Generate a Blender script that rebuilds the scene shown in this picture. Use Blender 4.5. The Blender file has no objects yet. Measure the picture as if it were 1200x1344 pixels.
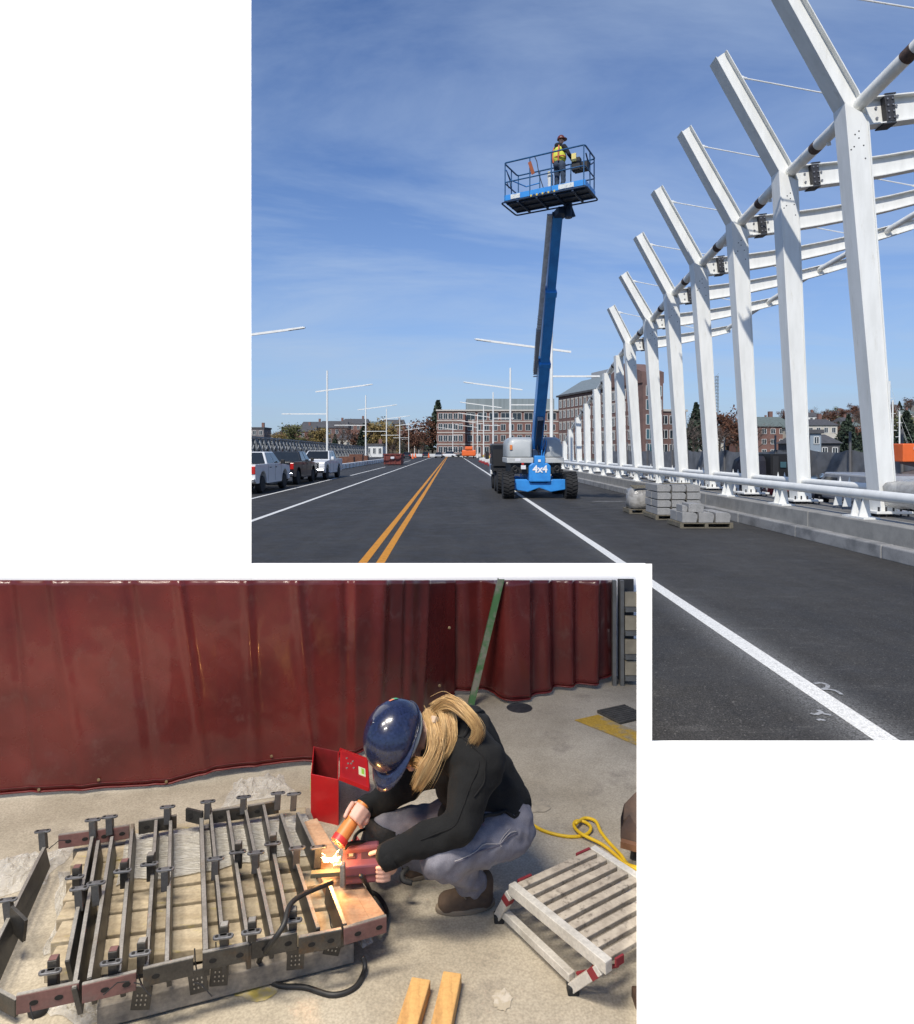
import bpy, bmesh, math, random
from mathutils import Vector, Matrix, Quaternion, noise
V = Vector
R = math.radians
rnd = random.Random(7)
scene = bpy.context.scene
COL = scene.collection

# ------------------------------------------------------------ camera
CX, CY, F, H = 593.0, 591.0, 850.0, 2.0      # principal point and focal length in 1200x1344 pixels, eye height in metres
cam_d = bpy.data.cameras.new('camera'); cam = bpy.data.objects.new('camera', cam_d); COL.objects.link(cam)
cam.location = (0, 0, H); cam.rotation_euler = (R(90), 0, 0)
cam_d.sensor_fit = 'HORIZONTAL'; cam_d.sensor_width = 36.0
cam_d.lens = F / 1200 * 36
cam_d.shift_x = (600 - CX) / 1200
cam_d.shift_y = (CY - 672) / 1200
cam_d.clip_start = 0.05; cam_d.clip_end = 6000
scene.camera = cam

# ------------------------------------------------------------ sky, sun, exposure
SUN_EL, SUN_AZ = 45.0, 20.0                   # light travels to the right by SUN_AZ from straight ahead
world = bpy.data.worlds.new('World'); scene.world = world; world.use_nodes = True
nt = world.node_tree; nt.nodes.clear()
def wn(t, **k):
    n = nt.nodes.new(t)
    for a, b in k.items(): setattr(n, a, b)
    return n
sky = wn('ShaderNodeTexSky', sky_type='NISHITA', sun_disc=False)
sky.sun_elevation = R(SUN_EL); sky.sun_rotation = R(180 + SUN_AZ)
sky.altitude = 50; sky.air_density = 1.0; sky.dust_density = 0.4; sky.ozone_density = 2.4
tc = wn('ShaderNodeTexCoord')
sep = wn('ShaderNodeSeparateXYZ'); nt.links.new(tc.outputs['Generated'], sep.inputs[0])
# clouds live on a flat layer overhead: direction / height
mx = wn('ShaderNodeMath', operation='MAXIMUM'); mx.inputs[1].default_value = 0.03; nt.links.new(sep.outputs['Z'], mx.inputs[0])
ad = wn('ShaderNodeMath', operation='ADD'); ad.inputs[1].default_value = 0.10; nt.links.new(mx.outputs[0], ad.inputs[0])
dx = wn('ShaderNodeMath', operation='DIVIDE'); nt.links.new(sep.outputs['X'], dx.inputs[0]); nt.links.new(ad.outputs[0], dx.inputs[1])
dy = wn('ShaderNodeMath', operation='DIVIDE'); nt.links.new(sep.outputs['Y'], dy.inputs[0]); nt.links.new(ad.outputs[0], dy.inputs[1])
cb = wn('ShaderNodeCombineXYZ'); nt.links.new(dx.outputs[0], cb.inputs[0]); nt.links.new(dy.outputs[0], cb.inputs[1])
mp = wn('ShaderNodeMapping'); mp.inputs['Rotation'].default_value = (0, 0, R(28)); mp.inputs['Scale'].default_value = (0.38, 0.95, 1)
mp.inputs['Location'].default_value = (0.35, 0.1, 0)
nt.links.new(cb.outputs[0], mp.inputs[0])
nz = wn('ShaderNodeTexNoise'); nz.inputs['Scale'].default_value = 1.0; nz.inputs['Detail'].default_value = 9; nz.inputs['Roughness'].default_value = 0.62
nz.inputs['Distortion'].default_value = 0.8
nt.links.new(mp.outputs[0], nz.inputs['Vector'])
cr = wn('ShaderNodeValToRGB'); cr.color_ramp.elements[0].position = 0.42; cr.color_ramp.elements[1].position = 0.84
nt.links.new(nz.outputs['Fac'], cr.inputs[0])
mulc = wn('ShaderNodeMath', operation='MULTIPLY'); mulc.inputs[1].default_value = 0.8; nt.links.new(cr.outputs[0], mulc.inputs[0])
tint = wn('ShaderNodeMix', data_type='RGBA', blend_type='MULTIPLY'); tint.inputs['Factor'].default_value = 1
nt.links.new(sky.outputs[0], tint.inputs['A']); tint.inputs['B'].default_value = (0.78, 0.97, 1.30, 1)
mixc = wn('ShaderNodeMix', data_type='RGBA')
nt.links.new(mulc.outputs[0], mixc.inputs['Factor']); nt.links.new(tint.outputs['Result'], mixc.inputs['A'])
mixc.inputs['B'].default_value = (5.0, 6.2, 8.0, 1)
hz = wn('ShaderNodeMapRange'); hz.inputs[1].default_value = 0.0; hz.inputs[2].default_value = 0.52; hz.inputs[3].default_value = 1.0; hz.inputs[4].default_value = 0.0
nt.links.new(sep.outputs['Z'], hz.inputs[0])
hp = wn('ShaderNodeMath', operation='POWER'); hp.inputs[1].default_value = 1.7; nt.links.new(hz.outputs[0], hp.inputs[0])
hm = wn('ShaderNodeMath', operation='MULTIPLY'); hm.inputs[1].default_value = 0.8; nt.links.new(hp.outputs[0], hm.inputs[0])
mixh = wn('ShaderNodeMix', data_type='RGBA'); nt.links.new(hm.outputs[0], mixh.inputs['Factor']); nt.links.new(mixc.outputs['Result'], mixh.inputs['A'])
mixh.inputs['B'].default_value = (3.35, 4.35, 5.8, 1)
bg = wn('ShaderNodeBackground'); bg.inputs['Strength'].default_value = 0.108
out = wn('ShaderNodeOutputWorld')
nt.links.new(mixh.outputs['Result'], bg.inputs[0]); nt.links.new(bg.outputs[0], out.inputs[0])

sun_d = bpy.data.lights.new('sun', 'SUN'); sun_d.energy = 4.2; sun_d.angle = R(0.6); sun_d.color = (1.0, 0.95, 0.87)
sun = bpy.data.objects.new('sun', sun_d); COL.objects.link(sun)
sdir = V((math.sin(R(SUN_AZ)) * math.cos(R(SUN_EL)), math.cos(R(SUN_AZ)) * math.cos(R(SUN_EL)), -math.sin(R(SUN_EL))))
sun.rotation_euler = sdir.to_track_quat('-Z', 'Y').to_euler()
sun.location = (-20, -30, 40)
# shop lamps: warm rectangles under the added shade roof behind and above the camera
SHOP_LAMPS = [(-2.9, .9), (-1.5, 1.2), (-.80, 1.2), (-2.2, -.9)]
for lx, ly in SHOP_LAMPS:
    al = bpy.data.lights.new('shop_lamp', 'AREA'); al.shape = 'RECTANGLE'; al.size = 1.0; al.size_y = .5; al.energy = 108; al.color = (1.0, .92, .80); al.spread = R(150)
    ao = bpy.data.objects.new('shop_lamp', al); COL.objects.link(ao); ao.location = (lx, ly, 4.72)
scene.view_settings.view_transform = 'Standard'; scene.view_settings.look = 'None'
scene.view_settings.exposure = 0.0; scene.view_settings.gamma = 1.0; scene.view_settings.use_curve_mapping = False
scene.render.engine = 'CYCLES'
scene.cycles.max_bounces = 6

# ------------------------------------------------------------ helpers
def at(u, v, Y):
    return V(((u - CX) * Y / F, Y, H - (v - CY) * Y / F))
def fl(u, v, z=0.0):
    k = (H - z) / (v - CY)
    return V((k * (u - CX), k * F, z))
def lin(c):
    if isinstance(c, str):
        c = c.lstrip('#'); c = [int(c[i:i + 2], 16) / 255 for i in (0, 2, 4)]
        return tuple(x / 12.92 if x <= .04045 else ((x + .055) / 1.055) ** 2.4 for x in c)
    return tuple(c)

MATS = {}
def mat(name, col, rough=.6, metal=0.0, var=.12, scale=6, bump=0.0, bscale=80, col2=None, lo=.4, hi=.65, stretch=None, coat=0, trans=0, ior=1.45, fine=0.0, fscale=300, sheen=0, col3=None, scale3=2.0, lo3=.55, hi3=.7):
    if name in MATS: return MATS[name]
    m = bpy.data.materials.new(name); m.use_nodes = True; MATS[name] = m
    t = m.node_tree; b = t.nodes['Principled BSDF']
    c = lin(col)
    c2 = lin(col2) if col2 else tuple(x * (1 - var) for x in c)
    co = t.nodes.new('ShaderNodeTexCoord'); vec = co.outputs['Object']
    if stretch:
        mpn = t.nodes.new('ShaderNodeMapping'); mpn.inputs['Scale'].default_value = stretch
        t.links.new(vec, mpn.inputs[0]); vec = mpn.outputs[0]
    n = t.nodes.new('ShaderNodeTexNoise'); n.inputs['Scale'].default_value = scale; n.inputs['Detail'].default_value = 6; n.inputs['Roughness'].default_value = .6
    t.links.new(vec, n.inputs['Vector'])
    mr = t.nodes.new('ShaderNodeMapRange'); mr.inputs[1].default_value = lo; mr.inputs[2].default_value = hi
    t.links.new(n.outputs['Fac'], mr.inputs[0])
    mi = t.nodes.new('ShaderNodeMix'); mi.data_type = 'RGBA'
    mi.inputs['A'].default_value = (*c, 1); mi.inputs['B'].default_value = (*c2, 1)
    t.links.new(mr.outputs[0], mi.inputs['Factor'])
    last = mi.outputs['Result']
    if col3:
        n3 = t.nodes.new('ShaderNodeTexNoise'); n3.inputs['Scale'].default_value = scale3; n3.inputs['Detail'].default_value = 8; n3.inputs['Roughness'].default_value = .68
        t.links.new(vec, n3.inputs['Vector'])
        m3 = t.nodes.new('ShaderNodeMapRange'); m3.inputs[1].default_value = lo3; m3.inputs[2].default_value = hi3
        t.links.new(n3.outputs['Fac'], m3.inputs[0])
        i3 = t.nodes.new('ShaderNodeMix'); i3.data_type = 'RGBA'
        t.links.new(m3.outputs[0], i3.inputs['Factor']); t.links.new(last, i3.inputs['A']); i3.inputs['B'].default_value = (*lin(col3), 1)
        last = i3.outputs['Result']
    if fine:
        nf = t.nodes.new('ShaderNodeTexNoise'); nf.inputs['Scale'].default_value = fscale; nf.inputs['Detail'].default_value = 3
        t.links.new(co.outputs['Object'], nf.inputs['Vector'])
        mf = t.nodes.new('ShaderNodeMapRange'); mf.inputs[1].default_value = .3; mf.inputs[2].default_value = .7
        mf.inputs[3].default_value = 1 - fine; mf.inputs[4].default_value = 1 + fine
        t.links.new(nf.outputs['Fac'], mf.inputs[0])
        mm = t.nodes.new('ShaderNodeMix'); mm.data_type = 'RGBA'; mm.blend_type = 'MULTIPLY'; mm.inputs['Factor'].default_value = 1
        t.links.new(last, mm.inputs['A']); t.links.new(mf.outputs[0], mm.inputs['B'])
        last = mm.outputs['Result']
    t.links.new(last, b.inputs['Base Color'])
    rr = t.nodes.new('ShaderNodeMapRange'); rr.inputs[3].default_value = max(.02, rough - .06); rr.inputs[4].default_value = min(1, rough + .08)
    t.links.new(n.outputs['Fac'], rr.inputs[0]); t.links.new(rr.outputs[0], b.inputs['Roughness'])
    b.inputs['Metallic'].default_value = metal
    b.inputs['Coat Weight'].default_value = coat
    b.inputs['Transmission Weight'].default_value = trans
    b.inputs['IOR'].default_value = ior
    if sheen: b.inputs['Sheen Weight'].default_value = sheen
    if bump:
        nb = t.nodes.new('ShaderNodeTexNoise'); nb.inputs['Scale'].default_value = bscale; nb.inputs['Detail'].default_value = 5
        t.links.new(vec if stretch else co.outputs['Object'], nb.inputs['Vector'])
        bp = t.nodes.new('ShaderNodeBump'); bp.inputs['Strength'].default_value = bump; bp.inputs['Distance'].default_value = .02
        t.links.new(nb.outputs['Fac'], bp.inputs['Height']); t.links.new(bp.outputs[0], b.inputs['Normal'])
    return m
def emis(name, col, s):
    if name in MATS: return MATS[name]
    m = bpy.data.materials.new(name); m.use_nodes = True; MATS[name] = m
    b = m.node_tree.nodes['Principled BSDF']; b.inputs['Base Color'].default_value = (*lin(col), 1)
    b.inputs['Emission Color'].default_value = (*lin(col), 1); b.inputs['Emission Strength'].default_value = s
    return m

def wmat(o):
    m = o.matrix_basis.copy() if False else Matrix.LocRotScale(o.location, o.rotation_euler, o.scale)
    return wmat(o.parent) @ m if o.parent else m
def tag(o, label=None, cat=None, group=None, kind=None):
    if label: o['label'] = label
    if cat: o['category'] = cat
    if group: o['group'] = group
    if kind: o['kind'] = kind
    elif label and 'kind' not in o: o['kind'] = 'thing'
    return o
def thing(name, label, cat, loc=(0, 0, 0), rz=0.0, group=None):
    o = bpy.data.objects.new(name, None); COL.objects.link(o); o.empty_display_size = .2
    o.location = loc; o.rotation_euler = (0, 0, rz)
    return tag(o, label, cat, group)
def kids(o): return [c for c in bpy.data.objects if c.parent == o]
def copy_tree(o, parent=None):
    c = o.copy(); COL.objects.link(c); c.parent = parent
    for ch in kids(o): copy_tree(ch, c)
    return c

class MB:
    def __init__(s): s.v = []; s.f = []
    def add(s, vs, fs):
        b = len(s.v); s.v += [V(p) for p in vs]; s.f += [tuple(b + i for i in f) for f in fs]; return s
    def box(s, c, size, M=None):
        c = V(c); x, y, z = (a / 2 for a in size)
        p = [V((i * x, j * y, k * z)) for k in (-1, 1) for j in (-1, 1) for i in (-1, 1)]
        if M is not None: p = [M @ q for q in p]
        return s.add([c + q for q in p], [(0, 2, 3, 1), (4, 5, 7, 6), (0, 1, 5, 4), (2, 6, 7, 3), (0, 4, 6, 2), (1, 3, 7, 5)])
    def lohi(s, a, b):
        a = V(a); b = V(b); return s.box((a + b) / 2, b - a)
    def bar(s, p, q, w, h, up=(0, 0, 1), w2=None, h2=None):
        p = V(p); q = V(q); d = (q - p).normalized(); u = V(up); x = d.cross(u)
        if x.length < 1e-4: x = d.cross(V((0, 1, 0)))
        x.normalize(); u = x.cross(d).normalized()
        w2 = w if w2 is None else w2; h2 = h if h2 is None else h2
        vs = [p + x * (i * w / 2) + u * (j * h / 2) for i, j in ((-1, -1), (1, -1), (1, 1), (-1, 1))] + \
             [q + x * (i * w2 / 2) + u * (j * h2 / 2) for i, j in ((-1, -1), (1, -1), (1, 1), (-1, 1))]
        return s.add(vs, [(0, 1, 2, 3), (7, 6, 5, 4), (0, 4, 5, 1), (1, 5, 6, 2), (2, 6, 7, 3), (3, 7, 4, 0)])
    def tube(s, pts, r, n=10, cap=True):
        pts = [V(p) for p in pts]; m = len(pts)
        rs = r if isinstance(r, (list, tuple)) else [r] * m
        d0 = (pts[1] - pts[0]).normalized(); a = d0.orthogonal().normalized(); vs = []; pd = d0
        for i in range(m):
            d = (pts[min(i + 1, m - 1)] - pts[max(i - 1, 0)])
            d = d.normalized() if d.length > 1e-9 else pd
            a = (pd.rotation_difference(d) @ a); a = (a - d * a.dot(d)).normalized(); b = d.cross(a); pd = d
            for k in range(n):
                t = 2 * math.pi * k / n; vs.append(pts[i] + (a * math.cos(t) + b * math.sin(t)) * rs[i])
        fs = [(i * n + k, i * n + (k + 1) % n, (i + 1) * n + (k + 1) % n, (i + 1) * n + k) for i in range(m - 1) for k in range(n)]
        if cap: fs += [tuple(range(n - 1, -1, -1)), tuple((m - 1) * n + k for k in range(n))]
        return s.add(vs, fs)
    def prism(s, poly, off):
        n = len(poly); off = V(off); poly = [V(p) for p in poly]
        return s.add(poly + [p + off for p in poly],
                     [tuple(range(n - 1, -1, -1)), tuple(range(n, 2 * n))] + [(i, (i + 1) % n, n + (i + 1) % n, n + i) for i in range(n)])
    def loft(s, rings, cap=True):
        n = len(rings[0]); vs = [p for r in rings for p in r]; m = len(rings)
        fs = [(i * n + k, i * n + (k + 1) % n, (i + 1) * n + (k + 1) % n, (i + 1) * n + k) for i in range(m - 1) for k in range(n)]
        if cap: fs += [tuple(range(n - 1, -1, -1)), tuple((m - 1) * n + k for k in range(n))]
        return s.add(vs, fs)
    def quad(s, a, b, c, d): return s.add([a, b, c, d], [(0, 1, 2, 3)])
    def ell(s, c, r, M=None, nu=16, nv=10, t0=0.0, t1=math.pi):
        c = V(c); r = V(r) if not isinstance(r, (int, float)) else V((r, r, r)); vs = []
        for i in range(nv + 1):
            t = t0 + (t1 - t0) * i / nv
            for k in range(nu):
                a = 2 * math.pi * k / nu
                p = V((r.x * math.sin(t) * math.cos(a), r.y * math.sin(t) * math.sin(a), r.z * math.cos(t)))
                vs.append(c + (M @ p if M is not None else p))
        fs = [(i * nu + k, (i + 1) * nu + k, (i + 1) * nu + (k + 1) % nu, i * nu + (k + 1) % nu) for i in range(nv) for k in range(nu)]
        return s.add(vs, fs)
    def lathe(s, prof, c, axis=(0, 0, 1), n=20):
        ax = V(axis).normalized(); c = V(c)
        return s.tube_prof([c + ax * z for r, z in prof], [max(r, 1e-4) for r, z in prof], ax, n)
    def tube_prof(s, pts, rs, d, n):
        a = d.orthogonal().normalized(); b = d.cross(a); vs = []
        for p, r in zip(pts, rs):
            for k in range(n):
                t = 2 * math.pi * k / n; vs.append(p + (a * math.cos(t) + b * math.sin(t)) * r)
        m = len(pts)
        fs = [(i * n + k, i * n + (k + 1) % n, (i + 1) * n + (k + 1) % n, (i + 1) * n + k) for i in range(m - 1) for k in range(n)]
        fs += [tuple(range(n - 1, -1, -1)), tuple((m - 1) * n + k for k in range(n))]
        return s.add(vs, fs)
    def capsule(s, p, q, r1, r2, n=14):
        p = V(p); q = V(q); d = q - p
        if d.length < 1e-5: return s.ell(p, r1)
        L = d.length; d.normalize(); pts = []; rs = []
        for i in range(7):
            t = math.pi / 2 * i / 6; pts.append(p - d * r1 * math.cos(t)); rs.append(max(1e-4, r1 * math.sin(t)))
        for i in range(7):
            t = math.pi / 2 * i / 6; pts.append(q + d * r2 * math.sin(t)); rs.append(max(1e-4, r2 * math.cos(t)))
        return s.tube_prof(pts, rs, d, n)
    def mesh(s, name, M=None):
        me = bpy.data.meshes.new(name)
        me.from_pydata([tuple(M @ p) if M is not None else tuple(p) for p in s.v], [], s.f); me.validate()
        bm = bmesh.new(); bm.from_mesh(me); bmesh.ops.recalc_face_normals(bm, faces=bm.faces); bm.to_mesh(me); bm.free()
        return me
    def build(s, name, material, parent=None, smooth=False, bevel=0, seg=2, label=None, kind=None):
        M = wmat(parent).inverted() if parent is not None else None
        me = s.mesh(name, M)
        o = bpy.data.objects.new(name, me); COL.objects.link(o); o.parent = parent
        for mm in (material if isinstance(material, list) else [material]): me.materials.append(mm)
        if smooth:
            for p in me.polygons: p.use_smooth = True
            if smooth != 'all': me.set_sharp_from_angle(angle=R(35))
        if bevel:
            b = o.modifiers.new('bevel', 'BEVEL'); b.width = bevel; b.segments = seg; b.limit_method = 'ANGLE'; b.angle_limit = R(40)
        if label: o['label'] = label
        if kind: o['kind'] = kind
        return o
def single(mb, name, material, label, cat, group=None, **k):
    """a thing that is one mesh, with its origin at its own base"""
    lo = V((min(p.x for p in mb.v), min(p.y for p in mb.v), min(p.z for p in mb.v))); hi = V((max(p.x for p in mb.v), max(p.y for p in mb.v), max(p.z for p in mb.v)))
    c = V(((lo.x + hi.x) / 2, (lo.y + hi.y) / 2, lo.z)); mb.v = [p - c for p in mb.v]
    o = mb.build(name, material, None, **k); o.location = c
    return tag(o, label, cat, group)
def struct(mb, name, material, **k):
    o = mb.build(name, material, None, **k); o['kind'] = 'structure'; return o
def blob(name, mb, material, parent, voxel=.012, smooth=6, disp=0, dscale=.1, seed=0, wr=None):
    """one continuous skin wrapped round overlapping volumes"""
    o = mb.build(name, material, None)
    r = o.modifiers.new('r', 'REMESH'); r.mode = 'VOXEL'; r.voxel_size = voxel
    if smooth:
        sm = o.modifiers.new('s', 'SMOOTH'); sm.iterations = smooth; sm.factor = .5
    dg = bpy.context.evaluated_depsgraph_get(); dg.update()
    me = bpy.data.meshes.new_from_object(o.evaluated_get(dg)); me.name = name
    bpy.data.objects.remove(o)
    if disp:
        me.update(); ns = [v.normal.copy() for v in me.vertices]
        for v, nn in zip(me.vertices, ns):
            p = v.co / dscale + V((seed, seed * 2.3, 0))
            f = noise.noise(p) + .5 * noise.noise(p * 2.1)
            if wr: f += wr(v.co)
            v.co += nn * disp * f
    M = wmat(parent).inverted(); me.transform(M)
    for p in me.polygons: p.use_smooth = True
    if not me.materials: me.materials.append(material)
    oo = bpy.data.objects.new(name, me); COL.objects.link(oo); oo.parent = parent
    return oo
def text_mesh(s, size, loc, rot, extrude=.004, bold=0):
    cu = bpy.data.curves.new('lettering', 'FONT'); cu.body = s; cu.size = size; cu.extrude = extrude; cu.align_x = 'CENTER'; cu.align_y = 'CENTER'; cu.offset = bold
    cu.resolution_u = 3
    o = bpy.data.objects.new('lettering', cu); COL.objects.link(o); dg = bpy.context.evaluated_depsgraph_get(); dg.update()
    me = bpy.data.meshes.new_from_object(o.evaluated_get(dg)); bpy.data.objects.remove(o)
    M = Matrix.LocRotScale(V(loc), rot, V((1, 1, 1)))
    return me, M
def lettering(name, s, size, loc, rot, material, parent, extrude=.004, bold=0):
    me, M = text_mesh(s, size, loc, rot, extrude, bold)
    me.transform(wmat(parent).inverted() @ M); me.materials.clear(); me.materials.append(material)
    o = bpy.data.objects.new(name, me); COL.objects.link(o); o.parent = parent
    return o
from mathutils.bvhtree import BVHTree
def surf_tube(o, pts, r, m, name='seam', lift=.001, n=8, flat=1):
    """a thin tube laid along the surface of a mesh object, through points near it"""
    me = o.data; W = wmat(o); bv = BVHTree.FromPolygons([W @ v.co for v in me.vertices], [tuple(p.vertices) for p in me.polygons])
    P = [V(p) for p in pts]; Q = []
    for i in range(len(P) - 1):
        for k in range(n):
            hit = bv.find_nearest(P[i].lerp(P[i + 1], k / n)); Q.append(hit[0] + hit[1] * lift)
    hit = bv.find_nearest(P[-1]); Q.append(hit[0] + hit[1] * lift)
    for _ in range(2): Q = [Q[0]] + [(Q[i - 1] + Q[i] * 2 + Q[i + 1]) / 4 for i in range(1, len(Q) - 1)] + [Q[-1]]
    s = MB(); s.tube(Q, r, 6); return s.build(name, m, o, smooth='all')
def frame_from(z, x):
    z = V(z).normalized(); x = V(x); x = (x - z * x.dot(z)).normalized(); y = z.cross(x)
    return Matrix((x, y, z)).transposed()
# ------------------------------------------------------------ materials of the setting
def asphalt_material():
    m = bpy.data.materials.new('asphalt'); m.use_nodes = True; t = m.node_tree; b = t.nodes['Principled BSDF']; L = t.links.new
    co = t.nodes.new('ShaderNodeTexCoord').outputs['Object']
    def noi(scale, det, vec=co, rough=.6):
        n = t.nodes.new('ShaderNodeTexNoise'); n.inputs['Scale'].default_value = scale; n.inputs['Detail'].default_value = det; n.inputs['Roughness'].default_value = rough
        L(vec, n.inputs['Vector']); return n.outputs['Fac']
    def rng(x, a, bb, c, d):
        n = t.nodes.new('ShaderNodeMapRange'); n.inputs[1].default_value = a; n.inputs[2].default_value = bb; n.inputs[3].default_value = c; n.inputs[4].default_value = d
        L(x, n.inputs[0]); return n.outputs[0]
    def mth(op, a, bb):
        n = t.nodes.new('ShaderNodeMath'); n.operation = op
        for i, x in enumerate((a, bb)):
            if isinstance(x, (int, float)): n.inputs[i].default_value = x
            else: L(x, n.inputs[i])
        return n.outputs[0]
    def mix(f, a, bb):
        n = t.nodes.new('ShaderNodeMix'); n.data_type = 'RGBA'; L(f, n.inputs['Factor'])
        for k, x in (('A', a), ('B', bb)):
            if isinstance(x, tuple): n.inputs[k].default_value = (*x, 1)
            else: L(x, n.inputs[k])
        return n.outputs['Result']
    mp = t.nodes.new('ShaderNodeMapping'); mp.inputs['Scale'].default_value = (1.6, .12, 1); L(co, mp.inputs[0])
    mp2 = t.nodes.new('ShaderNodeMapping'); mp2.inputs['Scale'].default_value = (.5, 2.6, 1); mp2.inputs['Rotation'].default_value = (0, 0, .5); L(co, mp2.inputs[0])
    base = mix(rng(noi(1.1, 6, mp.outputs[0]), .35, .68, 0, 1), (.026, .0238, .0212), (.043, .040, .0355))
    base = mix(rng(noi(.35, 5), .45, .7, 0, .6), base, (.060, .056, .050))
    # pale scuffs dragged over the new surface
    base = mix(rng(noi(1.3, 9, mp2.outputs[0], .75), .58, .72, 0, .5), base, (.15, .142, .13))
    spk = noi(85, 2, co, .8)
    base = mix(rng(spk, .54, .68, 0, .75), base, (.115, .112, .105))
    base = mix(rng(noi(60, 2), .70, .76, 0, .8), base, (.22, .21, .19))
    base = mix(rng(spk, .34, .46, .8, 0), base, (.010, .010, .010))
    vo = t.nodes.new('ShaderNodeTexVoronoi'); vo.inputs['Scale'].default_value = 95; L(co, vo.inputs['Vector'])
    sv = t.nodes.new('ShaderNodeSeparateColor'); L(vo.outputs['Color'], sv.inputs[0])
    gm = t.nodes.new('ShaderNodeMix'); gm.data_type = 'RGBA'; gm.blend_type = 'MULTIPLY'; gm.inputs['Factor'].default_value = 1
    L(base, gm.inputs['A']); L(rng(sv.outputs[0], 0, 1, .55, 1.40), gm.inputs['B']); base = gm.outputs['Result']
    base = mix(rng(sv.outputs[1], .985, .99, 0, .6), base, (.19, .18, .165))
    # paint dust blown beside the edge line
    sp = t.nodes.new('ShaderNodeSeparateXYZ'); L(co, sp.inputs[0])
    d = mth('ABSOLUTE', mth('SUBTRACT', sp.outputs['X'], 2.98), 0)
    near = rng(d, .05, .55, 1, 0); near = mth('POWER', near, 2.2)
    yy = rng(sp.outputs['Y'], 6.5, 9.5, 1, .25)
    near = mth('MULTIPLY', mth('MULTIPLY', near, yy), mth('MULTIPLY', rng(sv.outputs[2], .1, .9, .15, 1.0), .62))
    base = mix(near, base, (.36, .36, .35))
    L(base, b.inputs['Base Color'])
    L(rng(noi(2, 4), .3, .7, .62, .85), b.inputs['Roughness'])
    b.inputs['Specular IOR Level'].default_value = .35
    bp = t.nodes.new('ShaderNodeBump'); bp.inputs['Strength'].default_value = .55; bp.inputs['Distance'].default_value = .006
    L(noi(150, 3), bp.inputs['Height']); L(bp.outputs[0], b.inputs['Normal'])
    return m
M_asph = asphalt_material()
M_paint = mat('road_paint', (.70, .69, .645), .7, col2=(.46, .455, .43), scale=22, lo=.52, hi=.74, fine=.3, fscale=90)
M_yel = mat('road_paint_yellow', (.60, .245, .014), .7, col2=(.36, .14, .012), scale=9, lo=.5, hi=.75, fine=.25, fscale=160)
M_conc = mat('concrete', (.30, .29, .265), .85, col2=(.22, .215, .20), scale=3, bump=.15, bscale=60, fine=.12, fscale=120, col3=(.15, .145, .135), scale3=1.3, lo3=.6, hi3=.78)
M_kerb = mat('kerb_granite', (.30, .295, .285), .8, col2=(.17, .17, .168), scale=2.2, lo=.42, hi=.66, fine=.25, fscale=90)
M_wall = mat('white_wall', (.96, .96, .955), .9, var=.012, scale=2.0)
M_white = mat('white_steel', (.76, .76, .725), .42, col2=(.68, .68, .645), scale=1.4, col3=(.56, .54, .47), scale3=1.6, lo3=.60, hi3=.78, stretch=(3, 3, .6))
M_dark = mat('black_rubber', (.022, .022, .023), .75, var=.3, scale=20)
M_bolt = mat('dark_steel', (.055, .055, .06), .55, .3, var=.4, scale=30)
M_rust = mat('primer_ring', (.055, .036, .030), .7, col2=(.10, .06, .045), scale=14)
M_soil = mat('ground_soil', (.10, .09, .07), .95, col2=(.06, .065, .035), scale=.08)
M_deck = mat('deck_concrete', (.16, .155, .145), .9, col2=(.09, .088, .083), scale=1.1, fine=.15)

# ------------------------------------------------------------ ground and road
g = MB(); g.quad((-3000, -300, -.09), (3000, -300, -.09), (3000, 4000, -.09), (-3000, 4000, -.09)); struct(g, 'ground', M_soil)
g = MB(); g.quad((-34, -15, 0), (7.95, -15, 0), (7.95, 330, 0), (-34, 330, 0)); struct(g, 'road', M_asph)
g = MB(); g.quad((10.9, -15, -.02), (40, -15, -.02), (40, 140, -.02), (10.9, 140, -.02)); struct(g, 'construction_yard', M_deck)
def strip(x, w, y0, y1, m, z=.004, name='lane_line', x1=None):
    s = MB(); x1 = x if x1 is None else x1; n = max(2, int((y1 - y0) / 1.5)); n = min(n, 60)
    vs = []; fs = []
    for i in range(n + 1):
        t = i / n; y = y0 + (y1 - y0) * t; xx = x + (x1 - x) * t
        vs += [(xx - w / 2 + rnd.uniform(-.006, .006), y, z), (xx + w / 2 + rnd.uniform(-.006, .006), y, z)]
    for i in range(n): fs.append((2 * i, 2 * i + 1, 2 * i + 3, 2 * i + 2))
    s.add(vs, fs); return struct(s, name, m)
strip(2.99, .175, 1.2, 60, M_paint, x1=3.12); strip(3.12, .175, 60, 190, M_paint, x1=3.1)
strip(-1.58, .15, 3, 250, M_yel); strip(-1.27, .15, 3, 250, M_yel)
strip(-5.66, .16, 10, 150, M_paint); strip(-5.66, .16, 150, 235, M_paint, x1=-4.9)
strip(-8.27, .16, 10, 46.5, M_paint); strip(-8.0, .16, 51, 78, M_paint); strip(-8.0, .16, 96, 125, M_paint)
s = MB(); s.quad((5.5, 25.2, .004), (7.2, 25.2, .004), (7.2, 25.42, .004), (5.5, 25.42, .004)); struct(s, 'stop_line', mat('worn_paint', (.30, .30, .29), .8, col2=(.07, .07, .07), scale=6, lo=.4, hi=.6))
s = MB(); s.quad((-9, 82, .004), (3, 82, .004), (3, 82.4, .004), (-9, 82.4, .004)); struct(s, 'stop_line', MATS['worn_paint'])
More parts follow.
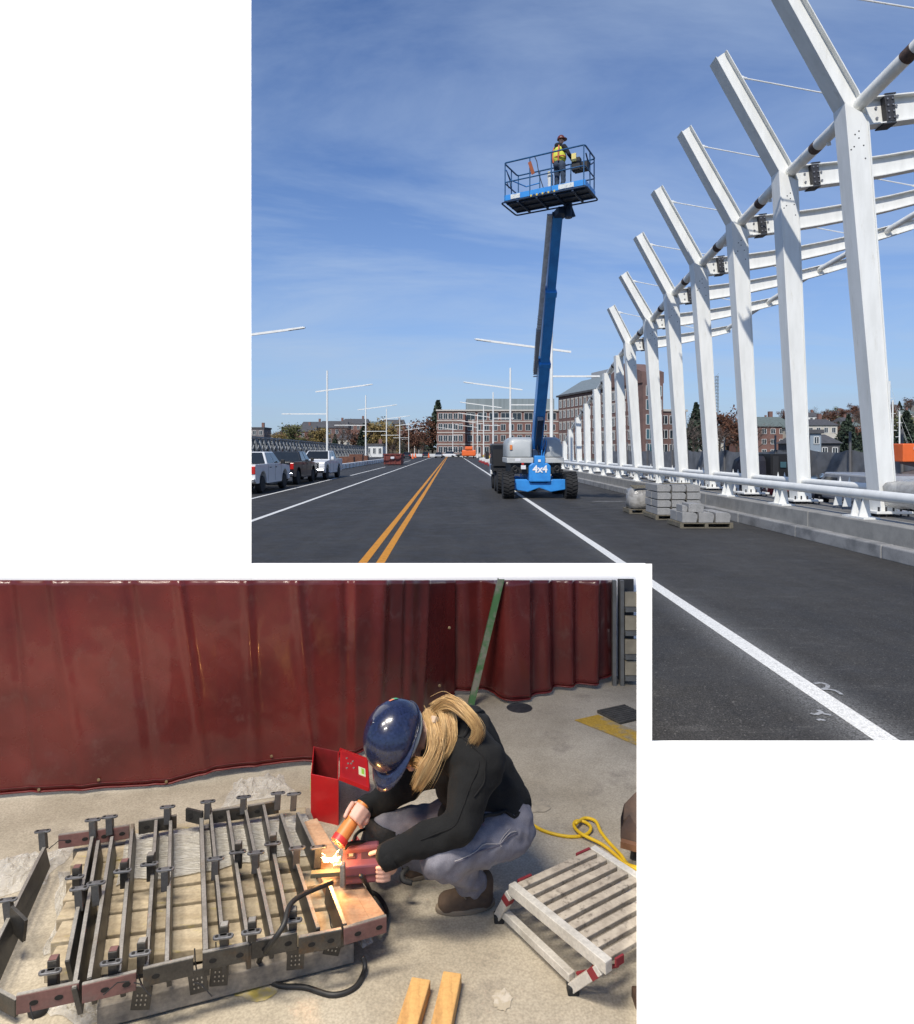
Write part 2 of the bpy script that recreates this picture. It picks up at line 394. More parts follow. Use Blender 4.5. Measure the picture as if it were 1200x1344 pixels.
# survey squiggles sprayed beside the line
def squiggle(pts, r):
    s = MB(); n = len(pts)
    for i in range(n - 1):
        a = V(pts[i]) + V((0, 0, .0006 * i)); b = V(pts[i + 1]) + V((0, 0, .0006 * i)); d = (b - a).normalized(); nn = V((-d.y, d.x, 0)) * r
        s.quad(a - nn, b - nn, b + nn, a + nn)
    return struct(s, 'survey_mark', mat('spray_mark', (.33, .335, .34), .8, col2=(.16, .16, .16), scale=25, lo=.45, hi=.7))
def pxpath(us, z=.006): return [fl(u, v, z) for u, v in us]
squiggle(pxpath([(1069, 897), (1078, 896), (1087, 899), (1086, 903), (1079, 905), (1088, 905), (1098, 907), (1105, 912)]), .016)
squiggle(pxpath([(1064, 936), (1071, 938), (1079, 935), (1074, 932), (1081, 937), (1091, 939)]), .016)
squiggle(pxpath([(1073, 945), (1079, 944), (1082, 946)]), .014)

# ------------------------------------------------------------ shop slab and its white walls
def concrete_floor_material():
    m = mat('shop_concrete', (.42, .37, .285), .78, col2=(.29, .25, .185), scale=1.5, lo=.36, hi=.64, bump=.06, bscale=40, fine=.2, fscale=110, col3=(.16, .135, .11), scale3=3.3, lo3=.56, hi3=.80)
    return m
M_floor = concrete_floor_material()
g = MB(); g.add([(-3.9, .3, .012), (1.3, .3, .012), (1.3, 4.37, .012), (1.71, 5.75, .012), (-5.7, 5.75, .012), (-5.7, .3, .012)], [(0, 1, 2, 3, 4, 5)])
g.add([(-3.9, .3, -.05), (1.3, .3, -.05), (1.3, .3, .012), (-3.9, .3, .012)], [(0, 1, 2, 3)])
g.add([(1.3, .3, -.05), (1.3, 4.37, -.05), (1.3, 4.37, .012), (1.3, .3, .012)], [(0, 1, 2, 3)])
struct(g, 'shop_floor', M_floor)
FZ = .012
WY = 5.7
def splay(x0, x1, z0, z1, y, th, cut0=False, cut1=False):
    """an upright slab whose back edges are chamfered so that only its face shows from the front"""
    s = MB(); k = (y + th) / y; b0 = x0 * k + .01 if cut0 else x0; b1 = x1 * k - .01 if cut1 else x1
    s.prism([V((x0, y, z0)), V((x1, y, z0)), V((b1, y + th, z0)), V((b0, y + th, z0))], (0, 0, z1 - z0)); return s
xr = (330 - CX) / F * WY
single(splay(-5.6, xr, 0, H + 592 / F * WY, WY, .06, cut1=True), 'tall_wall', M_wall, 'tall blank white wall standing behind the left end of the red curtain', 'wall')
zt = H - (740 - CY) / F * WY
single(splay(xr - .08, (848 - CX) / F * WY, 0, zt, WY + .004, .03, cut1=True), 'low_wall', M_wall, 'low white wall whose top edge runs just above the red welding curtain', 'wall')
y2 = 2.2; xa = (836 - CX) / F * y2; xb = (856 - CX) / F * y2; zt = H - (740 - CY) / F * y2; zb = H - (973.5 - CY) / F * y2
g = MB(); k = 2.23 / 2.2
fr_ = [V((xa, y2, 0)), V((2.35, y2, 0)), V((2.35, y2, zb)), V((xb, y2, zb)), V((xb, y2, zt)), V((xa, y2, zt))]
bk_ = [V((xa * k + .004, y2 + .03, 0)), V((2.35, y2 + .03, 0)), V((2.35, y2 + .03, zb - .01)), V((xb, y2 + .03, zb - .01)), V((xb, y2 + .03, zt - .01)), V((xa * k + .004, y2 + .03, zt - .01))]
g.loft([fr_, bk_]); single(g, 'corner_screen', M_wall, 'low blank white screen with a slim post at its end, right of the step platform', 'screen')

# unseen roof and posts, added and cut along the sun to shade the shop
RZ_ = 5.0; sx_, sy_ = math.tan(R(SUN_AZ)), 1.0
kx = math.sin(R(SUN_AZ)) / math.tan(R(SUN_EL)) * RZ_; ky = math.cos(R(SUN_AZ)) / math.tan(R(SUN_EL)) * RZ_
g = MB(); g.prism([(-4.9 - kx, 1.3 - ky, RZ_), (.335 - kx, 1.3 - ky, RZ_), (1.9 - kx, 6.42 - ky, RZ_), (-4.9 - kx, 6.42 - ky, RZ_)], (0, 0, .12)); struct(g, 'shade_roof', mat('shade_roof_sheet', (.55, .55, .53), .7))
for (px, py) in ((-5.9, 1.5), (-5.9, -3.1), (-1.6, -3.1)):
    g = MB(); g.tube([(px, py, 0), (px, py, RZ_)], .08, 10); single(g, 'shade_roof_post', mat('post_steel', (.25, .25, .25), .6), {(-5.9, 1.5): 'steel post at the front left of the added shade roof', (-5.9, -3.1): 'steel post at the rear left of the added shade roof', (-1.6, -3.1): 'steel post at the rear of the added shade roof'}[(px, py)], 'post')
for i, (lx, ly) in enumerate(SHOP_LAMPS):
    g = MB(); g.lohi((lx - .52, ly - .27, 4.74), (lx + .52, ly + .27, 4.86)); single(g, 'lamp_housing', mat('lamp_white', (.7, .7, .68), .5), ['rectangular shop lamp under the added shade roof, far left', 'rectangular shop lamp under the middle of the added shade roof', 'rectangular shop lamp at the right of the added shade roof', 'rectangular shop lamp at the rear of the added shade roof'][i], 'lamp')

# ------------------------------------------------------------ bridge edge: kerb, parapet, deck
g = MB(); g.lohi((8.62, -4, .0), (11.0, 95, .47)); struct(g, 'bridge_deck', M_deck)
kb = thing('kerb', 'low granite kerb along the foot of the concrete parapet', 'kerb', (8.08, 10, 0)); y = -3.0
while y < 62:
    g = MB(); g.lohi((7.96 + rnd.uniform(-.004, .004), y + .006, -.02), (8.27, y + 2.99, .25 + rnd.uniform(-.004, .004))); g.build('kerb_block', M_kerb, kb, bevel=.025); y += 3.0
pp = thing('parapet', 'long grey concrete parapet under the white tube rail', 'parapet', (8.45, 20, 0)); y = 14.9 - 18
while y < 62:
    g = MB(); g.lohi((8.20, y + .008, 0), (8.90, y + 5.992, .60)); g.build('panel', M_conc, pp, bevel=.018); y += 6.0
g = MB(); g.tube([(8.285, -3, .262), (8.285, 62, .262)], .006, 6)

# ------------------------------------------------------------ the row of white steel columns
ORD = ['first', 'second', 'third', 'fourth', 'fifth', 'sixth', 'seventh', 'eighth', 'ninth', 'tenth', 'eleventh', 'twelfth', 'thirteenth', 'fourteenth']
CY_ = [15.2, 18.8, 21.9, 25.1, 28.4, 31.6, 35.2, 38.4, 41.7, 44.7, 48.2, 51.4, 54.7, 58.0]
KN = [(1117, 143), (1030, 229), (967, 294), (917, 347), (881, 386), (853, 420), (826, 450), (812, 467), (796.5, 490), (783, 511), (770, 530), (758.5, 548), (748.5, 564), (741.5, 579)]
TIP = [(1010, -46), (943, 76), (898, 172), (862, 249), (838, 309), (818, 360), (802, 403)]
BE = [9.6, 9.0, 8.5, 8.06, 7.4, 6.1, 5.2]
FT = [9.0, 8.4, 7.7, 7.0, 6.2, 5.5, 5.05]
def beam_z(x): return .10 * x + .0135 * x * x
knees = [at(u, v, y) for (u, v), y in zip(KN, CY_)]
def plate(pts_l, pts_r, y0, y1):
    """vertical plate facing the camera between a left and a right outline"""
    s = MB(); n = len(pts_l)
    vs = []
    for (l, r) in zip(pts_l, pts_r): vs += [V((l[0], y0, l[1])), V((r[0], y0, r[1])), V((r[0], y1, r[1])), V((l[0], y1, l[1]))]
    fs = []
    for i in range(n - 1):
        for k in range(4): fs.append((4 * i + k, 4 * i + (k + 1) % 4, 4 * i + 4 + (k + 1) % 4, 4 * i + 4 + k))
    fs += [(3, 2, 1, 0), tuple(4 * (n - 1) + k for k in range(4))]
    return s.add(vs, fs)
def off(pts, d): return [(p[0] + d, p[1]) for p in pts]
for k, yk in enumerate(CY_):
    K = knees[k]; bx = 10.13; zb = .60; has = k < 7
    lab = ('%s white bridge column from the plastic wrapped rail, with a raised arm and cross beam' if has else '%s white bridge column from the plastic wrapped rail, a plain blade without an arm') % ORD[k]
    t = thing('arch_frame', lab, 'column', (bx, yk, zb), 0, 'white steel columns along the bridge edge')
    wb, wk = .40, (.56 if k < 7 else .46 - .02 * (k - 7)); d = .46 if has else .5
    L0 = [(bx - wb / 2, zb), (K.x - wk / 2, K.z)]; R0 = [(bx + wb / 2, zb), (K.x + wk / 2, K.z)]
    yf, yb_ = yk - d / 2, yk + d / 2
    if not has: L0[-1] = (K.x - wk / 2, K.z); R0[-1] = (K.x + wk / 2, K.z)
    else: R0[-1] = (K.x + wk / 2, K.z - .25); L0[-1] = (K.x - wk / 2, K.z + .02)
    plate(off(L0, .034), off(R0, -.034), yf + .022, yb_ - .022).build('post_web', M_white, t)
    plate(L0, off(L0, .034), yf, yb_).build('post_flange', M_white, t, bevel=.006)
    plate(off(R0, -.034), R0, yf, yb_).build('post_flange', M_white, t, bevel=.006)
    # base plate with anchor bolts
    g = MB(); g.lohi((bx - .42, yk - .42, zb - .06), (bx + .42, yk + .42, zb)); g.build('base_plate', M_white, t, bevel=.01)
    if k < 8:
        g = MB()
        for i in range(5):
            for sy in (-.36, .36): g.tube([(bx - .34 + .17 * i, yk + sy, zb - .12), (bx - .34 + .17 * i, yk + sy, zb + .10)], .022, 6)
        g.build('anchor_bolts', M_bolt, t, kind='stuff')
    if not has: continue
    T = at(*TIP[k], yk); wa, wt = .54, .38
    ad = V((T.x - K.x, 0, T.z - K.z)).normalized(); nx = V((ad.z, 0, -ad.x))
    LL = [(K.x - wk / 2, K.z + .02), (T.x - nx.x * wt / 2, T.z - nx.z * wt / 2)]
    RR = [(K.x + wk / 2, K.z - .25), (K.x + wk / 2 - .22, K.z + .30), (T.x + nx.x * wt / 2, T.z + nx.z * wt / 2)]
    fw = .03
    Lp = [LL[0], ((LL[0][0] * .85 + LL[1][0] * .15), (LL[0][1] * .85 + LL[1][1] * .15)), LL[1]]
    plate([(p[0] + fw, p[1]) for p in Lp], [(p[0] - fw, p[1]) for p in RR], yk - .10, yk - .07).build('arm_web', M_white, t)
    plate(Lp, off(Lp, fw), yf, yb_).build('arm_flange', M_white, t, bevel=.006)
    plate(off(RR, -fw), RR, yf, yb_).build('arm_flange', M_white, t, bevel=.006)
    # cross beam curving up to the far side
    n = 7; x0 = K.x + wk / 2; Lb = BE[k]; xs = [Lb * i / n for i in range(n + 1)]
    cz = lambda x: K.z - .12 + beam_z(x); hd = lambda x: .33 - .13 * x / Lb
    web = MB(); top = MB(); bot = MB()
    def sweep(s, z0, z1, ya, yb2):
        rings = []
        for i, x in enumerate(xs):
            e = (.14 if i == n else 0)
            rings.append([V((x0 + x + (e if z1(x) > cz(x) else -e * .0), ya, z1(x))), V((x0 + x + (e if z1(x) > cz(x) else 0), yb2, z1(x))), V((x0 + x, yb2, z0(x))), V((x0 + x, ya, z0(x)))])
        s.loft(rings)
    sweep(web, lambda x: cz(x) - hd(x) + .03, lambda x: cz(x) + hd(x) - .03, yk - .012, yk + .012); web.build('beam_web', M_white, t)
    sweep(top, lambda x: cz(x) + hd(x) - .03, lambda x: cz(x) + hd(x), yk - .15, yk + .15); top.build('beam_flange', M_white, t)
    sweep(bot, lambda x: cz(x) - hd(x), lambda x: cz(x) - hd(x) + .03, yk - .15, yk + .15); bot.build('beam_flange', M_white, t)
    # bolted splice
    xs0 = x0 + .42; g = MB()
    M_ = Matrix.Rotation(-.11, 3, 'Y'); c = V((xs0 + .12, yk, cz(.54)))
    g.box(c + V((0, -.09, 0)), (.22, .16, .60), M_); g.box(c + V((0, 0, -.345)), (.30, .34, .03), M_); g.box(c + V((0, 0, .345)), (.26, .34, .03), M_)
    g.build('splice_plate', M_bolt, t, bevel=.006)
    g = MB()
    for i in range(4):
        for j in (-.06, .06): g.box(c + M_ @ V((j, -.18, -.22 + .145 * i)), (.035, .03, .035), M_)
    for j in (-.24, .24):
        for i in (-.14, .10): g.tube([c + M_ @ V((j, -.02, i)), c + M_ @ V((j, -.04, i))], .032, 8)
    g.build('bolts', mat('galvanised', (.30, .30, .31), .5, .6, var=.3), t, kind='stuff')
    # small drilled holes on the post
    g = MB()
    for (a, b) in ((.06, -.62), (.06, -.78), (-.03, -.70), (.17, -.95), (-.12, -1.05), (-.05, -.98), (.21, -1.25)):
        g.tube([(K.x + a, yf + .025, K.z + b), (K.x + a, yf + .018, K.z + b)], .018, 8)
    g.build('bolt_holes', M_bolt, t, kind='stuff')
    # tie rod with its lugs
    fr = .80; lug = V((RR[1][0] * (1 - fr) + RR[2][0] * fr, yk, RR[1][1] * (1 - fr) + RR[2][1] * fr)); xe = Lb * .70
    e = V((x0 + xe, yk, cz(xe) + hd(xe) + .06))
    dd = (e - lug).normalized()
    g = MB(); g.tube([lug + dd * .12, e - dd * .10], .020, 8); g.build('tie_rod', M_white, t, smooth=True)
    g = MB(); g.bar(lug - V((.06, 0, 0)), lug + dd * .2, .03, .11); g.tube([lug + dd * .13, lug + dd * .30], .036, 8); g.build('rod_lug', M_white, t); g = MB(); g.bar(e + V((0, 0, -.1)), e + V((0, 0, .05)), .03, .12); g.tube([e - dd * .28, e - dd * .05], .036, 8)
    g.build('rod_lug', M_white, t)
# round purlins from knee to knee, with their dark joint rings
purl = thing('purlin_tube', 'round white tube climbing from knee to knee of the columns', 'tube', knees[13]); K0 = [k + V((.13, 0, .03)) for k in knees]
K0 = [at(1302, -38, 11.9)] + K0
for i in range(len(K0) - 1):
    a, b = K0[i + 1], K0[i]; g = MB(); g.tube([a, b],   .155 if i < 9 else .135, 16); g.build('tube_segment', M_white, purl, smooth=True)
    if i < 12:
        c = a.lerp(b, .46); d = (b - a).normalized(); g = MB(); g.tube([c - d * .13, c + d * .13],   .160 if i < 9 else .140, 16); g.build('joint_ring', M_rust, purl, smooth=True)
        g = MB(); c = a.lerp(b, .62); g.bar(c + V((.02, 0, -.12)), c + V((.05, 0, -.24)), .03, .10); g.build('lug', M_white, purl); g = MB(); c = a.lerp(b, .22); g.bar(c + V((.0, -.02, .12)), c + d * .25 + V((0, -.02, .13)), .03, .05); g.build('lug', M_white, purl)
purl2 = thing('purlin_tube', 'thinner white tube crossing the outer ends of the cross beams', 'tube', (15, 30, 9)); Q = []
for k in range(7):
    x0 = knees[k].x + .28; Q.append(V((x0 + FT[k], CY_[k], knees[k].z - .12 + beam_z(FT[k]) + .05)))
for i in range(6):
    a, b = Q[i + 1], Q[i]; g = MB(); g.tube([a, b], .11, 14); g.build('tube_segment', M_white, purl2, smooth=True)
    d = (b - a).normalized(); c = a.lerp(b, .5); g = MB(); g.tube([c - d * .14, c + d * .14], .117, 14); g.build('joint_ring', M_rust, purl2, smooth=True)

# ------------------------------------------------------------ tube rails
def rail(label, x, z, r, y0, ys, yend, bx, plates):
    t = thing('guard_rail', label, 'rail', (x, y0, .6)); y = y0
    g = MB(); g.tube([(x, y0, z), (x, yend, z)], r, 16); g.build('rail_tube', M_white, t, smooth=True)
    yy = ys
    while yy < yend - 1:
        b = thing_part = None
        g = MB()
        if plates:
            g.lohi((bx - .17, yy - .36, .60), (bx + .17, yy + .36, .635)); b = g.build('bracket', M_white, t)
            for sy in (-.13, .13):
                poly = [(bx - .13, yy + sy, .635), (bx + .13, yy + sy, .635), (bx + .11, yy + sy, .70), (x + .05, yy + sy, z - .05), (x - .05, yy + sy, z - .05), (bx - .10, yy + sy, .76)]
                poly = [(a[0], a[1] - .014, a[2]) for a in poly]; g = MB(); g.prism(poly, (0, .028, 0)); g.build('fin', M_white, b)
        else:
            for sy in (-.20, .20):
                poly = [(x - .05, yy + sy - .01, .55), (x + .17, yy + sy - .01, .55), (x + .17, yy + sy - .01, z + .02), (x + .13, yy + sy - .01, z + .22), (x + .09, yy + sy - .01, z + .02)]
                g = MB(); g.prism(poly, (0, .02, 0)); g.build('bracket', M_white, t)
        yy += 3.25
rail('lower white tube rail nearest the road, on finned brackets along the parapet', 8.52, 1.09, .105, -2, 13.45 - 3.25 * 3, 64, 8.50, True)
rail('white tube rail running through the feet of the columns', 10.13, 1.10, .10, 15.2, 16.9, 60, 10.13, False)
g = MB()
wrap_rnd = random.Random(3)
rings = []
for i in range(13):
    y = 15.0 - i * .38; rad = .17 + .09 * math.sin(i * .55) ** 2
    rings.append([V((10.13 + math.cos(a) * rad * wrap_rnd.uniform(.75, 1.25), y + wrap_rnd.uniform(-.06, .06), 1.08 + math.sin(a) * rad * wrap_rnd.uniform(.75, 1.3) - (.18 if math.sin(a) < -.5 else 0))) for a in [2 * math.pi * j / 14 for j in range(14)]])
g.loft(rings)
M_film = mat('plastic_film', (.62, .60, .56), .22, var=.25, scale=9, bump=.5, bscale=30)
M_film.node_tree.nodes['Principled BSDF'].inputs['Alpha'].default_value = .62
single(g, 'plastic_wrap', M_film, 'crumpled clear plastic wrapped round the rail at the nearest column', 'plastic wrap', smooth='all')
# ------------------------------------------------------------ far land, buildings, trees
M_hill = mat('hillside', (.075, .068, .04), .95, col2=(.11, .075, .045), scale=.05)
def hill(x0, x1, y0, y1, hfun, nx=26, ny=12):
    s = MB(); vs = []; fs = []
    for j in range(ny + 1):
        for i in range(nx + 1):
            x = x0 + (x1 - x0) * i / nx; y = y0 + (y1 - y0) * j / ny
            vs.append((x, y, hfun((i / nx), (j / ny), x, y)))
    for j in range(ny):
        for i in range(nx): a = j * (nx + 1) + i; fs.append((a, a + 1, a + nx + 2, a + nx + 1))
    s.add(vs, fs); return struct(s, 'hill', M_hill, smooth='all')
def hR(i, j, x, y): return -1 + 25 * min(1, j * 2.2) * (1 - .3 * math.sin(i * 9)) * min(1, .35 + i * 3)
def hL(i, j, x, y): return -1 + 13 * min(1, j * 2.0) * (.9 + .25 * math.sin(i * 7 + 1)) * max(0.15, 1 - max(0, (i - .75) * 3.4))
hill(95, 620, 230, 560, hR); hill(-330, 5, 300, 560, hL)
def ground_R(x, y): return hR((x - 95) / 525, (y - 230) / 330, x, y) if y > 230 else 0
def ground_L(x, y): return hL((x + 330) / 335, (y - 300) / 260, x, y) if y > 300 else 0

M_brick = mat('red_brick', (.20, .11, .09), .9, col2=(.16, .09, .075), scale=.9, fine=.12, fscale=12)
M_brick2 = mat('brown_brick', (.175, .105, .09), .9, col2=(.135, .085, .075), scale=.7, fine=.12, fscale=12)
M_cream = mat('cream_siding', (.52, .49, .42), .85, scale=.8)
M_stone = mat('pale_stone_band', (.50, .47, .42), .85, scale=.8)
M_glass = mat('window_glass', (.035, .05, .062), .12, var=.5, scale=.35)
M_glassb = mat('teal_glass', (.06, .13, .16), .10, var=.4, scale=.3)
M_frame = mat('window_frame', (.62, .62, .60), .6)
M_roofg = mat('grey_metal_roof', (.20, .235, .24), .5, var=.2, scale=.5, stretch=(3, 3, .1))
M_slate = mat('slate_roof', (.085, .085, .09), .8, var=.3, scale=1.5)
M_greenroof = mat('green_grey_roof', (.13, .16, .15), .8, var=.2, scale=1.5)
M_bluegr = mat('blue_grey_siding', (.25, .30, .35), .85)
M_white_h = mat('white_siding', (.66, .66, .63), .85)
M_bark = mat('bark', (.07, .055, .043), .95, var=.3, scale=4)
Z3 = V((0, 0, 1))
def windows(t, o, d, n, cols, rows, w, h, name='windows', m=None, frame=True, lintel=False):
    """o: lower left of the facade; cols: distances along d; rows: sill heights"""
    o = V(o); d = V(d).normalized(); n = V(n).normalized(); g = MB(); f = MB(); l = MB()
    for z in rows:
        for c in cols:
            p = o + d * c + Z3 * z
            q = [p + d * (-w / 2), p + d * (w / 2), p + d * (w / 2) + Z3 * h, p + d * (-w / 2) + Z3 * h]
            g.prism([a + n * .01 for a in q], n * .05)
            if frame:
                e = .12
                for (a, b) in ((q[0], q[1]), (q[1], q[2]), (q[2], q[3]), (q[3], q[0])): f.bar(a + n * .05, b + n * .05, e, e, up=n)
                f.bar(p + n * .07, p + Z3 * h + n * .07, .09, .08, up=n)
            if lintel: l.bar(q[3] - d * .25 + Z3 * .28 + n * .05, q[2] + d * .25 + Z3 * .28 + n * .05, .16, .34, up=Z3)
    gl = g.build(name, m or M_glass, t, kind='stuff')
    if frame: f.build('window_frames', M_frame, t, kind='stuff')
    if lintel: l.build('lintels', M_stone, t, kind='stuff')
# brick office block at the end of the road
b1 = thing('office_building', 'long red brick office block with grey metal top storey at the end of the road', 'building', (18, 235, 0))
g = MB(); g.lohi((4.7, 235, -.1), (41, 258, 16.2)); g.build('wall', M_brick, b1)
g = MB(); g.lohi((-5.2, 229, -.1), (4.75, 255, 15.9)); g.build('wall', M_brick, b1)
g = MB(); g.lohi((4.3, 234.4, 16.2), (41.3, 258.2, 16.75)); g.build('cornice', M_stone, b1)
g = MB(); g.lohi((-5.6, 228.6, 15.9), (4.7, 255, 16.4)); g.build('cornice', M_stone, b1)
g = MB(); g.lohi((5.6, 246, 16.7), (39, 257, 21.6)); g.build('metal_storey', M_roofg, b1)
for z in (4.0, 8.1, 12.3):
    g = MB(); g.lohi((4.72, 234.86, z), (41, 235, z + .35)); g.build('stone_band', M_stone, b1)
    g = MB(); g.lohi((-5.2, 228.86, z), (4.75, 229, z + .35)); g.build('stone_band', M_stone, b1)
windows(b1, (4.7, 235, 0), (1, 0, 0), (0, -1, 0), [2.0 + 3.0 * i for i in range(12)], [1.0, 5.2, 9.2], 1.7, 2.3)
windows(b1, (4.7, 235, 0), (1, 0, 0), (0, -1, 0), [2.2 + 4.2 * i for i in range(9)], [13.0], 3.2, 2.6)
windows(b1, (-5.2, 229, 0), (1, 0, 0), (0, -1, 0), [1.3, 3.0, 4.7, 6.6, 8.4], [1.2, 5.2, 9.3, 13.0], 1.4, 2.1)
windows(b1, (-5.2, 255, 0), (0, -1, 0), (-1, 0, 0), [4 + 4 * i for i in range(6)], [1.2, 5.2, 9.3], 1.7, 2.1)
# tall brick building behind the columns
C0 = V((31.5, 191, 0)); C1 = V((44, 149, 0)); dd = (C1 - C0).normalized(); nn = V((dd.y, -dd.x, 0)); inn = -nn; LB = (C1 - C0).length
b2 = thing('brick_building', 'tall brown brick building with grey mansard roof seen between the white columns', 'building', C0.lerp(C1, .5))
def obox(t, a, b, dep0, dep1, z0, z1, name, m, d=dd, o=C0, i=inn):
    s = MB(); p = [o + d * a + i * dep0, o + d * b + i * dep0, o + d * b + i * dep1, o + d * a + i * dep1]
    s.prism([V((q.x, q.y, z0)) for q in p], (0, 0, z1 - z0)); return s.build(name, m, t)
obox(b2, 0, LB * .63, 0, 16, -.1, 17.6, 'wall', M_brick2); obox(b2, LB * .63, LB, .003, 5.4, -.1, 17.6, 'wall', M_brick2); obox(b2, -.4, LB * .62, -.6, 16.4, 17.6, 18.1, 'cornice', M_slate)
g = MB()
def q_(a, i, z): p = C0 + dd * a + inn * i; return V((p.x, p.y, z))
g.loft([[q_(0, -.2, 18.1), q_(LB * .62, -.2, 18.1), q_(LB * .62, 16, 18.1), q_(0, 16, 18.1)], [q_(4, 5.5, 22.2), q_(LB * .58, 5.5, 22.2), q_(LB * .58, 12, 22.2), q_(4, 12, 22.2)]]); g.build('roof', M_roofg, b2)
obox(b2, LB * .2, LB * .42, 6, 11, 22.2, 24.0, 'rooftop_plant', mat('vent_grey', (.33, .34, .35), .6))
obox(b2, LB * .64, LB, -.3, 5.6, 17.6, 20.2, 'gable_wall', M_brick2)
g = MB(); g.prism([q_(LB * .64, -.3, 20.2), q_(LB, -.3, 20.2), q_(LB * .82, -.3, 23.0)], inn * 5.9); g.build('gable', M_brick2, b2)
windows(b2, C0, dd, nn, [1.6 + 2.45 * i for i in range(17)], [1.2, 4.6, 8.0, 11.4, 14.4], 1.25, 1.9, lintel=True)
windows(b2, C1, inn, dd, [1.7, 4.1], [1.2, 4.6, 8.0, 11.4, 14.6], 1.7, 2.3, name='teal_windows', m=M_glassb)
b3 = thing('brick_wing', 'low flat roofed brick wing beside the tall brown brick building', 'building', (56, 155, 0))
o3 = C1 + inn * 5.9 + dd * -2
obox(b3, 0, 7.2, 0, 12, -.1, 11.2, 'wall', M_brick2, d=inn, o=o3, i=-dd); obox(b3, -.1, 7.5, -.3, 12, 11.2, 11.7, 'cornice', M_stone, d=inn, o=o3, i=-dd)
windows(b3, o3, inn, dd, [1.2, 3.5, 5.8], [1.4, 4.8, 8.2], 1.7, 2.0)
def gable_house(x, y, z, w, d, h, rh, wall, roof, label, rz=0, floors=2, cols=3, chim=True, group=None, flat=False):
    t = thing('house', label, 'house', (x, y, z), 0, group); Mz = Matrix.Rotation(rz, 3, 'Z'); o = V((x, y, z))
    def T(p): return o + Mz @ V(p)
    s = MB(); s.prism([T((-w / 2, -d / 2, -3)), T((w / 2, -d / 2, -3)), T((w / 2, d / 2, -3)), T((-w / 2, d / 2, -3))], (0, 0, h + 3)); s.build('wall', wall, t)
    s = MB()
    if flat:
        s.prism([T((-w / 2 - .3, -d / 2 - .3, h)), T((w / 2 + .3, -d / 2 - .3, h)), T((w / 2 + .3, d / 2 + .3, h)), T((-w / 2 - .3, d / 2 + .3, h))], (0, 0, .6))
    else:
        s.loft([[T((-w / 2 - .4, -d / 2 - .4, h)), T((w / 2 + .4, -d / 2 - .4, h)), T((w / 2 + .4, d / 2 + .4, h)), T((-w / 2 - .4, d / 2 + .4, h))],
                [T((-w / 2 + .6, -.1, h + rh)), T((w / 2 - .6, -.1, h + rh)), T((w / 2 - .6, .1, h + rh)), T((-w / 2 + .6, .1, h + rh))]])
    r = s.build('roof', roof, t)
    if chim:
        s = MB(); c = T((w * .25, .5, h + rh * .6)); s.lohi(c - V((.5, .5, 0)), c + V((.5, .5, rh * .4 + 1.6))); s.build('chimney', M_brick, r)
    fh = h / floors
    windows(t, T((-w / 2, -d / 2, 0)), Mz @ V((1, 0, 0)), Mz @ V((0, -1, 0)), [w * (i + .5) / cols for i in range(cols)], [fh * k + fh * .3 for k in range(floors)], min(1.3, w / cols * .5), fh * .48)
    return t
# right bank
def PR(u, Y): return (u - CX) * Y / F
gable_house(PR(1012, 180), 186, 0, 13, 12, 8.6, 3.0, M_brick, M_greenroof, 'brick apartment house with green grey roof and cream bays behind the tarp fence', rz=.1, floors=3, cols=5)
gable_house(PR(1046, 178), 184, 0, 6, 10, 8.2, 2.2, M_cream, M_greenroof, 'narrow cream apartment house beside the green roofed brick one', rz=.1, floors=3, cols=2)
gable_house(PR(1082, 190), 196, 0, 9, 10, 9.4, 2.0, M_cream, M_slate, 'cream three storey house with slate roof above the parked red car', floors=3, cols=4)
gable_house(PR(1100, 200), 214, 0, 7, 10, 8, 2.4, M_brick, M_slate, 'small brick house behind the cream three storey house', floors=3, cols=2)
gable_house(PR(1078, 110), 114, 0, 7, 7, 3.2, 1.6, M_slate, M_slate, 'low dark hip roofed pavilion behind the tarp fence', floors=1, cols=4, chim=False)
gable_house(PR(1075, 98), 102, 0, 3.0, 4, 4.6, .5, M_bluegr, M_slate, 'small blue grey gatehouse by the dark pavilion', floors=2, cols=2, chim=False, flat=True)
gable_house(PR(938, 210), 216, 0, 8, 9, 6.4, 2.2, M_cream, M_slate, 'cream house with grey roof among bare trees beside the thin mast', floors=2, cols=3)
hr = random.Random(21)
wl = [(M_white_h, 'white'), (M_cream, 'cream'), (M_brick, 'brick'), (M_bluegr, 'blue grey')]; rl = [(M_slate, 'slate'), (M_greenroof, 'green grey')]
for i in range(22):
    y = hr.uniform(300, 430); u = hr.uniform(985, 1225); x = PR(u, y); z = ground_R(x, y); (wm, wn_), (rm, rn) = hr.choice(wl), hr.choice(rl)
    gable_house(x, y, z, hr.uniform(6, 9), 8, hr.uniform(4, 6), hr.uniform(1.8, 2.8), wm, rm, '%s hillside house with %s roof among trees across the water' % (wn_, rn), rz=hr.uniform(-.4, .4), group='%s houses with %s roofs on the right hill' % (wn_, rn))
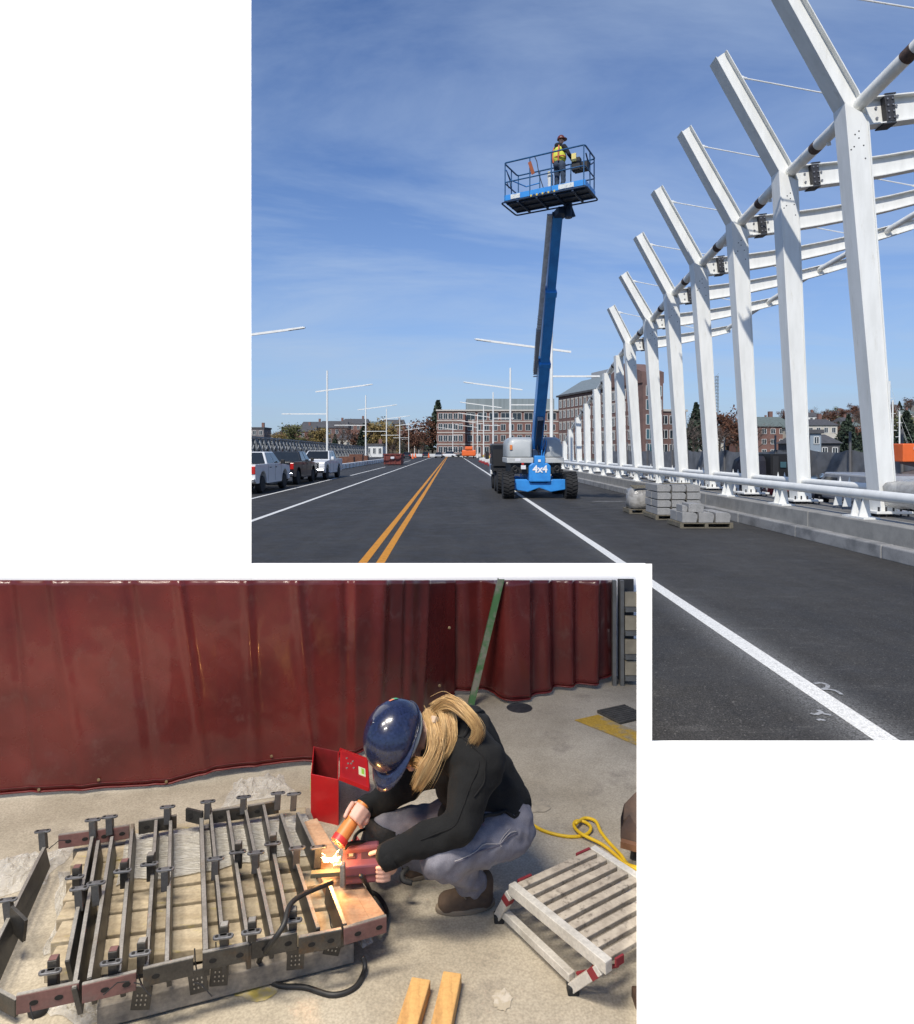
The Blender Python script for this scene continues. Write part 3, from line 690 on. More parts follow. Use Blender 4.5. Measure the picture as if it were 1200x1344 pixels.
# left bank
for (u, Y, w, h, rh, wm, rm, lab, fl_) in [
    (339, 260, 7.5, 10.5, 1, mat('grey_block', (.18, .16, .16), .8), M_slate, 'grey flat topped block beyond the truss bridge near the white wall', True),
    (372, 330, 10, 9, 2, M_white_h, M_slate, 'small white house beyond the truss bridge', False),
    (395, 300, 16, 10.5, 3, M_brick, M_slate, 'brick terrace with dark slate roof left of the first tall lamp post', False),
    (412, 340, 12, 14, 3, M_brick2, M_slate, 'dark brown brick terrace with chimneys behind the brick one', False),
    (440, 320, 14, 13, 3.5, M_brick2, M_slate, 'brown brick house with steep roof behind the first tall lamp post', False),
    (468, 350, 14, 16, 3, M_brick, M_slate, 'tall brick house on the rise between the lamp posts', False),
    (459, 310, 9, 7, 3, M_cream, M_slate, 'small cream house low between the lamp posts', False),
    (498, 360, 15, 15, 3, M_brick2, M_greenroof, 'brown brick house with green grey roof on the left hill', False),
    (517, 370, 13, 16, 3.5, M_brick, M_slate, 'brick house with slate roof crowning the left hill', False),
    (538, 380, 16, 10, 3, M_brick2, M_slate, 'low brown brick block beside the dark evergreen', False),
    (494, 200, 5, 3.4, .5, M_white_h, M_slate, 'low white shed behind the red skip', True)]:
    gable_house((u - CX) * Y / F, Y, 0, w, 10, h, rh, wm, rm, lab, floors=max(2, int(h / 3.4)) if h > 6 else 1, cols=4 if w > 9 else 3, flat=fl_)
# trees
def leaf_mat(n, a, b): return mat('foliage_' + n, a, .9, col2=b, scale=.6, lo=.35, hi=.65)
KINDS = {'rust': leaf_mat('rust', (.15, .065, .04), (.10, .05, .03)), 'olive': leaf_mat('olive', (.14, .14, .055), (.09, .10, .04)), 'ochre': leaf_mat('ochre', (.26, .18, .06), (.17, .125, .045)),
         'evergreen': leaf_mat('evergreen', (.04, .058, .036), (.025, .04, .026)), 'bare': leaf_mat('bare', (.14, .11, .095), (.10, .078, .068))}
def tree_meshes(kind, seed):
    r = random.Random(seed); tk = MB(); cr_ = MB(); hh = 8.0
    tk.tube([(0, 0, -.5), (.1, 0, 2.0), (.0, .1, 4.2), (.1, 0, 6.2)], [.26, .2, .14, .06], 7)
    tips = []
    for i in range(9):
        a = i * 2.4; z0 = 1.9 + i * .45; q = V((math.cos(a) * r.uniform(1.2, 2.4), math.sin(a) * r.uniform(1.2, 2.4), z0 + r.uniform(1, 2.2))); tips.append(q)
        tk.tube([(0.05, 0, z0), q * .55 + V((0, 0, z0 * .45)), q], [.09, .06, .025], 5)
    n = 1300 if kind != 'bare' else 800
    for i in range(n):
        if kind == 'evergreen':
            z = r.uniform(.8, hh); rad = (hh + .3 - z) * .33 * r.uniform(.4, 1.05); a = r.uniform(0, 6.28); p = V((math.cos(a) * rad, math.sin(a) * rad, z)); sz = r.uniform(.16, .34)
        else:
            c = r.choice(tips) if r.random() < .75 else V((0, 0, r.uniform(3.2, 6.8)))
            d = V((r.gauss(0, 1), r.gauss(0, 1), r.gauss(0, .8))).normalized() * r.uniform(.2, 1.5); p = c + d; sz = r.uniform(.10, .27) if kind != 'bare' else r.uniform(.05, .14)
        nv = V((r.gauss(0, 1), r.gauss(0, 1), r.gauss(.4, 1))).normalized(); a1 = nv.orthogonal().normalized(); a2 = nv.cross(a1)
        if kind == 'bare': cr_.add([p + a1 * sz * 5, p + a2 * sz * .5, p - a1 * sz * 3], [(0, 1, 2)])
        else: cr_.add([p + a1 * sz, p + a2 * sz * .8, p - a1 * sz * .9, p - a2 * sz], [(0, 1, 2, 3)])
    return tk.mesh('trunk'), cr_.mesh('crown')
TM = {}
for kd in KINDS:
    TM[kd] = []
    for sd in range(3):
        a, b = tree_meshes(kd, sd * 17 + len(kd)); a.materials.append(M_bark); b.materials.append(KINDS[kd]); TM[kd].append((a, b))
TL = {'rust': 'rust brown autumn tree', 'olive': 'olive green tree', 'ochre': 'yellow ochre autumn tree', 'evergreen': 'dark conical evergreen', 'bare': 'bare grey twiggy tree'}
def tree(x, y, z, h, kind, where, group, r):
    a, b = r.choice(TM[kind]); s = h / 8.0
    t = thing('tree', TL[kind] + ' ' + where, 'tree', (x, y, z), r.uniform(0, 6.28), TL[kind] + 's ' + group); t.scale = (s * r.uniform(.9, 1.3), s * r.uniform(.9, 1.3), s)
    for n_, me in (('trunk', a), ('crown', b)):
        o = bpy.data.objects.new(n_, me); COL.objects.link(o); o.parent = t
tr = random.Random(5)
for i in range(150):
    y = tr.uniform(240, 430); u = tr.uniform(905, 1235); x = PR(u, y)
    if x < 95: x = 97 + tr.uniform(0, 10)
    tree(x, y, ground_R(x, y) - .3, tr.uniform(6, 10.5), tr.choice(['rust', 'rust', 'bare', 'olive', 'evergreen', 'bare']), 'among the houses on the right hill', 'on the right hill', tr)
for i in range(80):
    y = tr.uniform(255, 420); u = tr.uniform(335, 570); x = (u - CX) * y / F
    tree(x, y, ground_L(x, y) - .3, tr.uniform(6, 11), tr.choice(['olive', 'bare', 'rust', 'bare', 'ochre', 'evergreen']), 'on the left hill beyond the truss bridge', 'on the left hill', tr)
for (u, Y, h, kd, wh) in [(575, 262, 22, 'evergreen', 'hard against the left end of the office block'), (568, 250, 14, 'rust', 'in front of the tall evergreen'), (541, 240, 12, 'rust', 'beside the far parked cars'), (510, 235, 13, 'ochre', 'behind the red skip'), (494, 235, 13, 'ochre', 'behind the low white shed'), (478, 240, 12, 'evergreen', 'left of the low white shed'), (450, 235, 13, 'bare', 'in front of the brown brick house'), (420, 240, 11, 'ochre', 'in front of the brick terrace'), (382, 250, 13, 'olive', 'above the small white house'), (365, 235, 9, 'ochre', 'low beyond the truss bridge'),
                          (1114, 120, 8.6, 'evergreen', 'behind the tarp fence beside the dark pavilion'), (1108, 124, 7.6, 'evergreen', 'close behind the broad evergreen'), (1190, 130, 10, 'evergreen', 'beside the boat masts'), (1180, 150, 11, 'olive', 'behind the boat masts'), (914, 150, 13, 'evergreen', 'beside the low brick wing'), (910, 130, 9, 'bare', 'in front of the low brick wing'), (955, 165, 12.5, 'rust', 'right of the thin mast'), (968, 160, 10, 'rust', 'between the mast and the brick apartments'), (945, 140, 8, 'bare', 'below the thin mast'), (990, 150, 9, 'bare', 'left of the brick apartments'), (548, 230, 9, 'rust', 'at the far kerb by the crossing')]:
    tree((u - CX) * Y / F, Y, -.1, h, kd, wh, wh, tr)
g = MB()
for a in range(4): g.tube([(PR(941, 230) + (.55 if a & 1 else -.55), 230 + (.55 if a & 2 else -.55), 0), (PR(941, 230) + (.4 if a & 1 else -.4), 230 + (.4 if a & 2 else -.4), 28.5)], .09, 4)
for i in range(24):
    z = 1 + i * 1.18; x = PR(941, 230); g.box((x, 229.5, z), (1.1, .1, .16)); g.box((x, 230.5, z), (1.1, .1, .16))
    g.bar((x - .5, 229.5, z), (x + .5, 229.5, z + 1.15), .08, .08)
single(g, 'lattice_mast', mat('mast_grey', (.20, .22, .23), .7), 'thin grey lattice mast rising above the trees between two columns', 'mast', kind='thing')
for (u, vt, lab) in [(1168, 500, 'tall white boat mast with spreaders just right of the first column'), (1172, 525, 'shorter white boat mast beside the tall one'), (1181, 540, 'lowest boat mast, standing apart on the right')]:
    Y = 75; x = PR(u, Y); zt = H + (CY - vt) * Y / F; g = MB(); g.tube([(x, Y, 0), (x, Y, zt)], .085, 8); g.bar((x - .5, Y, zt * .55), (x + .5, Y, zt * .55), .05, .05); g.bar((x - .35, Y, zt * .8), (x + .35, Y, zt * .8), .05, .05)
    g.tube([(x, Y, zt), (x + 3.0, Y + .5, .3)], .012, 4); single(g, 'boat_mast', M_white, lab, 'mast')

# ------------------------------------------------------------ yard behind the columns
M_tarp = mat('grey_tarp', (.20, .205, .215), .55, var=.35, scale=1.5, bump=.6, bscale=3)
fc = thing('tarp_fence', 'grey tarpaulin fence on posts along the yard behind the columns', 'fence', (16, 40, 0))
yy = 20.0
while yy < 70:
    g = MB(); g.tube([(16, yy, -.1), (16, yy, 2.75)], .05, 8); g.build('fence_post', mat('post_grey', (.12, .12, .125), .6), fc)
    vs = []; fs = []; nx, nz = 10, 6
    for i in range(nx + 1):
        for j in range(nz + 1):
            p = V((16.06 + .05 * noise.noise(V((yy + i * .3, j * .5, 0)) * 1.3), yy + 3 * i / nx, 2.05 * j / nz - .03 + (.07 * noise.noise(V((yy + i * .6, 0, 3))) - .12 * math.sin(math.pi * i / nx) if j == nz else 0)))
            vs.append(p)
    for i in range(nx):
        for j in range(nz): a = i * (nz + 1) + j; fs.append((a, a + nz + 1, a + nz + 2, a + 1))
    g = MB(); g.add(vs, fs); g.build('tarp_sheet', M_tarp, fc, smooth='all'); yy += 3.0
M_navy = mat('navy_tarp', (.018, .019, .032), .6, var=.3, scale=3, bump=.6, bscale=5)
g = MB(); r_ = random.Random(4); rings = []
for z, k in ((-.02, 1), (.5, 1.02), (1.1, .97), (1.55, .9), (1.72, .6)):
    rings.append([V((13.6 + a * .75 * k + r_.uniform(-.05, .05), 29.2 + b * .6 * k, z + r_.uniform(-.05, .05))) for a, b in ((-1, -1), (-.3, -1.05), (.4, -1), (1, -1), (1.05, 0), (1, 1), (0, 1.05), (-1, 1), (-1.04, 0))])
g.loft(rings); single(g, 'covered_pallet', M_navy, 'load wrapped in dark navy tarp behind the columns', 'covered load', bevel=.05)
t = thing('site_container', 'black site container with a small window left of the grey sheeting', 'container', (14.6, 29.5, 0))
g = MB(); g.lohi((13.9, 28.2, .05), (14.75, 30.6, 1.85)); g.build('shell', mat('black_paint', (.014, .014, .016), .5), t, bevel=.02)
g = MB(); g.lohi((14.3, 28.15, 1.25), (14.55, 28.19, 1.5)); g.build('window', M_glassb, t)
g = MB(); g.lohi((13.96, 28.16, .15), (14.22, 28.19, 1.75)); g.build('door', mat('charcoal_paint', (.03, .03, .032), .5), t)
for i in range(6): g = MB(); g.lohi((14.0 + .13 * i, 28.17, .1), (14.04 + .13 * i, 28.199, .18)); g.build('rib', MATS['charcoal_paint'], t)

# ------------------------------------------------------------ vehicles
M_tyre = mat('tyre_rubber', (.018, .018, .019), .8, var=.3, scale=8)
M_rim = mat('alloy_rim', (.42, .42, .43), .3, .8)
M_chrome = mat('chrome', (.62, .62, .63), .15, 1.0)
M_red = mat('red_lens', (.45, .015, .012), .2, coat=.5)
M_lens = mat('clear_lens', (.75, .76, .78), .1, coat=.6)
M_plate = mat('number_plate', (.70, .70, .72), .4)
M_wing = mat('car_glass', (.012, .014, .016), .06, var=.3, coat=.5)
M_blackp = mat('black_plastic', (.016, .016, .017), .55)
def wheel(t, c, r=.41, w=.28, rim=.26, name='wheel'):
    c = V(c); g = MB(); g.lathe([(rim, -w / 2), (r - .04, -w / 2), (r, -w / 2 + .05), (r, w / 2 - .05), (r - .04, w / 2), (rim, w / 2)], c, (1, 0, 0), 24); wo = g.build(name, M_tyre, t, smooth=True)
    g = MB(); g.lathe([(.02, -w / 2 + .03), (rim, -w / 2 + .02), (rim, w / 2 - .02), (.02, w / 2 - .03)], c, (1, 0, 0), 20); ro = g.build('rim', M_rim, wo, smooth=True)
    return wo
def pickup(label, loc, rz, paint, trim, tall=1.0):
    t = thing('pickup_truck', label, 'pickup truck', (0, 0, 0), 0, 'pickup trucks parked along the left kerb'); hw = .99
    def arch(cy): return [(cy + .56 * math.cos(a), .48 + .56 * math.sin(a)) for a in [math.pi * i / 8 for i in range(9)]]
    prof = [(2.88, .50), (2.94, .70), (2.93, 1.02), (2.80, 1.20), (1.55, 1.30), (1.25, 1.34), (-.98, 1.34), (-1.0, 1.36), (-2.90, 1.36), (-2.93, .60), (-2.75, .48)]
    prof += arch(-1.76)[::-1] + [(-1.1, .42), (1.3, .42)] + arch(1.95)[::-1]
    g = MB(); g.prism([(-hw, y, z) for y, z in prof], (2 * hw, 0, 0)); g.build('body', paint, t, bevel=.045, seg=3, smooth=True)
    lo = [V((sx * .95, y, 1.33)) for sx, y in ((-1, -.98), (1, -.98), (1, 1.28), (-1, 1.28))]; hi = [V((sx * .76, y, 1.93)) for sx, y in ((-1, -.90), (1, -.90), (1, .52), (-1, .52))]
    g = MB(); g.loft([lo, hi]); cab = g.build('cab', paint, t, bevel=.05, seg=3, smooth=True)
    def lerpq(a, b, c, d, m=.08, e=.012):
        a, b, c, d = map(V, (a, b, c, d)); cen = (a + b + c + d) / 4; n = (b - a).cross(d - a).normalized()
        if n.dot(cen - V((0, .2, 1.5))) < 0: n = -n
        q = [p.lerp(cen, m) + n * e for p in (a, b, c, d)]; s = MB(); s.prism([p - n * .01 for p in q], n * .008); return s
    lerpq(lo[0], lo[1], hi[1], hi[0], .12).build('rear_window', M_wing, t); lerpq(lo[3], lo[2], hi[2], hi[3], .1).build('windscreen', M_wing, t)
    for a, b, c, d in ((lo[1], lo[2], hi[2], hi[1]), (lo[0], lo[3], hi[3], hi[0])):
        m1, m2 = a.lerp(b, .48), d.lerp(c, .5)
        lerpq(a, m1, m2, d, .16).build('side_window', M_wing, t); lerpq(m1, b, c, m2, .16).build('side_window', M_wing, t)
    g = MB(); g.lohi((-.84, -2.82, 1.358), (.84, -1.06, 1.372)); g.build('bed_dark', M_blackp, t)  # dark sheet standing for the shaded hollow of the open bed
    g = MB(); g.lohi((-.78, -2.955, .78), (.78, -2.928, 1.32)); tg = g.build('tailgate', paint, t, bevel=.012)
    g = MB(); g.lohi((-.16, -2.975, 1.14), (.16, -2.95, 1.22)); g.build('handle', M_blackp, tg)
    for sx in (-1, 1):
        g = MB(); g.lohi((sx * .89 - .10, -2.965, .92), (sx * .89 + .10, -2.90, 1.28)); g.build('tail_light', M_red, t, bevel=.02)
        g = MB(); g.lohi((sx * .80 - .17, 2.86, .88), (sx * .80 + .17, 2.955, 1.12)); g.build('headlight', M_lens, t, bevel=.03)
        g = MB(); g.box((sx * 1.12, 1.05, 1.42), (.20, .12, .22)); g.build('mirror', trim, t, bevel=.03)
        for y in (-.62, .30): g = MB(); g.lohi((sx * .995 - .015, y - .10, 1.16), (sx * .995 + .015, y + .10, 1.20)); g.build('door_handle', trim, t)
        for y in (-.98, .18, 1.22): g = MB(); g.lohi((sx * .991 - .004, y - .006, .52), (sx * .991 + .004, y + .006, 1.32)); g.build('door_seam', M_blackp, t)
        for y in (-1.76, 1.95): wheel(t, (sx * .84, y, .41))
        g = MB(); g.lohi((sx * .93 - .09, -.95, .38), (sx * .93 + .09, 1.2, .43)); g.build('running_board', M_blackp, t)
    g = MB(); g.lohi((-.97, -3.06, .52), (.97, -2.90, .72)); g.build('rear_bumper', M_chrome, t, bevel=.03)
    g = MB(); g.lohi((-.98, 2.90, .48), (.98, 3.06, .72)); g.build('front_bumper', M_chrome, t, bevel=.04)
    g = MB(); g.lohi((-.60, 2.92, .76), (.60, 2.95, 1.16)); gr_ = g.build('grille', M_blackp, t)
    for z in (.84, .96, 1.08): g = MB(); g.lohi((-.58, 2.945, z - .022), (.58, 2.965, z + .022)); g.build('grille_bar', M_chrome, gr_)
    g = MB(); g.lohi((-.17, -3.075, .60), (.17, -3.06, .70)); g.build('number_plate', M_plate, t)
    g = MB(); g.lohi((-.17, 3.06, .52), (.17, 3.075, .66)); g.build('number_plate', M_plate, t)
    g = MB(); g.lohi((-.18, -.75, 1.90), (.18, -.71, 1.925)); g.build('brake_light', M_red, t)
    t.location = loc; t.rotation_euler = (0, 0, rz); t.scale = (1, 1, tall); return t
P_white = mat('white_car_paint', (.66, .67, .68), .38, coat=.3, var=.03); P_black = mat('black_car_paint', (.012, .013, .016), .32, coat=.4, var=.2)
pickup('white pickup truck seen from behind, nearest the tall white wall', (-9.78, 32.1, 0), R(-1), P_white, M_blackp, 1.0)
pickup('black pickup truck seen from behind, between two white pickups', (-9.92, 39.75, 0), R(-1), P_black, M_blackp, 1.0)
pickup('white pickup truck with chrome grille, facing this way', (-9.42, 46.4, 0), R(180 - 2), P_white, P_white, 1.02)
def far_car(label, cat, loc, rz, paint, L=4.5, hgt=1.5, van=False, name='parked_car'):
    t = thing(name, label, cat, (0, 0, 0), 0); hw = .9
    g = MB()
    if van: prof = [(-L / 2, .35), (-L / 2, hgt - .05), (-L / 2 + .1, hgt), (L * .22, hgt), (L * .36, hgt * .6), (L / 2 - .05, hgt * .5), (L / 2, .35)]
    else: prof = [(-L / 2, .35), (-L / 2, .85), (-L * .42, .95), (L * .2, .97), (L * .44, .85), (L / 2, .7), (L / 2, .35)]
    g.prism([(-hw, y, z) for y, z in prof], (2 * hw, 0, 0)); g.build('body', paint, t, bevel=.06)
    if not van:
        g = MB(); g.loft([[V((s * .85, y, .94)) for s, y in ((-1, -L * .42), (1, -L * .42), (1, L * .22), (-1, L * .22))], [V((s * .68, y, hgt)) for s, y in ((-1, -L * .3), (1, -L * .3), (1, L * .06), (-1, L * .06))]]); g.build('cabin', M_wing, t)
        g = MB(); g.loft([[V((s * .69, y, hgt - .04)) for s, y in ((-1, -L * .31), (1, -L * .31), (1, L * .07), (-1, L * .07))], [V((s * .64, y, hgt + .02)) for s, y in ((-1, -L * .28), (1, -L * .28), (1, L * .05), (-1, L * .05))]]); g.build('roof', paint, t)
    else:
        g = MB(); g.lohi((-.74, -L / 2 - .02, hgt * .55), (.74, -L / 2 + .01, hgt - .16)); g.build('rear_window', M_wing, t)
        g = MB(); g.prism([(-.92, L * .02, hgt * .6), (-.92, L * .3, hgt * .6), (-.92, L * .2, hgt - .14), (-.92, L * .02, hgt - .14)], (1.84, 0, 0)); g.build('side_window', M_wing, t)
    for s in (-1, 1):
        for y in (-L * .3, L * .32): wheel(t, (s * .80, y, .33), .33, .22, .2)
        g = MB(); g.lohi((s * .70 - .14, -L / 2 - .025, .72), (s * .70 + .14, -L / 2 + .02, .9)); g.build('tail_light', M_red, t)
        g = MB(); g.lohi((s * .66 - .15, L / 2 - .05, .58), (s * .66 + .15, L / 2 + .02, .72)); g.build('headlight', M_lens, t)
    t.location = loc; t.rotation_euler = (0, 0, rz); return t
P_red = mat('red_car_paint', (.20, .012, .014), .25, coat=.8); P_silver = mat('silver_car_paint', (.38, .39, .40), .3, .4, coat=.6); P_dark = mat('dark_car_paint', (.03, .034, .04), .25, coat=.8)
far_car('red car parked low behind the parapet between the two tallest columns', 'car', (13.3, 22.6, 0), R(70), P_red, 4.3, 1.15)
far_car('white van seen from behind in the yard, beside the red car', 'van', (12.8, 19.8, .1), R(-8), mat('dusty_white_paint', (.30, .31, .33), .35, coat=.3), 4.6, 1.2, True, 'parked_van')
far_car('dark car far down the road beside a white one', 'car', (-7.2, 178, 0), R(4), P_dark)
far_car('silver car far down the road, facing this way', 'car', (-3.4, 172, 0), R(176), P_silver)
far_car('dark hatchback at the left kerb, farthest from the crossing', 'car', (-11, 160, 0), 0, P_dark)
far_car('white car crossing the far end of the road', 'car', (-1.0, 190, 0), R(80), P_white, 4.7, 1.7)
far_car('black car following the white one at the far crossing', 'car', (3.4, 192, 0), R(85), P_black, 4.4, 1.4)

# truck half hidden behind the boom lift
t = thing('flatbed_truck', 'dark truck with silver wing half hidden behind the boom lift', 'truck', (2.6, 33, 0))
g = MB(); g.lohi((2.05, 33.2, .9), (4.1, 35.0, 2.35)); g.build('cab', P_black, t, bevel=.08)
g = MB(); g.lohi((2.0, 31.2, 1.0), (4.2, 33.15, 1.25)); g.build('flatbed', M_blackp, t)
g = MB(); g.lohi((2.0, 31.1, 1.25), (4.2, 31.2, 2.05)); g.build('headboard', M_blackp, t)
g = MB(); g.prism([(1.98, y, z) for y, z in ((33.4, .75), (33.6, 1.25), (34.3, 1.3), (34.7, .8))], (.3, 0, 0)); g.build('wing', P_silver, t, bevel=.04)
g = MB(); g.lohi((1.72, 33.0, 1.55), (1.9, 33.1, 1.95)); g.build('mirror', M_blackp, t, bevel=.02)
g = MB(); g.prism([(2.03, y, z) for y, z in ((33.5, 1.6), (34.6, 1.6), (34.4, 2.2), (33.6, 2.2))], (.03, 0, 0)); g.build('side_window', M_wing, t)
for y in (31.8, 34.0): wheel(t, (2.25, y, .5), .5, .3, .28); wheel(t, (4.0, y, .5), .5, .3, .28)

# ------------------------------------------------------------ boom lift
M_blue = mat('lift_blue', (.036, .26, .66), .35, col2=(.028, .20, .54), scale=3, coat=.25, col3=(.06, .12, .2), scale3=4, lo3=.66, hi3=.8)
M_blue2 = mat('rail_blue', (.014, .09, .22), .45, var=.3, scale=6)
M_blued = mat('lift_blue_dark', (.012, .035, .085), .45, var=.3, scale=3)
M_grey = mat('lift_cowl_grey', (.38, .40, .40), .45, col2=(.33, .35, .35), scale=2, coat=.2)
M_track = mat('cable_track', (.62, .63, .64), .5, .05, var=.3, scale=6)
lift = thing('boom_lift', 'blue telescopic boom lift with grey cowls and raised work basket on the road edge line', 'boom lift', (3.62, 27.5, 0))
g = MB(); prof = [(2.6, .40), (2.6, .72), (3.15, .80), (3.2, .62), (4.05, .62), (4.1, .80), (4.68, .72), (4.68, .40), (4.0, .30), (3.25, .30)]
prof = [(2.55, .38), (2.55, .80), (3.1, .80), (3.3, .66), (3.95, .66), (4.15, .80), (4.7, .80), (4.7, .38), (4.1, .28), (3.62, .45), (3.15, .28)]
g.prism([(x, 26.75, z) for x, z in prof], (0, .35, 0)); g.build('axle_beam', M_blue, lift, bevel=.03)
g = MB(); g.prism([(x, 29.9, z) for x, z in prof], (0, .35, 0)); g.build('axle_beam', M_blue, lift, bevel=.03)
g = MB(); g.loft([[V((x, 26.6, z)) for x, z in ((3.18, .70), (4.08, .70), (4.08, 1.36), (3.95, 1.48), (3.30, 1.48), (3.18, 1.36))], [V((x, 30.2, z)) for x, z in ((3.18, .60), (4.08, .60), (4.08, 1.2), (3.95, 1.30), (3.30, 1.30), (3.18, 1.2))]]); ch = g.build('chassis', M_blue, lift, bevel=.05)
up_rot = Matrix(((1, 0, 0), (0, 0, -1), (0, 1, 0)))          # text standing up, facing -Y
def qrot(m): return m.to_quaternion()
lettering('lettering', '4x4', .40, (3.63, 26.58, 1.22), qrot(up_rot), mat('white_print', (.8, .8, .8), .6), ch, .006, .012)
for i, (x, y) in enumerate(((2.34, 26.9), (4.92, 26.9), (2.34, 30.1), (4.92, 30.1))):
    w_ = wheel(lift, (x, y, .56), .54, .46, .30)
    g = MB()
    for k in range(22):
        a = 2 * math.pi * k / 22
        for sx in (-1, 1):
            Mx = Matrix.Rotation(a, 3, 'X') @ Matrix.Rotation(sx * .35, 3, 'Z'); c = V((x + sx * .115, y, .56)) + Matrix.Rotation(a + sx * .07, 3, 'X') @ V((0, 0, .545)); g.box(c, (.23, .065, .05), Mx)
    g.build('tread_lugs', M_tyre, w_, kind='stuff')
def rbox(a, b, m, name, par, bev=.06, seg=3, **k): s = MB(); s.lohi(a, b); return s.build(name, m, par, bevel=bev, seg=seg, smooth=True, **k)
def cowl(x0, x1, flip):
    s = MB(); w = x1 - x0
    ys = [26.75, 26.85, 27.1, 29.0, 29.15]; tp = [2.28, 2.46, 2.55, 2.55, 2.4]; ins = [.10, .03, 0, 0, .05]; rings = []
    for y, z, i in zip(ys, tp, ins):
        x0_, x1_ = x0 + i, x1 - i
        l, r = (.22, .06) if not flip else (.06, .26)
        rings.append([V((x0_, y, 1.72)), V((x1_, y, 1.72)), V((x1_, y, z - r * 1.2)), V((x1_ - r * .35, y, z - r * .35)), V((x1_ - r, y, z)), V((x0_ + l, y, z)), V((x0_ + l * .35, y, z - l * .35)), V((x0_, y, z - l * 1.2))])
    s.loft(rings); return s
cl = cowl(2.30, 3.36, False).build('cowl', M_grey, lift, bevel=.03, smooth=True); cr2 = cowl(3.84, 4.62, True).build('cowl', M_grey, lift, bevel=.03, smooth=True)
rbox((2.28, 26.72, 1.47), (3.38, 29.15, 1.70), mat('lift_skirt', (.46, .47, .46), .5), 'skirt', lift, .03); rbox((3.82, 26.72, 1.47), (4.64, 29.15, 1.70), MATS['lift_skirt'], 'skirt', lift, .03)
rbox((2.45, 26.9, 1.02), (4.55, 29.4, 1.46), M_blackp, 'engine_tray', lift, .03)
rbox((3.36, 26.95, 1.35), (3.86, 29.2, 2.05), M_blued, 'turret', lift, .03); rbox((3.40, 26.6, 1.36), (3.84, 26.95, 1.78), M_blue, 'pivot_block', lift, .03)
rbox((3.55, 26.57, 1.52), (3.66, 26.6, 1.62), MATS['white_print'], 'label_plate', lift, .004)
rbox((2.86, 26.70, 1.22), (3.06, 26.74, 1.38), M_plate, 'sign_plate', lift, .004); rbox((2.88, 26.68, 1.40), (2.98, 26.72, 1.48), M_red, 'lamp', lift, .01)
rbox((2.40, 26.70, 2.02), (2.50, 26.76, 2.22), mat('orange_reflector', (.7, .22, .06), .4), 'reflector', lift, .005); rbox((2.62, 26.715, 1.55), (2.84, 26.73, 1.66), M_plate, 'label_plate', lift, .003)
for x in (2.62, 4.35):
    g = MB(); g.tube([(x + .1 * math.cos(a), 26.78, 1.25 + .1 * math.sin(a)) for a in [2 * math.pi * i / 12 for i in range(13)]], .03, 8); g.build('tow_ring', M_blackp, lift, smooth=True)
B0 = V((3.58, 27.6, 1.75)); B1 = V((3.29, 20.15, 9.34))
def sec(t0, t1, w, h, m, name='boom_section'):
    s = MB(); s.bar(B0.lerp(B1, t0), B0.lerp(B1, t1), w, h, up=(0, -1, 0)); return s.build(name, m, lift, bevel=.015)
sec(0, .47, .40, .50, M_blue); sec(.44, .74, .345, .42, M_blue); sec(.72, 1.0, .295, .34, M_blue)
for tt, w in ((.455, .44), (.735, .38)): sec(tt, tt + .02, w, w + .1, M_blue, 'boom_collar')
offx = V((-.30, .02, 0)); s = MB(); s.bar(B0.lerp(B1, .47) + offx, B0.lerp(B1, 1.0) + offx * .78, .15, .13, up=(0, -1, 0)); s.build('cable_carrier', M_track, lift)
s = MB(); s.bar(B0.lerp(B1, .42) + offx * 1.02, B0.lerp(B1, .60) + offx * .98 - V((.02, .06, 0)), .13, .20, up=(0, -1, 0)); s.build('cable_carrier', mat('cable_track_dark', (.26, .27, .29), .6), lift)
for i in range(26):
    p = B0.lerp(B1, .40 + i * .010) + offx + V((0, -.1, 0)); s = MB(); s.bar(p, p + (B1 - B0).normalized() * .04, .16, .03, up=(0, -1, 0)); s.build('carrier_link', M_track, lift)
s = MB(); s.bar(B0 + V((0, -.35, .25)), B0.lerp(B1, .22) + V((0, -.30, -.12)), .24, .30, up=(0, -1, 0)); s.build('lift_cylinder', M_blued, lift, bevel=.02)
for (xo, ph) in ((.02, 0), (.20, 1.3), (.28, 2.2)):
    pts = [B0 + V((xo + .06 * math.sin(ph + i * .9), -.75 - .02 * i, -.45 + i * .16)) for i in range(8)]; s = MB(); s.tube(pts, .022, 8); s.build('hose', M_blue if xo > .1 else M_blackp, lift, smooth=True)
# basket
FL = V((1.59, 19.6, 9.54)); ex = V((.878, -.479, 0)); ey = V((.479, .878, 0)); BL_, BW = 2.5, 1.03
def bk(a, b, c): return FL + ex * a + ey * b + V((0, 0, c))
def bkbox(a, b, m, name, bev=.006, par=None):
    s = MB(); s.prism([bk(a[0], a[1], a[2]), bk(b[0], a[1], a[2]), bk(b[0], b[1], a[2]), bk(a[0], b[1], a[2])], (0, 0, b[2] - a[2])); return s.build(name, m, par or basket, bevel=bev)
s = MB(); s.prism([bk(0, 0, -.03), bk(BL_, 0, -.03), bk(BL_, BW, -.03), bk(0, BW, -.03)], (0, 0, .03)); basket = s.build('basket', mat('basket_floor', (.07, .085, .11), .6, .3, var=.4, scale=6), lift)
for a in (.4, 1.0, 1.55, 2.1): bkbox((a, .02, -.10), (a + .06, BW - .02, -.032), M_blued, 'floor_rib')
for b in (.12, .5, .88): bkbox((.03, b, -.075), (BL_ - .03, b + .05, -.033), M_blued, 'floor_rib')
for (a, b) in (((0, -.012, 0), (BL_, .012, .17)), ((0, BW - .012, 0), (BL_, BW + .012, .17)), ((-.012, .014, 0), (.012, BW - .014, .17)), ((BL_ - .012, .014, 0), (BL_ + .012, BW - .014, .17))): bkbox(a, b, M_blue, 'toe_board')
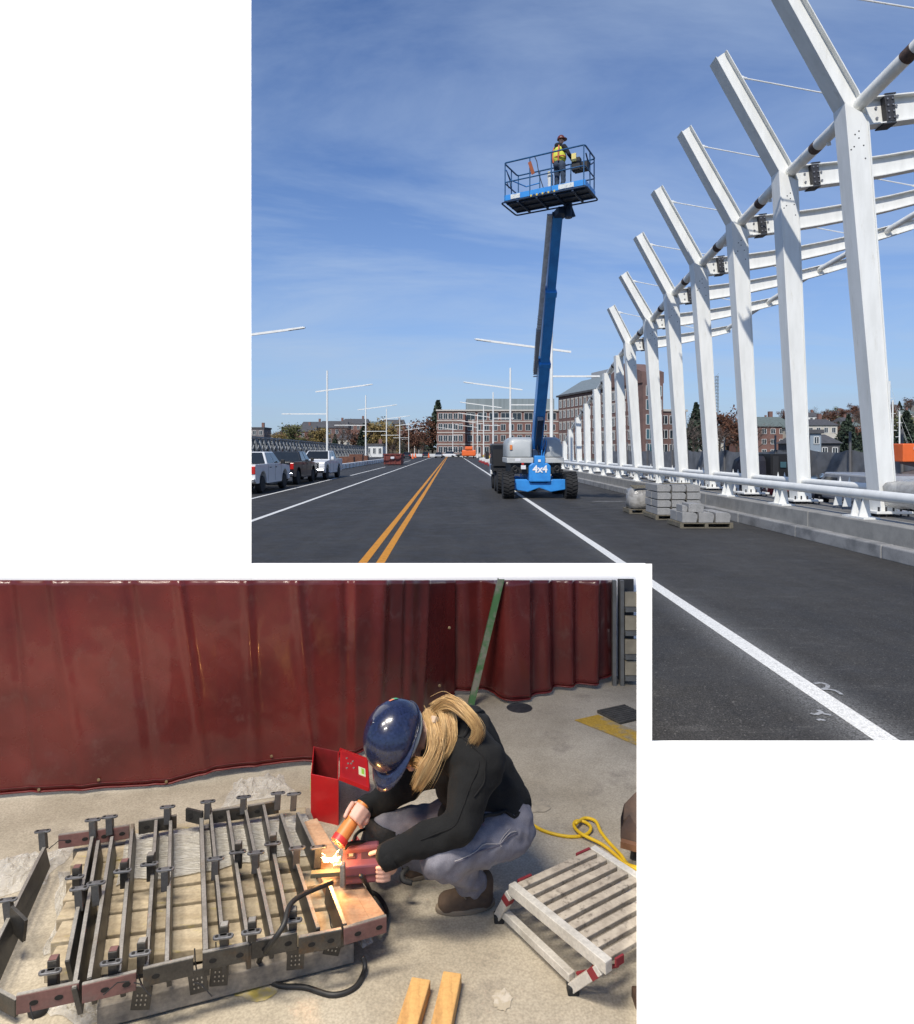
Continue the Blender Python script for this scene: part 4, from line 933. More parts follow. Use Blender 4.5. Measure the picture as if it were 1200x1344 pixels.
def loop(z, o=0.0, rad=.10):
    cs = [(-o, -o), (BL_ + o, -o), (BL_ + o, BW + o), (-o, BW + o)]; pts = []
    for i in range(4):
        p, c, q = V(cs[i - 1]), V(cs[i]), V(cs[(i + 1) % 4]); d1 = (p - c).normalized(); d2 = (q - c).normalized()
        for k in range(5):
            t_ = k / 4; pa = c + d1 * rad; pb = c + d2 * rad; m_ = pa.lerp(c, t_).lerp(c.lerp(pb, t_), t_); pts.append(bk(m_.x, m_.y, z))
    return pts + [pts[0]]
for z, r in ((1.15, .024), (.56, .020)):
    s = MB(); s.tube(loop(z), r, 8); s.build('rail', M_blue2, basket, smooth=True)
s = MB(); s.tube(loop(-.07, .07), .024, 8); s.build('bumper_tube', M_blued, basket, smooth=True)
for (a, b) in ((.03, 0), (.83, 0), (1.5, 0), (2.47, 0), (.03, BW), (.75, BW), (1.75, BW), (2.47, BW), (0, .55), (BL_, .5)):
    s = MB(); s.tube([bk(a, b, 0), bk(a, b, 1.15)], .018, 8); s.build('basket_post', M_blue2, basket, smooth=True)
for (a0, a1) in ((.22, .52), (1.72, 2.18)): bkbox((a0, -.022, .015), (a1, -.013, .15), mat('sticker', (.62, .64, .62), .6, col2=(.35, .36, .36), scale=30, lo=.5, hi=.6), 'sticker', 0)
for i in range(9): bkbox((.85 + i * .09, -.020, -.025), (.90 + i * .09, -.0135, .03), mat('hazard_yellow', (.62, .48, .09), .6) if i % 2 == 0 else M_blackp, 'hazard_stripe', 0)
bkbox((1.9, BW - .30, .80), (2.35, BW - .04, 1.02), M_blackp, 'control_box', .02); bkbox((1.95, BW - .32, 1.02), (2.05, BW - .2, 1.16), mat('yellow_decal', (.72, .60, .22), .6), 'control_lever', .01)
bkbox((2.0, .30, .62), (2.26, .5, 1.0), M_blackp, 'tool_bag', .03); bkbox((2.02, .25, .86), (2.16, .30, 1.1), MATS['yellow_decal'], 'manual_case', .01)
bkbox((1.36, .06, .10), (1.46, .3, .62), mat('white_tank', (.6, .6, .58), .5), 'canister', .03)
bkbox((1.18, .55, .62), (1.26, .75, .86), MATS['yellow_decal'], 'manual_case', .01)
s = MB(); s.bar(bk(.83, -.03, 1.0), bk(.95, -.03, .62), .10, .02, up=ey); s.build('strap', mat('orange_strap', (.30, .085, .035), .8), basket)
s = MB(); s.tube([bk(.98, 0, 1.14), bk(1.04, .02, 1.0), bk(1.10, .05, .6), bk(1.2, .1, .25), bk(1.26, .15, .05)], .012, 6); s.build('hose', M_blackp, basket, smooth=True)
s = MB(); s.tube([bk(.02, .2, .9), bk(.05, .3, .75), bk(.05, .38, .55), bk(.02, .3, .5), bk(.02, .2, .62)], .012, 6); s.build('hose', M_blackp, basket, smooth=True)
s = MB(); s.tube([bk(2.5, .1, .95), bk(2.5, .3, .8), bk(2.5, .6, .82), bk(2.5, .9, 1.0)], .02, 8); s.build('rail', M_blued, basket, smooth=True)
s = MB(); s.tube([bk(0, .15, 1.0), bk(0, .5, .82), bk(0.3, BW, .75), bk(.75, BW, .78)], .018, 8); s.build('rail', M_blue, basket, smooth=True)
# rotator under the far edge
c = bk(1.52, BW, -.2)
s = MB(); s.bar(B1 + V((.0, .05, -.05)), c + V((0, 0, .0)), .32, .22); s.build('rotator', M_blued, lift, bevel=.02)
s = MB(); s.tube([c + V((.16, .05, .2)), c + V((.16, .05, -.22))], .12, 12); s.build('rotator_pin', M_blued, lift, smooth=True)
s = MB(); s.bar(c + V((.2, 0, .14)), c + V((.33, .02, -.20)), .05, .08); s.build('rotator_arm', M_blued, lift); s = MB(); s.tube([B1 + V((-.16, 0, -.02)), B1 + V((.2, 0, -.02))], .10, 12); s.build('boom_pin', M_blued, lift, smooth=True)

# worker in the basket
M_denim = mat('blue_jeans', (.045, .065, .105), .9, col2=(.03, .045, .075), scale=9); M_navyc = mat('dark_hoodie', (.016, .018, .024), .9, var=.3, scale=9)
M_skin = mat('skin', (.56, .33, .25), .55, var=.08, scale=14); M_vest = mat('hivis_vest', (.62, .66, .08), .7, var=.15, scale=14); M_boot = mat('work_boot', (.08, .055, .035), .8)
wp = V((3.22, 19.30, 9.56)); wk = thing('person', 'worker in yellow vest and brown hard hat standing in the raised lift basket', 'person', wp)
fw = V((.80, .60, 0)).normalized(); sd = V((fw.y, -fw.x, 0))
def W(s_, f_, z_): return wp + sd * s_ + fw * f_ + V((0, 0, z_))
s = MB()
for q in (-1, 1):
    s.capsule(W(.10 * q, 0, .92), W(.13 * q, .02, .50), .105, .075); s.capsule(W(.13 * q, .02, .50), W(.14 * q, -.03, .09), .075, .062)
s.ell(W(0, -.01, .95), (.19, .15, .15)); blob('trousers', s, M_denim, wk, .022, 5, .012, .09)
s = MB(); s.ell(W(0, 0, 1.20), (.19, .14, .30)); s.ell(W(0, 0, 1.40), (.20, .12, .12)); s.ell(W(0, -.05, 1.52), (.13, .11, .08))
for q, el, ha in ((-1, W(-.30, .02, 1.16), W(-.24, .20, 1.02)), (1, W(.31, .06, 1.18), W(.22, .30, 1.10))):
    s.capsule(W(.20 * q, -.01, 1.42), el, .075, .06); s.capsule(el, ha, .06, .045)
blob('hoodie', s, M_navyc, wk, .022, 4, .012, .09)
s = MB(); s.ell(W(0, -.005, 1.18), (.208, .162, .25)); s.ell(W(0, -.005, 1.38), (.185, .14, .12)); vest = blob('vest', s, M_vest, wk, .022, 4)
for q in (-1, 1):
    for i in range(1): s = MB(); s.tube([W(.10 * q, -.135, 1.46), W(.11 * q, -.172, 1.30), W(.11 * q, -.178, 1.15), W(.10 * q, -.165, 1.0)], .022, 6); s.build('stripe', mat('orange_stripe', (.62, .16, .07), .6), vest)
s = MB(); s.tube([W(.205 * math.cos(a), -.015 + .162 * math.sin(a), 1.14) for a in [2 * math.pi * i / 24 for i in range(25)]], .020, 6); s.build('stripe', MATS['orange_stripe'], vest)
s = MB(); s.ell(W(.03, .03, 1.66), (.075, .085, .11)); s.capsule(W(0, 0, 1.50), W(.02, .02, 1.60), .06, .055); s.ell(W(.03 + .075, .03 + .03, 1.65), (.02, .02, .025)); s.ell(W(.03 + .02, .10, 1.655), .018)
s.ell(W(-.24, .23, 1.0), (.045, .045, .05)); s.ell(W(.22, .34, 1.09), (.045, .05, .04))
for q in range(4): s.capsule(W(-.24 + .015 * q, .25, 1.0), W(-.235 + .018 * q, .29, .95), .013, .010); s.capsule(W(.20 + .016 * q, .36, 1.09), W(.20 + .017 * q, .41, 1.06), .013, .010)
blob('head_and_hands', s, M_skin, wk, .010, 3)
s = MB(); s.tube([W(.03 + .05, .105, 1.685), W(.03 + .085, .06, 1.685), W(.03 + .08, .02, 1.685)], .018, 8); s.build('glasses', M_blackp, wk)
M_hatb = mat('brown_hard_hat', (.13, .03, .025), .4)
s = MB(); hb = W(.035, .02, 1.70); s.ell(hb, (.115, .135, .125), None, 18, 8, 0, math.pi / 2); s.lathe([(.115, 0), (.150, -.005), (.150, -.018), (.10, -.01)], hb + V((.03, -.01, .004)), (0, 0, 1), 18); s.build('hard_hat', M_hatb, wk, smooth=True)
for q in (-1, 1): s = MB(); s.capsule(W(.14 * q, -.05, .06), W(.15 * q, .14, .05), .055, .05); s.build('boot', M_boot, wk, smooth='all')

# ------------------------------------------------------------ lamp posts
def lamp_post(label, x, y, s_, ht=11.6, group='white lamp posts along the bridge road'):
    t = thing('lamp_post', label, 'lamp post', (x, y, 0), 0, group)
    g = MB(); g.tube([(x, y, 0), (x, y, ht)], [.14, .10], 12); g.build('pole', M_white, t, smooth=True)
    a0 = V((x - 1.4 * s_, y, 9.05)); a1 = V((x + 5.4 * s_, y, 9.95)); g = MB(); g.bar(a0, a1, .11, .14); g.build('arm', M_white, t)
    d = (a1 - a0).normalized(); g = MB(); g.bar(a1 - d * 1.0, a1 + d * .1, .26, .13, w2=.20, h2=.06); g.build('lamp_head', M_white, t)
    b1 = V((x - (5.4 if s_ > 0 else 3.4) * s_, y, 6.38 if s_ > 0 else 7.3)); g = MB(); g.bar((x, y, b1.z), b1, .10, .12); g.build('arm', M_white, t)
    g = MB(); e = V((1, 0, 0)) * (1 if b1.x > x else -1); g.bar(b1 - e * .9, b1 + e * .05, .22, .12); g.build('lamp_head', M_white, t)
    g = MB(); g.tube([(x, y, 0), (x, y, .35)], .26, 12); g.build('base', M_white, t); return t
LN = ['arm end showing past the tall white wall', 'tall and nearest, right behind the parked pickups', 'second tallest on the left, before the red skip', 'third on the left, just behind the red skip', 'fourth along the left side', 'fifth along the left side', 'sixth along the left side', 'last and smallest on the left side']
for i, y in enumerate((42, 78, 113, 149, 187, 226, 262, 296)): lamp_post('white lamp post on the left, ' + LN[i], -15, y, 1)
RN = ['tallest, standing behind the boom lift', 'second, just left of the lift boom', 'third, in front of the brick office block', 'fourth, beside the orange trailer', 'fifth along the right side', 'sixth along the right side', 'seventh and smallest on the right']
for i, (x, y) in enumerate(((7.15, 46.4), (6.84, 75.5), (6.85, 107), (6.8, 138), (6.85, 172), (6.6, 200), (.4, 222))): lamp_post('white lamp post on the right, ' + RN[i], x, y, -1)

# ------------------------------------------------------------ temporary truss bridge on the left
M_truss = mat('galvanised_truss', (.30, .31, .31), .55, .3, var=.35, scale=3); M_trussd = mat('dark_truss', (.06, .065, .07), .6, .2, var=.3, scale=3)
tb = thing('truss_bridge', 'long galvanised steel truss bridge running beside the road on the left', 'truss bridge', (-19, 90, 0))
def truss_panel_mesh(dark):
    s = MB()
    for z in (.15, 2.95): s.bar((0, 0, z), (0, 3.0, z), .16, .16)
    s.bar((0, 0, 1.5), (0, 3.0, 1.5), .12, .12)
    for y in (.06, 1.5, 2.94): s.bar((0, y, .1), (0, y, 2.95), .11, .11)
    for z0, z1 in ((.2, 1.5), (1.5, 2.9)):
        for a, b in ((.05, 1.5), (1.5, 2.95)): s.bar((0, a, z0), (0, b, z1), .09, .09); s.bar((.02, b, z0), (.02, a, z1), .09, .09)
    s.bar((.05, .1, 2.7), (1.25, .1, .1), .11, .11)
    return s
pm = truss_panel_mesh(0).mesh('truss_panel'); pm.materials.append(M_truss); pm2 = truss_panel_mesh(1).mesh('truss_panel'); pm2.materials.append(M_trussd)
for X, me in ((-19.0, pm), (-21.5, pm2), (-25, pm2)):
    for i in range(34):
        o = bpy.data.objects.new('truss_panel', me); COL.objects.link(o); o.parent = tb; y = 45 + 3 * i; o.location = (X + 19, y - 90, .3); o.scale = (1, 1, 1.04 - .006 * i)
g = MB(); g.lohi((-25, 45, .5), (-19.2, 147, .75)); g.build('bridge_deck', M_trussd, tb)
wb_ = thing('low_barrier', 'low white barrier with dark gaps along the foot of the truss bridge', 'barrier', (-11.8, 85, 0))
for i in range(20):
    g = MB(); g.lohi((-12.0, 66 + 2.6 * i, .0), (-11.5, 66 + 2.6 * i + 1.5, .42)); g.build('block', M_white, wb_, bevel=.04)
g = MB(); g.lohi((-11.95, 66, .42), (-11.55, 118, .55)); g.build('top_rail', M_white, wb_)
M_skip = mat('skip_red', (.17, .035, .028), .7, col2=(.10, .03, .025), scale=4)
t = thing('skip_container', 'rusty red steel skip with a white notice by the left kerb', 'skip', (-7.9, 87.5, 0))
g = MB(); g.lohi((-9.1, 86.6, .12), (-6.75, 91, 1.5)); g.build('body', M_skip, t, bevel=.03)
for x in (-9.0, -8.3, -7.6, -6.9): g = MB(); g.lohi((x, 86.5, .12), (x + .12, 86.6, 1.46)); g.build('rib', M_skip, t)
g = MB(); g.lohi((-9.2, 86.48, 1.40), (-6.65, 91.1, 1.54)); g.build('rim', M_skip, t)
g = MB(); g.lohi((-8.15, 86.46, .85), (-7.68, 86.49, 1.15)); g.build('notice', M_plate, t)
for i, (u, Y) in enumerate(((455, 92), (467, 98), (475, 110))):
    x = (u - CX) * Y / F; g = MB(); g.lohi((x - 1, Y, 0), (x + 1, Y + 1.6, 1.1 + .3 * (i == 1))); single(g, 'crate', mat('rusty_crate', (.16, .07, .045), .8, var=.4, scale=3), ['rust brown crate beyond the white pickup', 'taller rust brown crate in the middle of three', 'rust brown crate nearest the low white barrier'][i], 'crate', bevel=.04)
# orange signal trailer, barriers, cones
t = thing('signal_trailer', 'orange signal trailer at the far end of the right lane', 'trailer', (4.4, 165, 0))
g = MB(); g.lohi((2.6, 165, .5), (6.2, 167, 2.1)); g.build('body', mat('safety_orange', (.75, .14, .03), .5), t, bevel=.3); g = MB(); g.lohi((3.4, 164.8, 2.1), (5.4, 165.4, 3.0)); g.build('board', MATS['safety_orange'], t, bevel=.2)
for x in (3.1, 5.6): wheel(t, (x, 165.6, .4))
M_bar = mat('barrier_red', (.26, .02, .024), .6); M_barw = mat('barrier_white', (.6, .6, .58), .6)
for i in range(6):
    y = 64 + i * 9; x = 5.35
    b_ = thing('plastic_barrier', '%s red and white plastic barrier from the boom lift along the right lane' % ORD[i], 'barrier', (x, y, 0), 0, 'red and white barriers beyond the lift')
    g = MB(); g.prism([(x - .8, y - .3, 0), (x + .8, y - .3, 0), (x + .8, y + .3, 0), (x - .8, y + .3, 0)], (0, 0, .30)); g.build('base', M_bar, b_, bevel=.05); g = MB(); g.lohi((x - .7, y - .15, .30), (x + .7, y + .15, .75)); g.build('top', M_barw, b_, bevel=.05)
    g = MB(); g.tube([(x, y, .85), (x, y, 1.25)], .10, 8); g.build('lamp', mat('warning_lamp', (.65, .5, .1), .4), b_)
for i, (u, Y) in enumerate(((542, 150), (545.5, 170), (563, 175))):
    x = (u - CX) * Y / F; t = thing('traffic_cone', ['orange traffic cone nearest the far parked cars', 'orange traffic cone behind the nearest cone', 'orange traffic cone beside the far crossing'][i], 'cone', (x, Y, 0)); g = MB(); g.tube([(x, Y, .05), (x, Y, 1.3)], [.3, .06], 10); g.build('cone', MATS['safety_orange'], t); g = MB(); g.lohi((x - .35, Y - .35, 0), (x + .35, Y + .35, .06)); g.build('base', M_blackp, t)
g = MB(); g.lohi((-14, 200, 0), (9, 200.4, .9)); single(g, 'jersey_barrier', M_barw, 'long white concrete barrier closing the far end of the road', 'barrier', bevel=.05)

# orange machine in the yard, right edge
t = thing('orange_lift', 'orange scissor lift machine parked beyond the rail by the first column', 'machine', (13.9, 19.6, 0)); M_or = mat('machine_orange', (.72, .13, .025), .5, var=.15, scale=2, coat=.2)
g = MB(); g.lohi((13.25, 19.0, 1.66), (15.6, 20.6, 2.20)); g.build('platform', M_or, t, bevel=.03)
g = MB(); g.prism([(13.3, 19.0, .45), (15.6, 19.0, .45), (15.6, 19.0, 1.30), (14.1, 19.0, 1.24), (13.3, 19.0, 1.12)], (0, 1.6, 0)); g.build('chassis', mat('machine_orange_dark', (.36, .07, .02), .55), t, bevel=.03)
for (a, b) in (((13.4, 1.25), (15.4, 1.68)), ((15.4, 1.25), (13.4, 1.68))): g = MB(); g.bar((a[0], 19.3, a[1]), (b[0], 19.3, b[1]), .12, .16); g.build('scissor_arm', mat('scissor_grey', (.12, .10, .10), .6), t)
g = MB(); g.lohi((13.55, 18.93, 2.02), (13.85, 18.995, 2.10)); g.build('label_plate', M_plate, t)
lettering('lettering', 'ID', .30, (13.52, 18.98, .98), qrot(up_rot), mat('pale_print', (.55, .35, .25), .6), t, .005, .01)
for x in (13.7, 15.2): wheel(t, (x, 19.2, .35), .35, .25, .2)

# ------------------------------------------------------------ pallets of kerb stones
M_pal = mat('pallet_wood', (.17, .145, .11), .85, col2=(.10, .095, .065), scale=5, stretch=(6, .8, 6), fine=.15, fscale=60)
def pallet(label, x0, x1, y0, y1, z=0):
    t = thing('wood_pallet', label, 'pallet', ((x0 + x1) / 2, (y0 + y1) / 2, z))
    for i in range(6):
        a = y0 + (y1 - y0 - .11) * i / 5; g = MB(); g.lohi((x0, a, z + .115), (x1, a + .11, z + .14)); g.build('top_board', M_pal, t)
    for i in range(3):
        c = x0 + (x1 - x0 - .09) * i / 2; g = MB(); g.lohi((c, y0 + .003, z + .022), (c + .09, y1 - .003, z + .113)); g.build('runner', M_pal, t)
    for a in (y0 + .005, y1 - .115): g = MB(); g.lohi((x0 + .004, a, z), (x1 - .004, a + .11, z + .02)); g.build('bottom_board', M_pal, t)
    return t
M_gran = mat('granite_block', (.29, .285, .275), .85, col2=(.24, .24, .235), scale=5, fine=.35, fscale=70, bump=.2, bscale=40)
stone_rnd = random.Random(9)
def stone(x0, x1, y0, y1, z0, z1, label, group):
    s = MB(); n = 6; w = x1 - x0; r = min(.10, (z1 - z0) * .45)
    prof = [(x0, z0), (x1 - r * .3, z0)] + [(x1 - r + r * math.sin(a), z0 + r * .3 + (z1 - z0 - r * .3) * 0 + (z1 - z0 - r * .3 - r) * 1 + r - r + r * math.cos(a) + 0) for a in [math.pi / 2 * (1 - k / 4) for k in range(5)]] + [(x0, z1)]
    jy = stone_rnd.uniform(-.012, .012); jx = stone_rnd.uniform(-.008, .008)
    s.prism([(x + jx, y0 + jy, z) for x, z in prof], (0, y1 - y0, 0)); return single(s, 'kerb_stone', M_gran, label, 'kerb stone', group, bevel=.008)
pallet('pallet under the tall stack of granite kerb stones', 5.86, 7.22, 18.6, 19.8)
lv = ['bottom', 'second', 'third', 'top']; cl_ = ['left', 'middle', 'right']
for j in range(4):
    for i in range(3):
        for r in range(2):
            z0 = .145 + j * .222; x0 = 5.92 + i * .425
            stone(x0, x0 + .40, 18.62 + r * .60, 19.18 + r * .60, z0, z0 + .195, '%s %s granite stone of the %s row in the tall stack' % (['front', 'rear'][r], cl_[i], lv[j]), 'kerb stones in the tall stack')
    if j < 3: 
        g = MB(); g.lohi((5.95, 18.68, .145 + j * .222 + .1965), (7.15, 18.74, .145 + j * .222 + .2205)); single(g, 'batten', M_pal, 'thin wooden batten above the %s row of the tall stone stack' % lv[j], 'batten')
pallet('pallet under the low stack of granite kerb stones', 5.86, 7.22, 16.6, 17.6)
for i in range(3):
    for r in range(2):
        x0 = 5.93 + i * .425; stone(x0, x0 + .39, 16.62 + r * .5, 17.08 + r * .5, .145, .40, '%s %s granite stone lying on the low pallet' % (['front', 'rear'][r], cl_[i]), 'kerb stones on the low pallet')
stone(6.12, 6.52, 16.70, 17.2, .405, .62, 'single granite stone set on top of the low stack', 'kerb stones on the low pallet')
stone(5.96, 6.10, 16.75, 17.2, .405, .58, 'narrow stone beside the single one on the low stack', 'kerb stones on the low pallet')
pallet('pallet under the plastic wrapped bundle', 5.60, 6.52, 20.4, 21.2)
g = MB(); rr = random.Random(8); rings = []
for z, k in ((.145, .92), (.35, 1.0), (.55, .98), (.74, .85), (.82, .5)):
    rings.append([V((6.06 + .44 * k * math.copysign(abs(math.cos(a)) ** .6, math.cos(a)) + rr.uniform(-.03, .03), 20.8 + .42 * k * math.copysign(abs(math.sin(a)) ** .6, math.sin(a)), z + rr.uniform(-.03, .03))) for a in [2 * math.pi * i / 18 for i in range(18)]])
g.loft(rings); single(g, 'wrapped_bundle', mat('wrap_grey', (.33, .32, .30), .25, col2=(.20, .19, .175), scale=7, bump=.8, bscale=14), 'bundle of stones wrapped in crinkled clear plastic', 'bundle', smooth='all')
for i in range(3): g = MB(); g.bar((5.75, 20.45 + .2 * i, .80 + .03 * i), (6.4, 20.5 + .17 * i, .86), .12, .03); single(g, 'batten', M_pal, ['wooden batten at the front of the wrapped bundle', 'wooden batten across the middle of the wrapped bundle', 'wooden batten at the rear of the wrapped bundle'][i], 'batten')
g = MB(); g.lohi((6.1, 18.7, 1.03), (6.9, 18.8, 1.055)); single(g, 'batten', M_pal, 'loose wooden batten lying on top of the tall stone stack', 'batten')
# ------------------------------------------------------------ welding curtains
def curtain_material():
    m = mat('red_vinyl', (.135, .021, .018), .27, col2=(.080, .014, .013), scale=2.2, lo=.35, hi=.68, bump=.14, bscale=7, fine=.08, fscale=200, coat=.22, col3=(.120, .048, .042), scale3=4.5, lo3=.60, hi3=.78)
    return m
M_cur = curtain_material(); M_hem = mat('curtain_hem', (.15, .018, .016), .4, var=.3, scale=12)
M_brass = mat('brass_grommet', (.35, .24, .12), .35, .8); M_steelpost = mat('painted_green_post', (.06, .15, .055), .6, col2=(.20, .19, .15), scale=9, lo=.45, hi=.6)
def lerp_path(pts, n):
    d = [0]
    for a, b in zip(pts, pts[1:]): d.append(d[-1] + math.hypot(b[0] - a[0], b[1] - a[1]))
    out = []
    for i in range(n + 1):
        t = d[-1] * i / n
        for k in range(len(pts) - 1):
            if t <= d[k + 1] + 1e-9:
                f = (t - d[k]) / (d[k + 1] - d[k]); out.append(tuple(pts[k][j] + (pts[k + 1][j] - pts[k][j]) * f for j in range(3)) + (t,)); break
    return out
def curtain(name, label, path, nx, nz, fold, top_v=761.5):
    t = thing(name, label, 'curtain', (path[0][0], path[0][1], 0)); P_ = lerp_path(path, nx); vs = []; fs = []
    for i, (x, y, zb_, s_) in enumerate(P_):
        a = P_[max(0, i - 1)]; b = P_[min(nx, i + 1)]; d = V((b[0] - a[0], b[1] - a[1], 0)).normalized(); n = V((d.y, -d.x, 0))
        zt_ = H - (top_v - CY) / F * (y)
        for j in range(nz + 1):
            w = j / nz; off_ = fold(s_, w)
            p = V((x, y, zb_ + (zt_ - zb_) * w)) + n * off_
            vs.append(p)
    # keep the top edge level with the wall coping behind it
    for i in range(nx + 1):
        k = i * (nz + 1) + nz; vs[k].z = H - (top_v - CY) / F * vs[k].y
    for i in range(nx):
        for j in range(nz): a = i * (nz + 1) + j; fs.append((a, a + nz + 1, a + nz + 2, a + 1))
    g = MB(); g.add(vs, fs); o = g.build('sheet', M_cur, t, smooth='all'); so = o.modifiers.new('thickness', 'SOLIDIFY'); so.thickness = .003
    bot = [vs[i * (nz + 1)] + V((0, -.004, .004)) for i in range(nx + 1)]
    g = MB(); g.tube(bot, .006, 6); g.build('hem', M_hem, t, smooth='all')
    bot2 = [vs[i * (nz + 1)].lerp(vs[i * (nz + 1) + 1], .9) + V((0, -.004, 0)) for i in range(nx + 1)]
    g = MB(); g.tube(bot2, .0022, 5); g.build('hem_seam', M_hem, t)
    return t, vs, nz
def pleat(s, c, w, a): return a * math.exp(-((s - c) / w) ** 2)
def fold1(s, w):
    r = .020 * noise.noise(V((s * 1.1, w * .6, 1))) + .008 * noise.noise(V((s * 3.0, w * 2.2, 5))) + .0075 * noise.noise(V((s * 8 + w * 5, w * 7, 2))) * (1.15 - w) + .003 * abs(noise.noise(V((s * 15 - w * 9, w * 11, 4))))
    for c, wd, a, lean in ((.10, .10, .03, .0), (.62, .06, .035, -.16), (1.02, .05, -.035, -.15), (1.30, .045, .05, -.15), (1.62, .05, .035, -.06), (1.95, .06, .05, -.10), (2.2, .06, -.05, .0), (2.45, .10, .06, .05), (2.72, .06, -.04, .04), (2.95, .08, .05, .06), (.35, .05, -.03, -.12)):
        r += pleat(s, c + lean * (w - .3), wd * .6, a * .7 * (.45 + .55 * w))
    r += .010 * math.exp(-((w - .28) / .02) ** 2) * noise.noise(V((s * 2, 0, 0)))
    return r

path1 = [(-2.80, 3.66, .04), (-1.66, 3.82, .03), (-1.42, 3.93, .06), (-.62, 4.16, .04), (-.30, 4.55, .05), (-.05, 5.08, .05), (.03, 5.18, .05)]
cur1, cv, cn = curtain('welding_curtain', 'wide dark red vinyl welding curtain hanging behind the steel frames', path1, 260, 34, fold1)
for (u, v) in ((52, 1040), (131, 1027.5), (218, 1026), (358, 998)):
    best = min(range(len(cv)), key=lambda i: (CX + F * cv[i].x / cv[i].y - u) ** 2 + (CY - F * (cv[i].z - H) / cv[i].y - v) ** 2 * 1); p = cv[best] + V((0, -.012, .02))
    g = MB(); g.lathe([(.004, 0), (.009, 0), (.009, .003), (.004, .004)], p, (0, -1, .2), 12); g.build('grommet', M_brass, cur1)
for (u, v) in ((590, 824), (577, 900)):
    p = at(u, v, 4.93); g = MB(); g.lathe([(.005, 0), (.011, 0), (.011, .003), (.005, .004)], p, (0, -1, .2), 12); g.build('grommet', M_brass, cur1)
def fold2(s, w):
    return .085 * math.sin(s * 11.0 + 1.6 * math.sin(s * 3.3)) * (.75 + .25 * w) + .035 * math.sin(s * 23 + 2 * math.sin(s * 5)) + .012 * noise.noise(V((s * 5, w * 2, 9)))
path2 = [(-.12, 5.26, .06), (.35, 5.20, .05), (.62, 5.10, .035), (.95, 5.30, .05), (1.22, 5.48, .06), (1.43, 5.54, .08)]
cur2, cv2, _ = curtain('strip_curtain', 'second red welding curtain bunched into deep folds right of the green post', path2, 240, 24, fold2)
g = MB(); a = V((.125, 5.02, .02)); b = V((.36, 5.02, 1.0)); g.prism([a, a + V((.05, 0, 0)), a + V((.05, .006, 0)), a + V((.006, .006, 0)), a + V((.006, .05, 0)), a + V((0, .05, 0))], b - a); single(g, 'angle_post', M_steelpost, 'green painted steel angle post leaning between the two red curtains', 'post')
# things half hidden under the hem
t = thing('table_leg', 'green table leg with a black foot showing under the red curtain', 'table leg', fl(300, 1030)); p = V((-1.33, 4.12, 0))
g = MB(); g.lohi((-1.35, 4.10, 0), (-1.30, 4.15, .5)); g.build('leg', M_steelpost, t); g = MB(); g.lathe([(.09, 0), (.11, .02), (.11, .09), (.09, .11)], (-1.47, 4.16, .10), (0, 1, 0), 18); g.build('foot', M_dark, t, smooth=True)
g = MB(); g.lohi((-.97, 4.24, 0), (-.91, 4.30, .5)); single(g, 'green_post', M_steelpost, 'second green leg under the curtain behind the red steel box', 'table leg')
c = fl(682, 931)
g = MB(); g.lathe([(.02, 0), (.10, 0), (.10, .012), (.03, .02)], c, (0, 0, 1), 28); single(g, 'stand_base', M_bolt, 'round black steel foot under the folded red curtain', 'stand base', smooth=True)
t = thing('stock_rack', 'grey steel rack with wooden boards at the end of the folded curtain', 'rack', (1.6, 5.45, 0)); Mg = mat('rack_grey', (.15, .15, .14), .6, var=.3, scale=8)
for X_ in (1.36, 1.425):
    g = MB(); g.lohi((X_, 5.46, .012), (X_ + .03, 5.50, .90)); g.build('post', Mg, t)
g = MB(); g.lohi((1.44, 5.60, .012), (1.575, 5.62, .885)); g.build('back_panel', mat('rack_dark', (.05, .05, .05), .7, var=.3, scale=6), t)
for i, z in enumerate((.06, .24, .44, .64)):
    g = MB(); g.lohi((1.462, 5.44, z), (1.57, 5.58, z + .035)); g.build('rail', Mg, t)
    g = MB(); g.lohi((1.465, 5.47, z + .04), (1.57, 5.50, z + .16)); g.build('board', mat('old_board', (.36, .31, .22), .85, var=.3, scale=6), t)

# ------------------------------------------------------------ marks on the slab, grate
M_yp = mat('worn_yellow', (.44, .27, .035), .8, col2=(.30, .24, .14), scale=7, lo=.50, hi=.62, fine=.2, fscale=90)
s = MB(); q = [fl(u, v, FZ + .004) for u, v in ((754, 945), (785, 938), (836, 960), (850, 985), (836, 978))]; s.add(q, [(4, 3, 2, 1, 0)]); struct(s, 'yellow_marking', M_yp)
t = thing('floor_grate', 'black ribbed rubber mat beside the yellow floor marking', 'mat', fl(815, 940)); A0, A1, A2 = fl(785, 936, FZ), fl(821, 928, FZ), fl(814, 951, FZ); A3 = A1 + (A2 - A0)
ea, eb = (A1 - A0), (A2 - A0); s = MB(); s.prism([A0, A0 + ea, A0 + ea + eb * .98, A0 + eb], (0, 0, .008)); s.build('base', M_dark, t)
for i in range(9): s = MB(); s.bar(A0 + eb * (i / 8.2) + V((0, 0, .012)), A0 + eb * (i / 8.2) + ea + V((0, 0, .012)), .020, .014); s.build('rib', mat('mat_rubber', (.075, .07, .06), .8, var=.4, scale=20), t)
for i in range(7): s = MB(); s.bar(A0 + ea * (i / 6.2) + V((0, 0, .010)), A0 + ea * (i / 6.2) + eb + V((0, 0, .010)), .014, .012); s.build('rib', MATS['mat_rubber'], t)
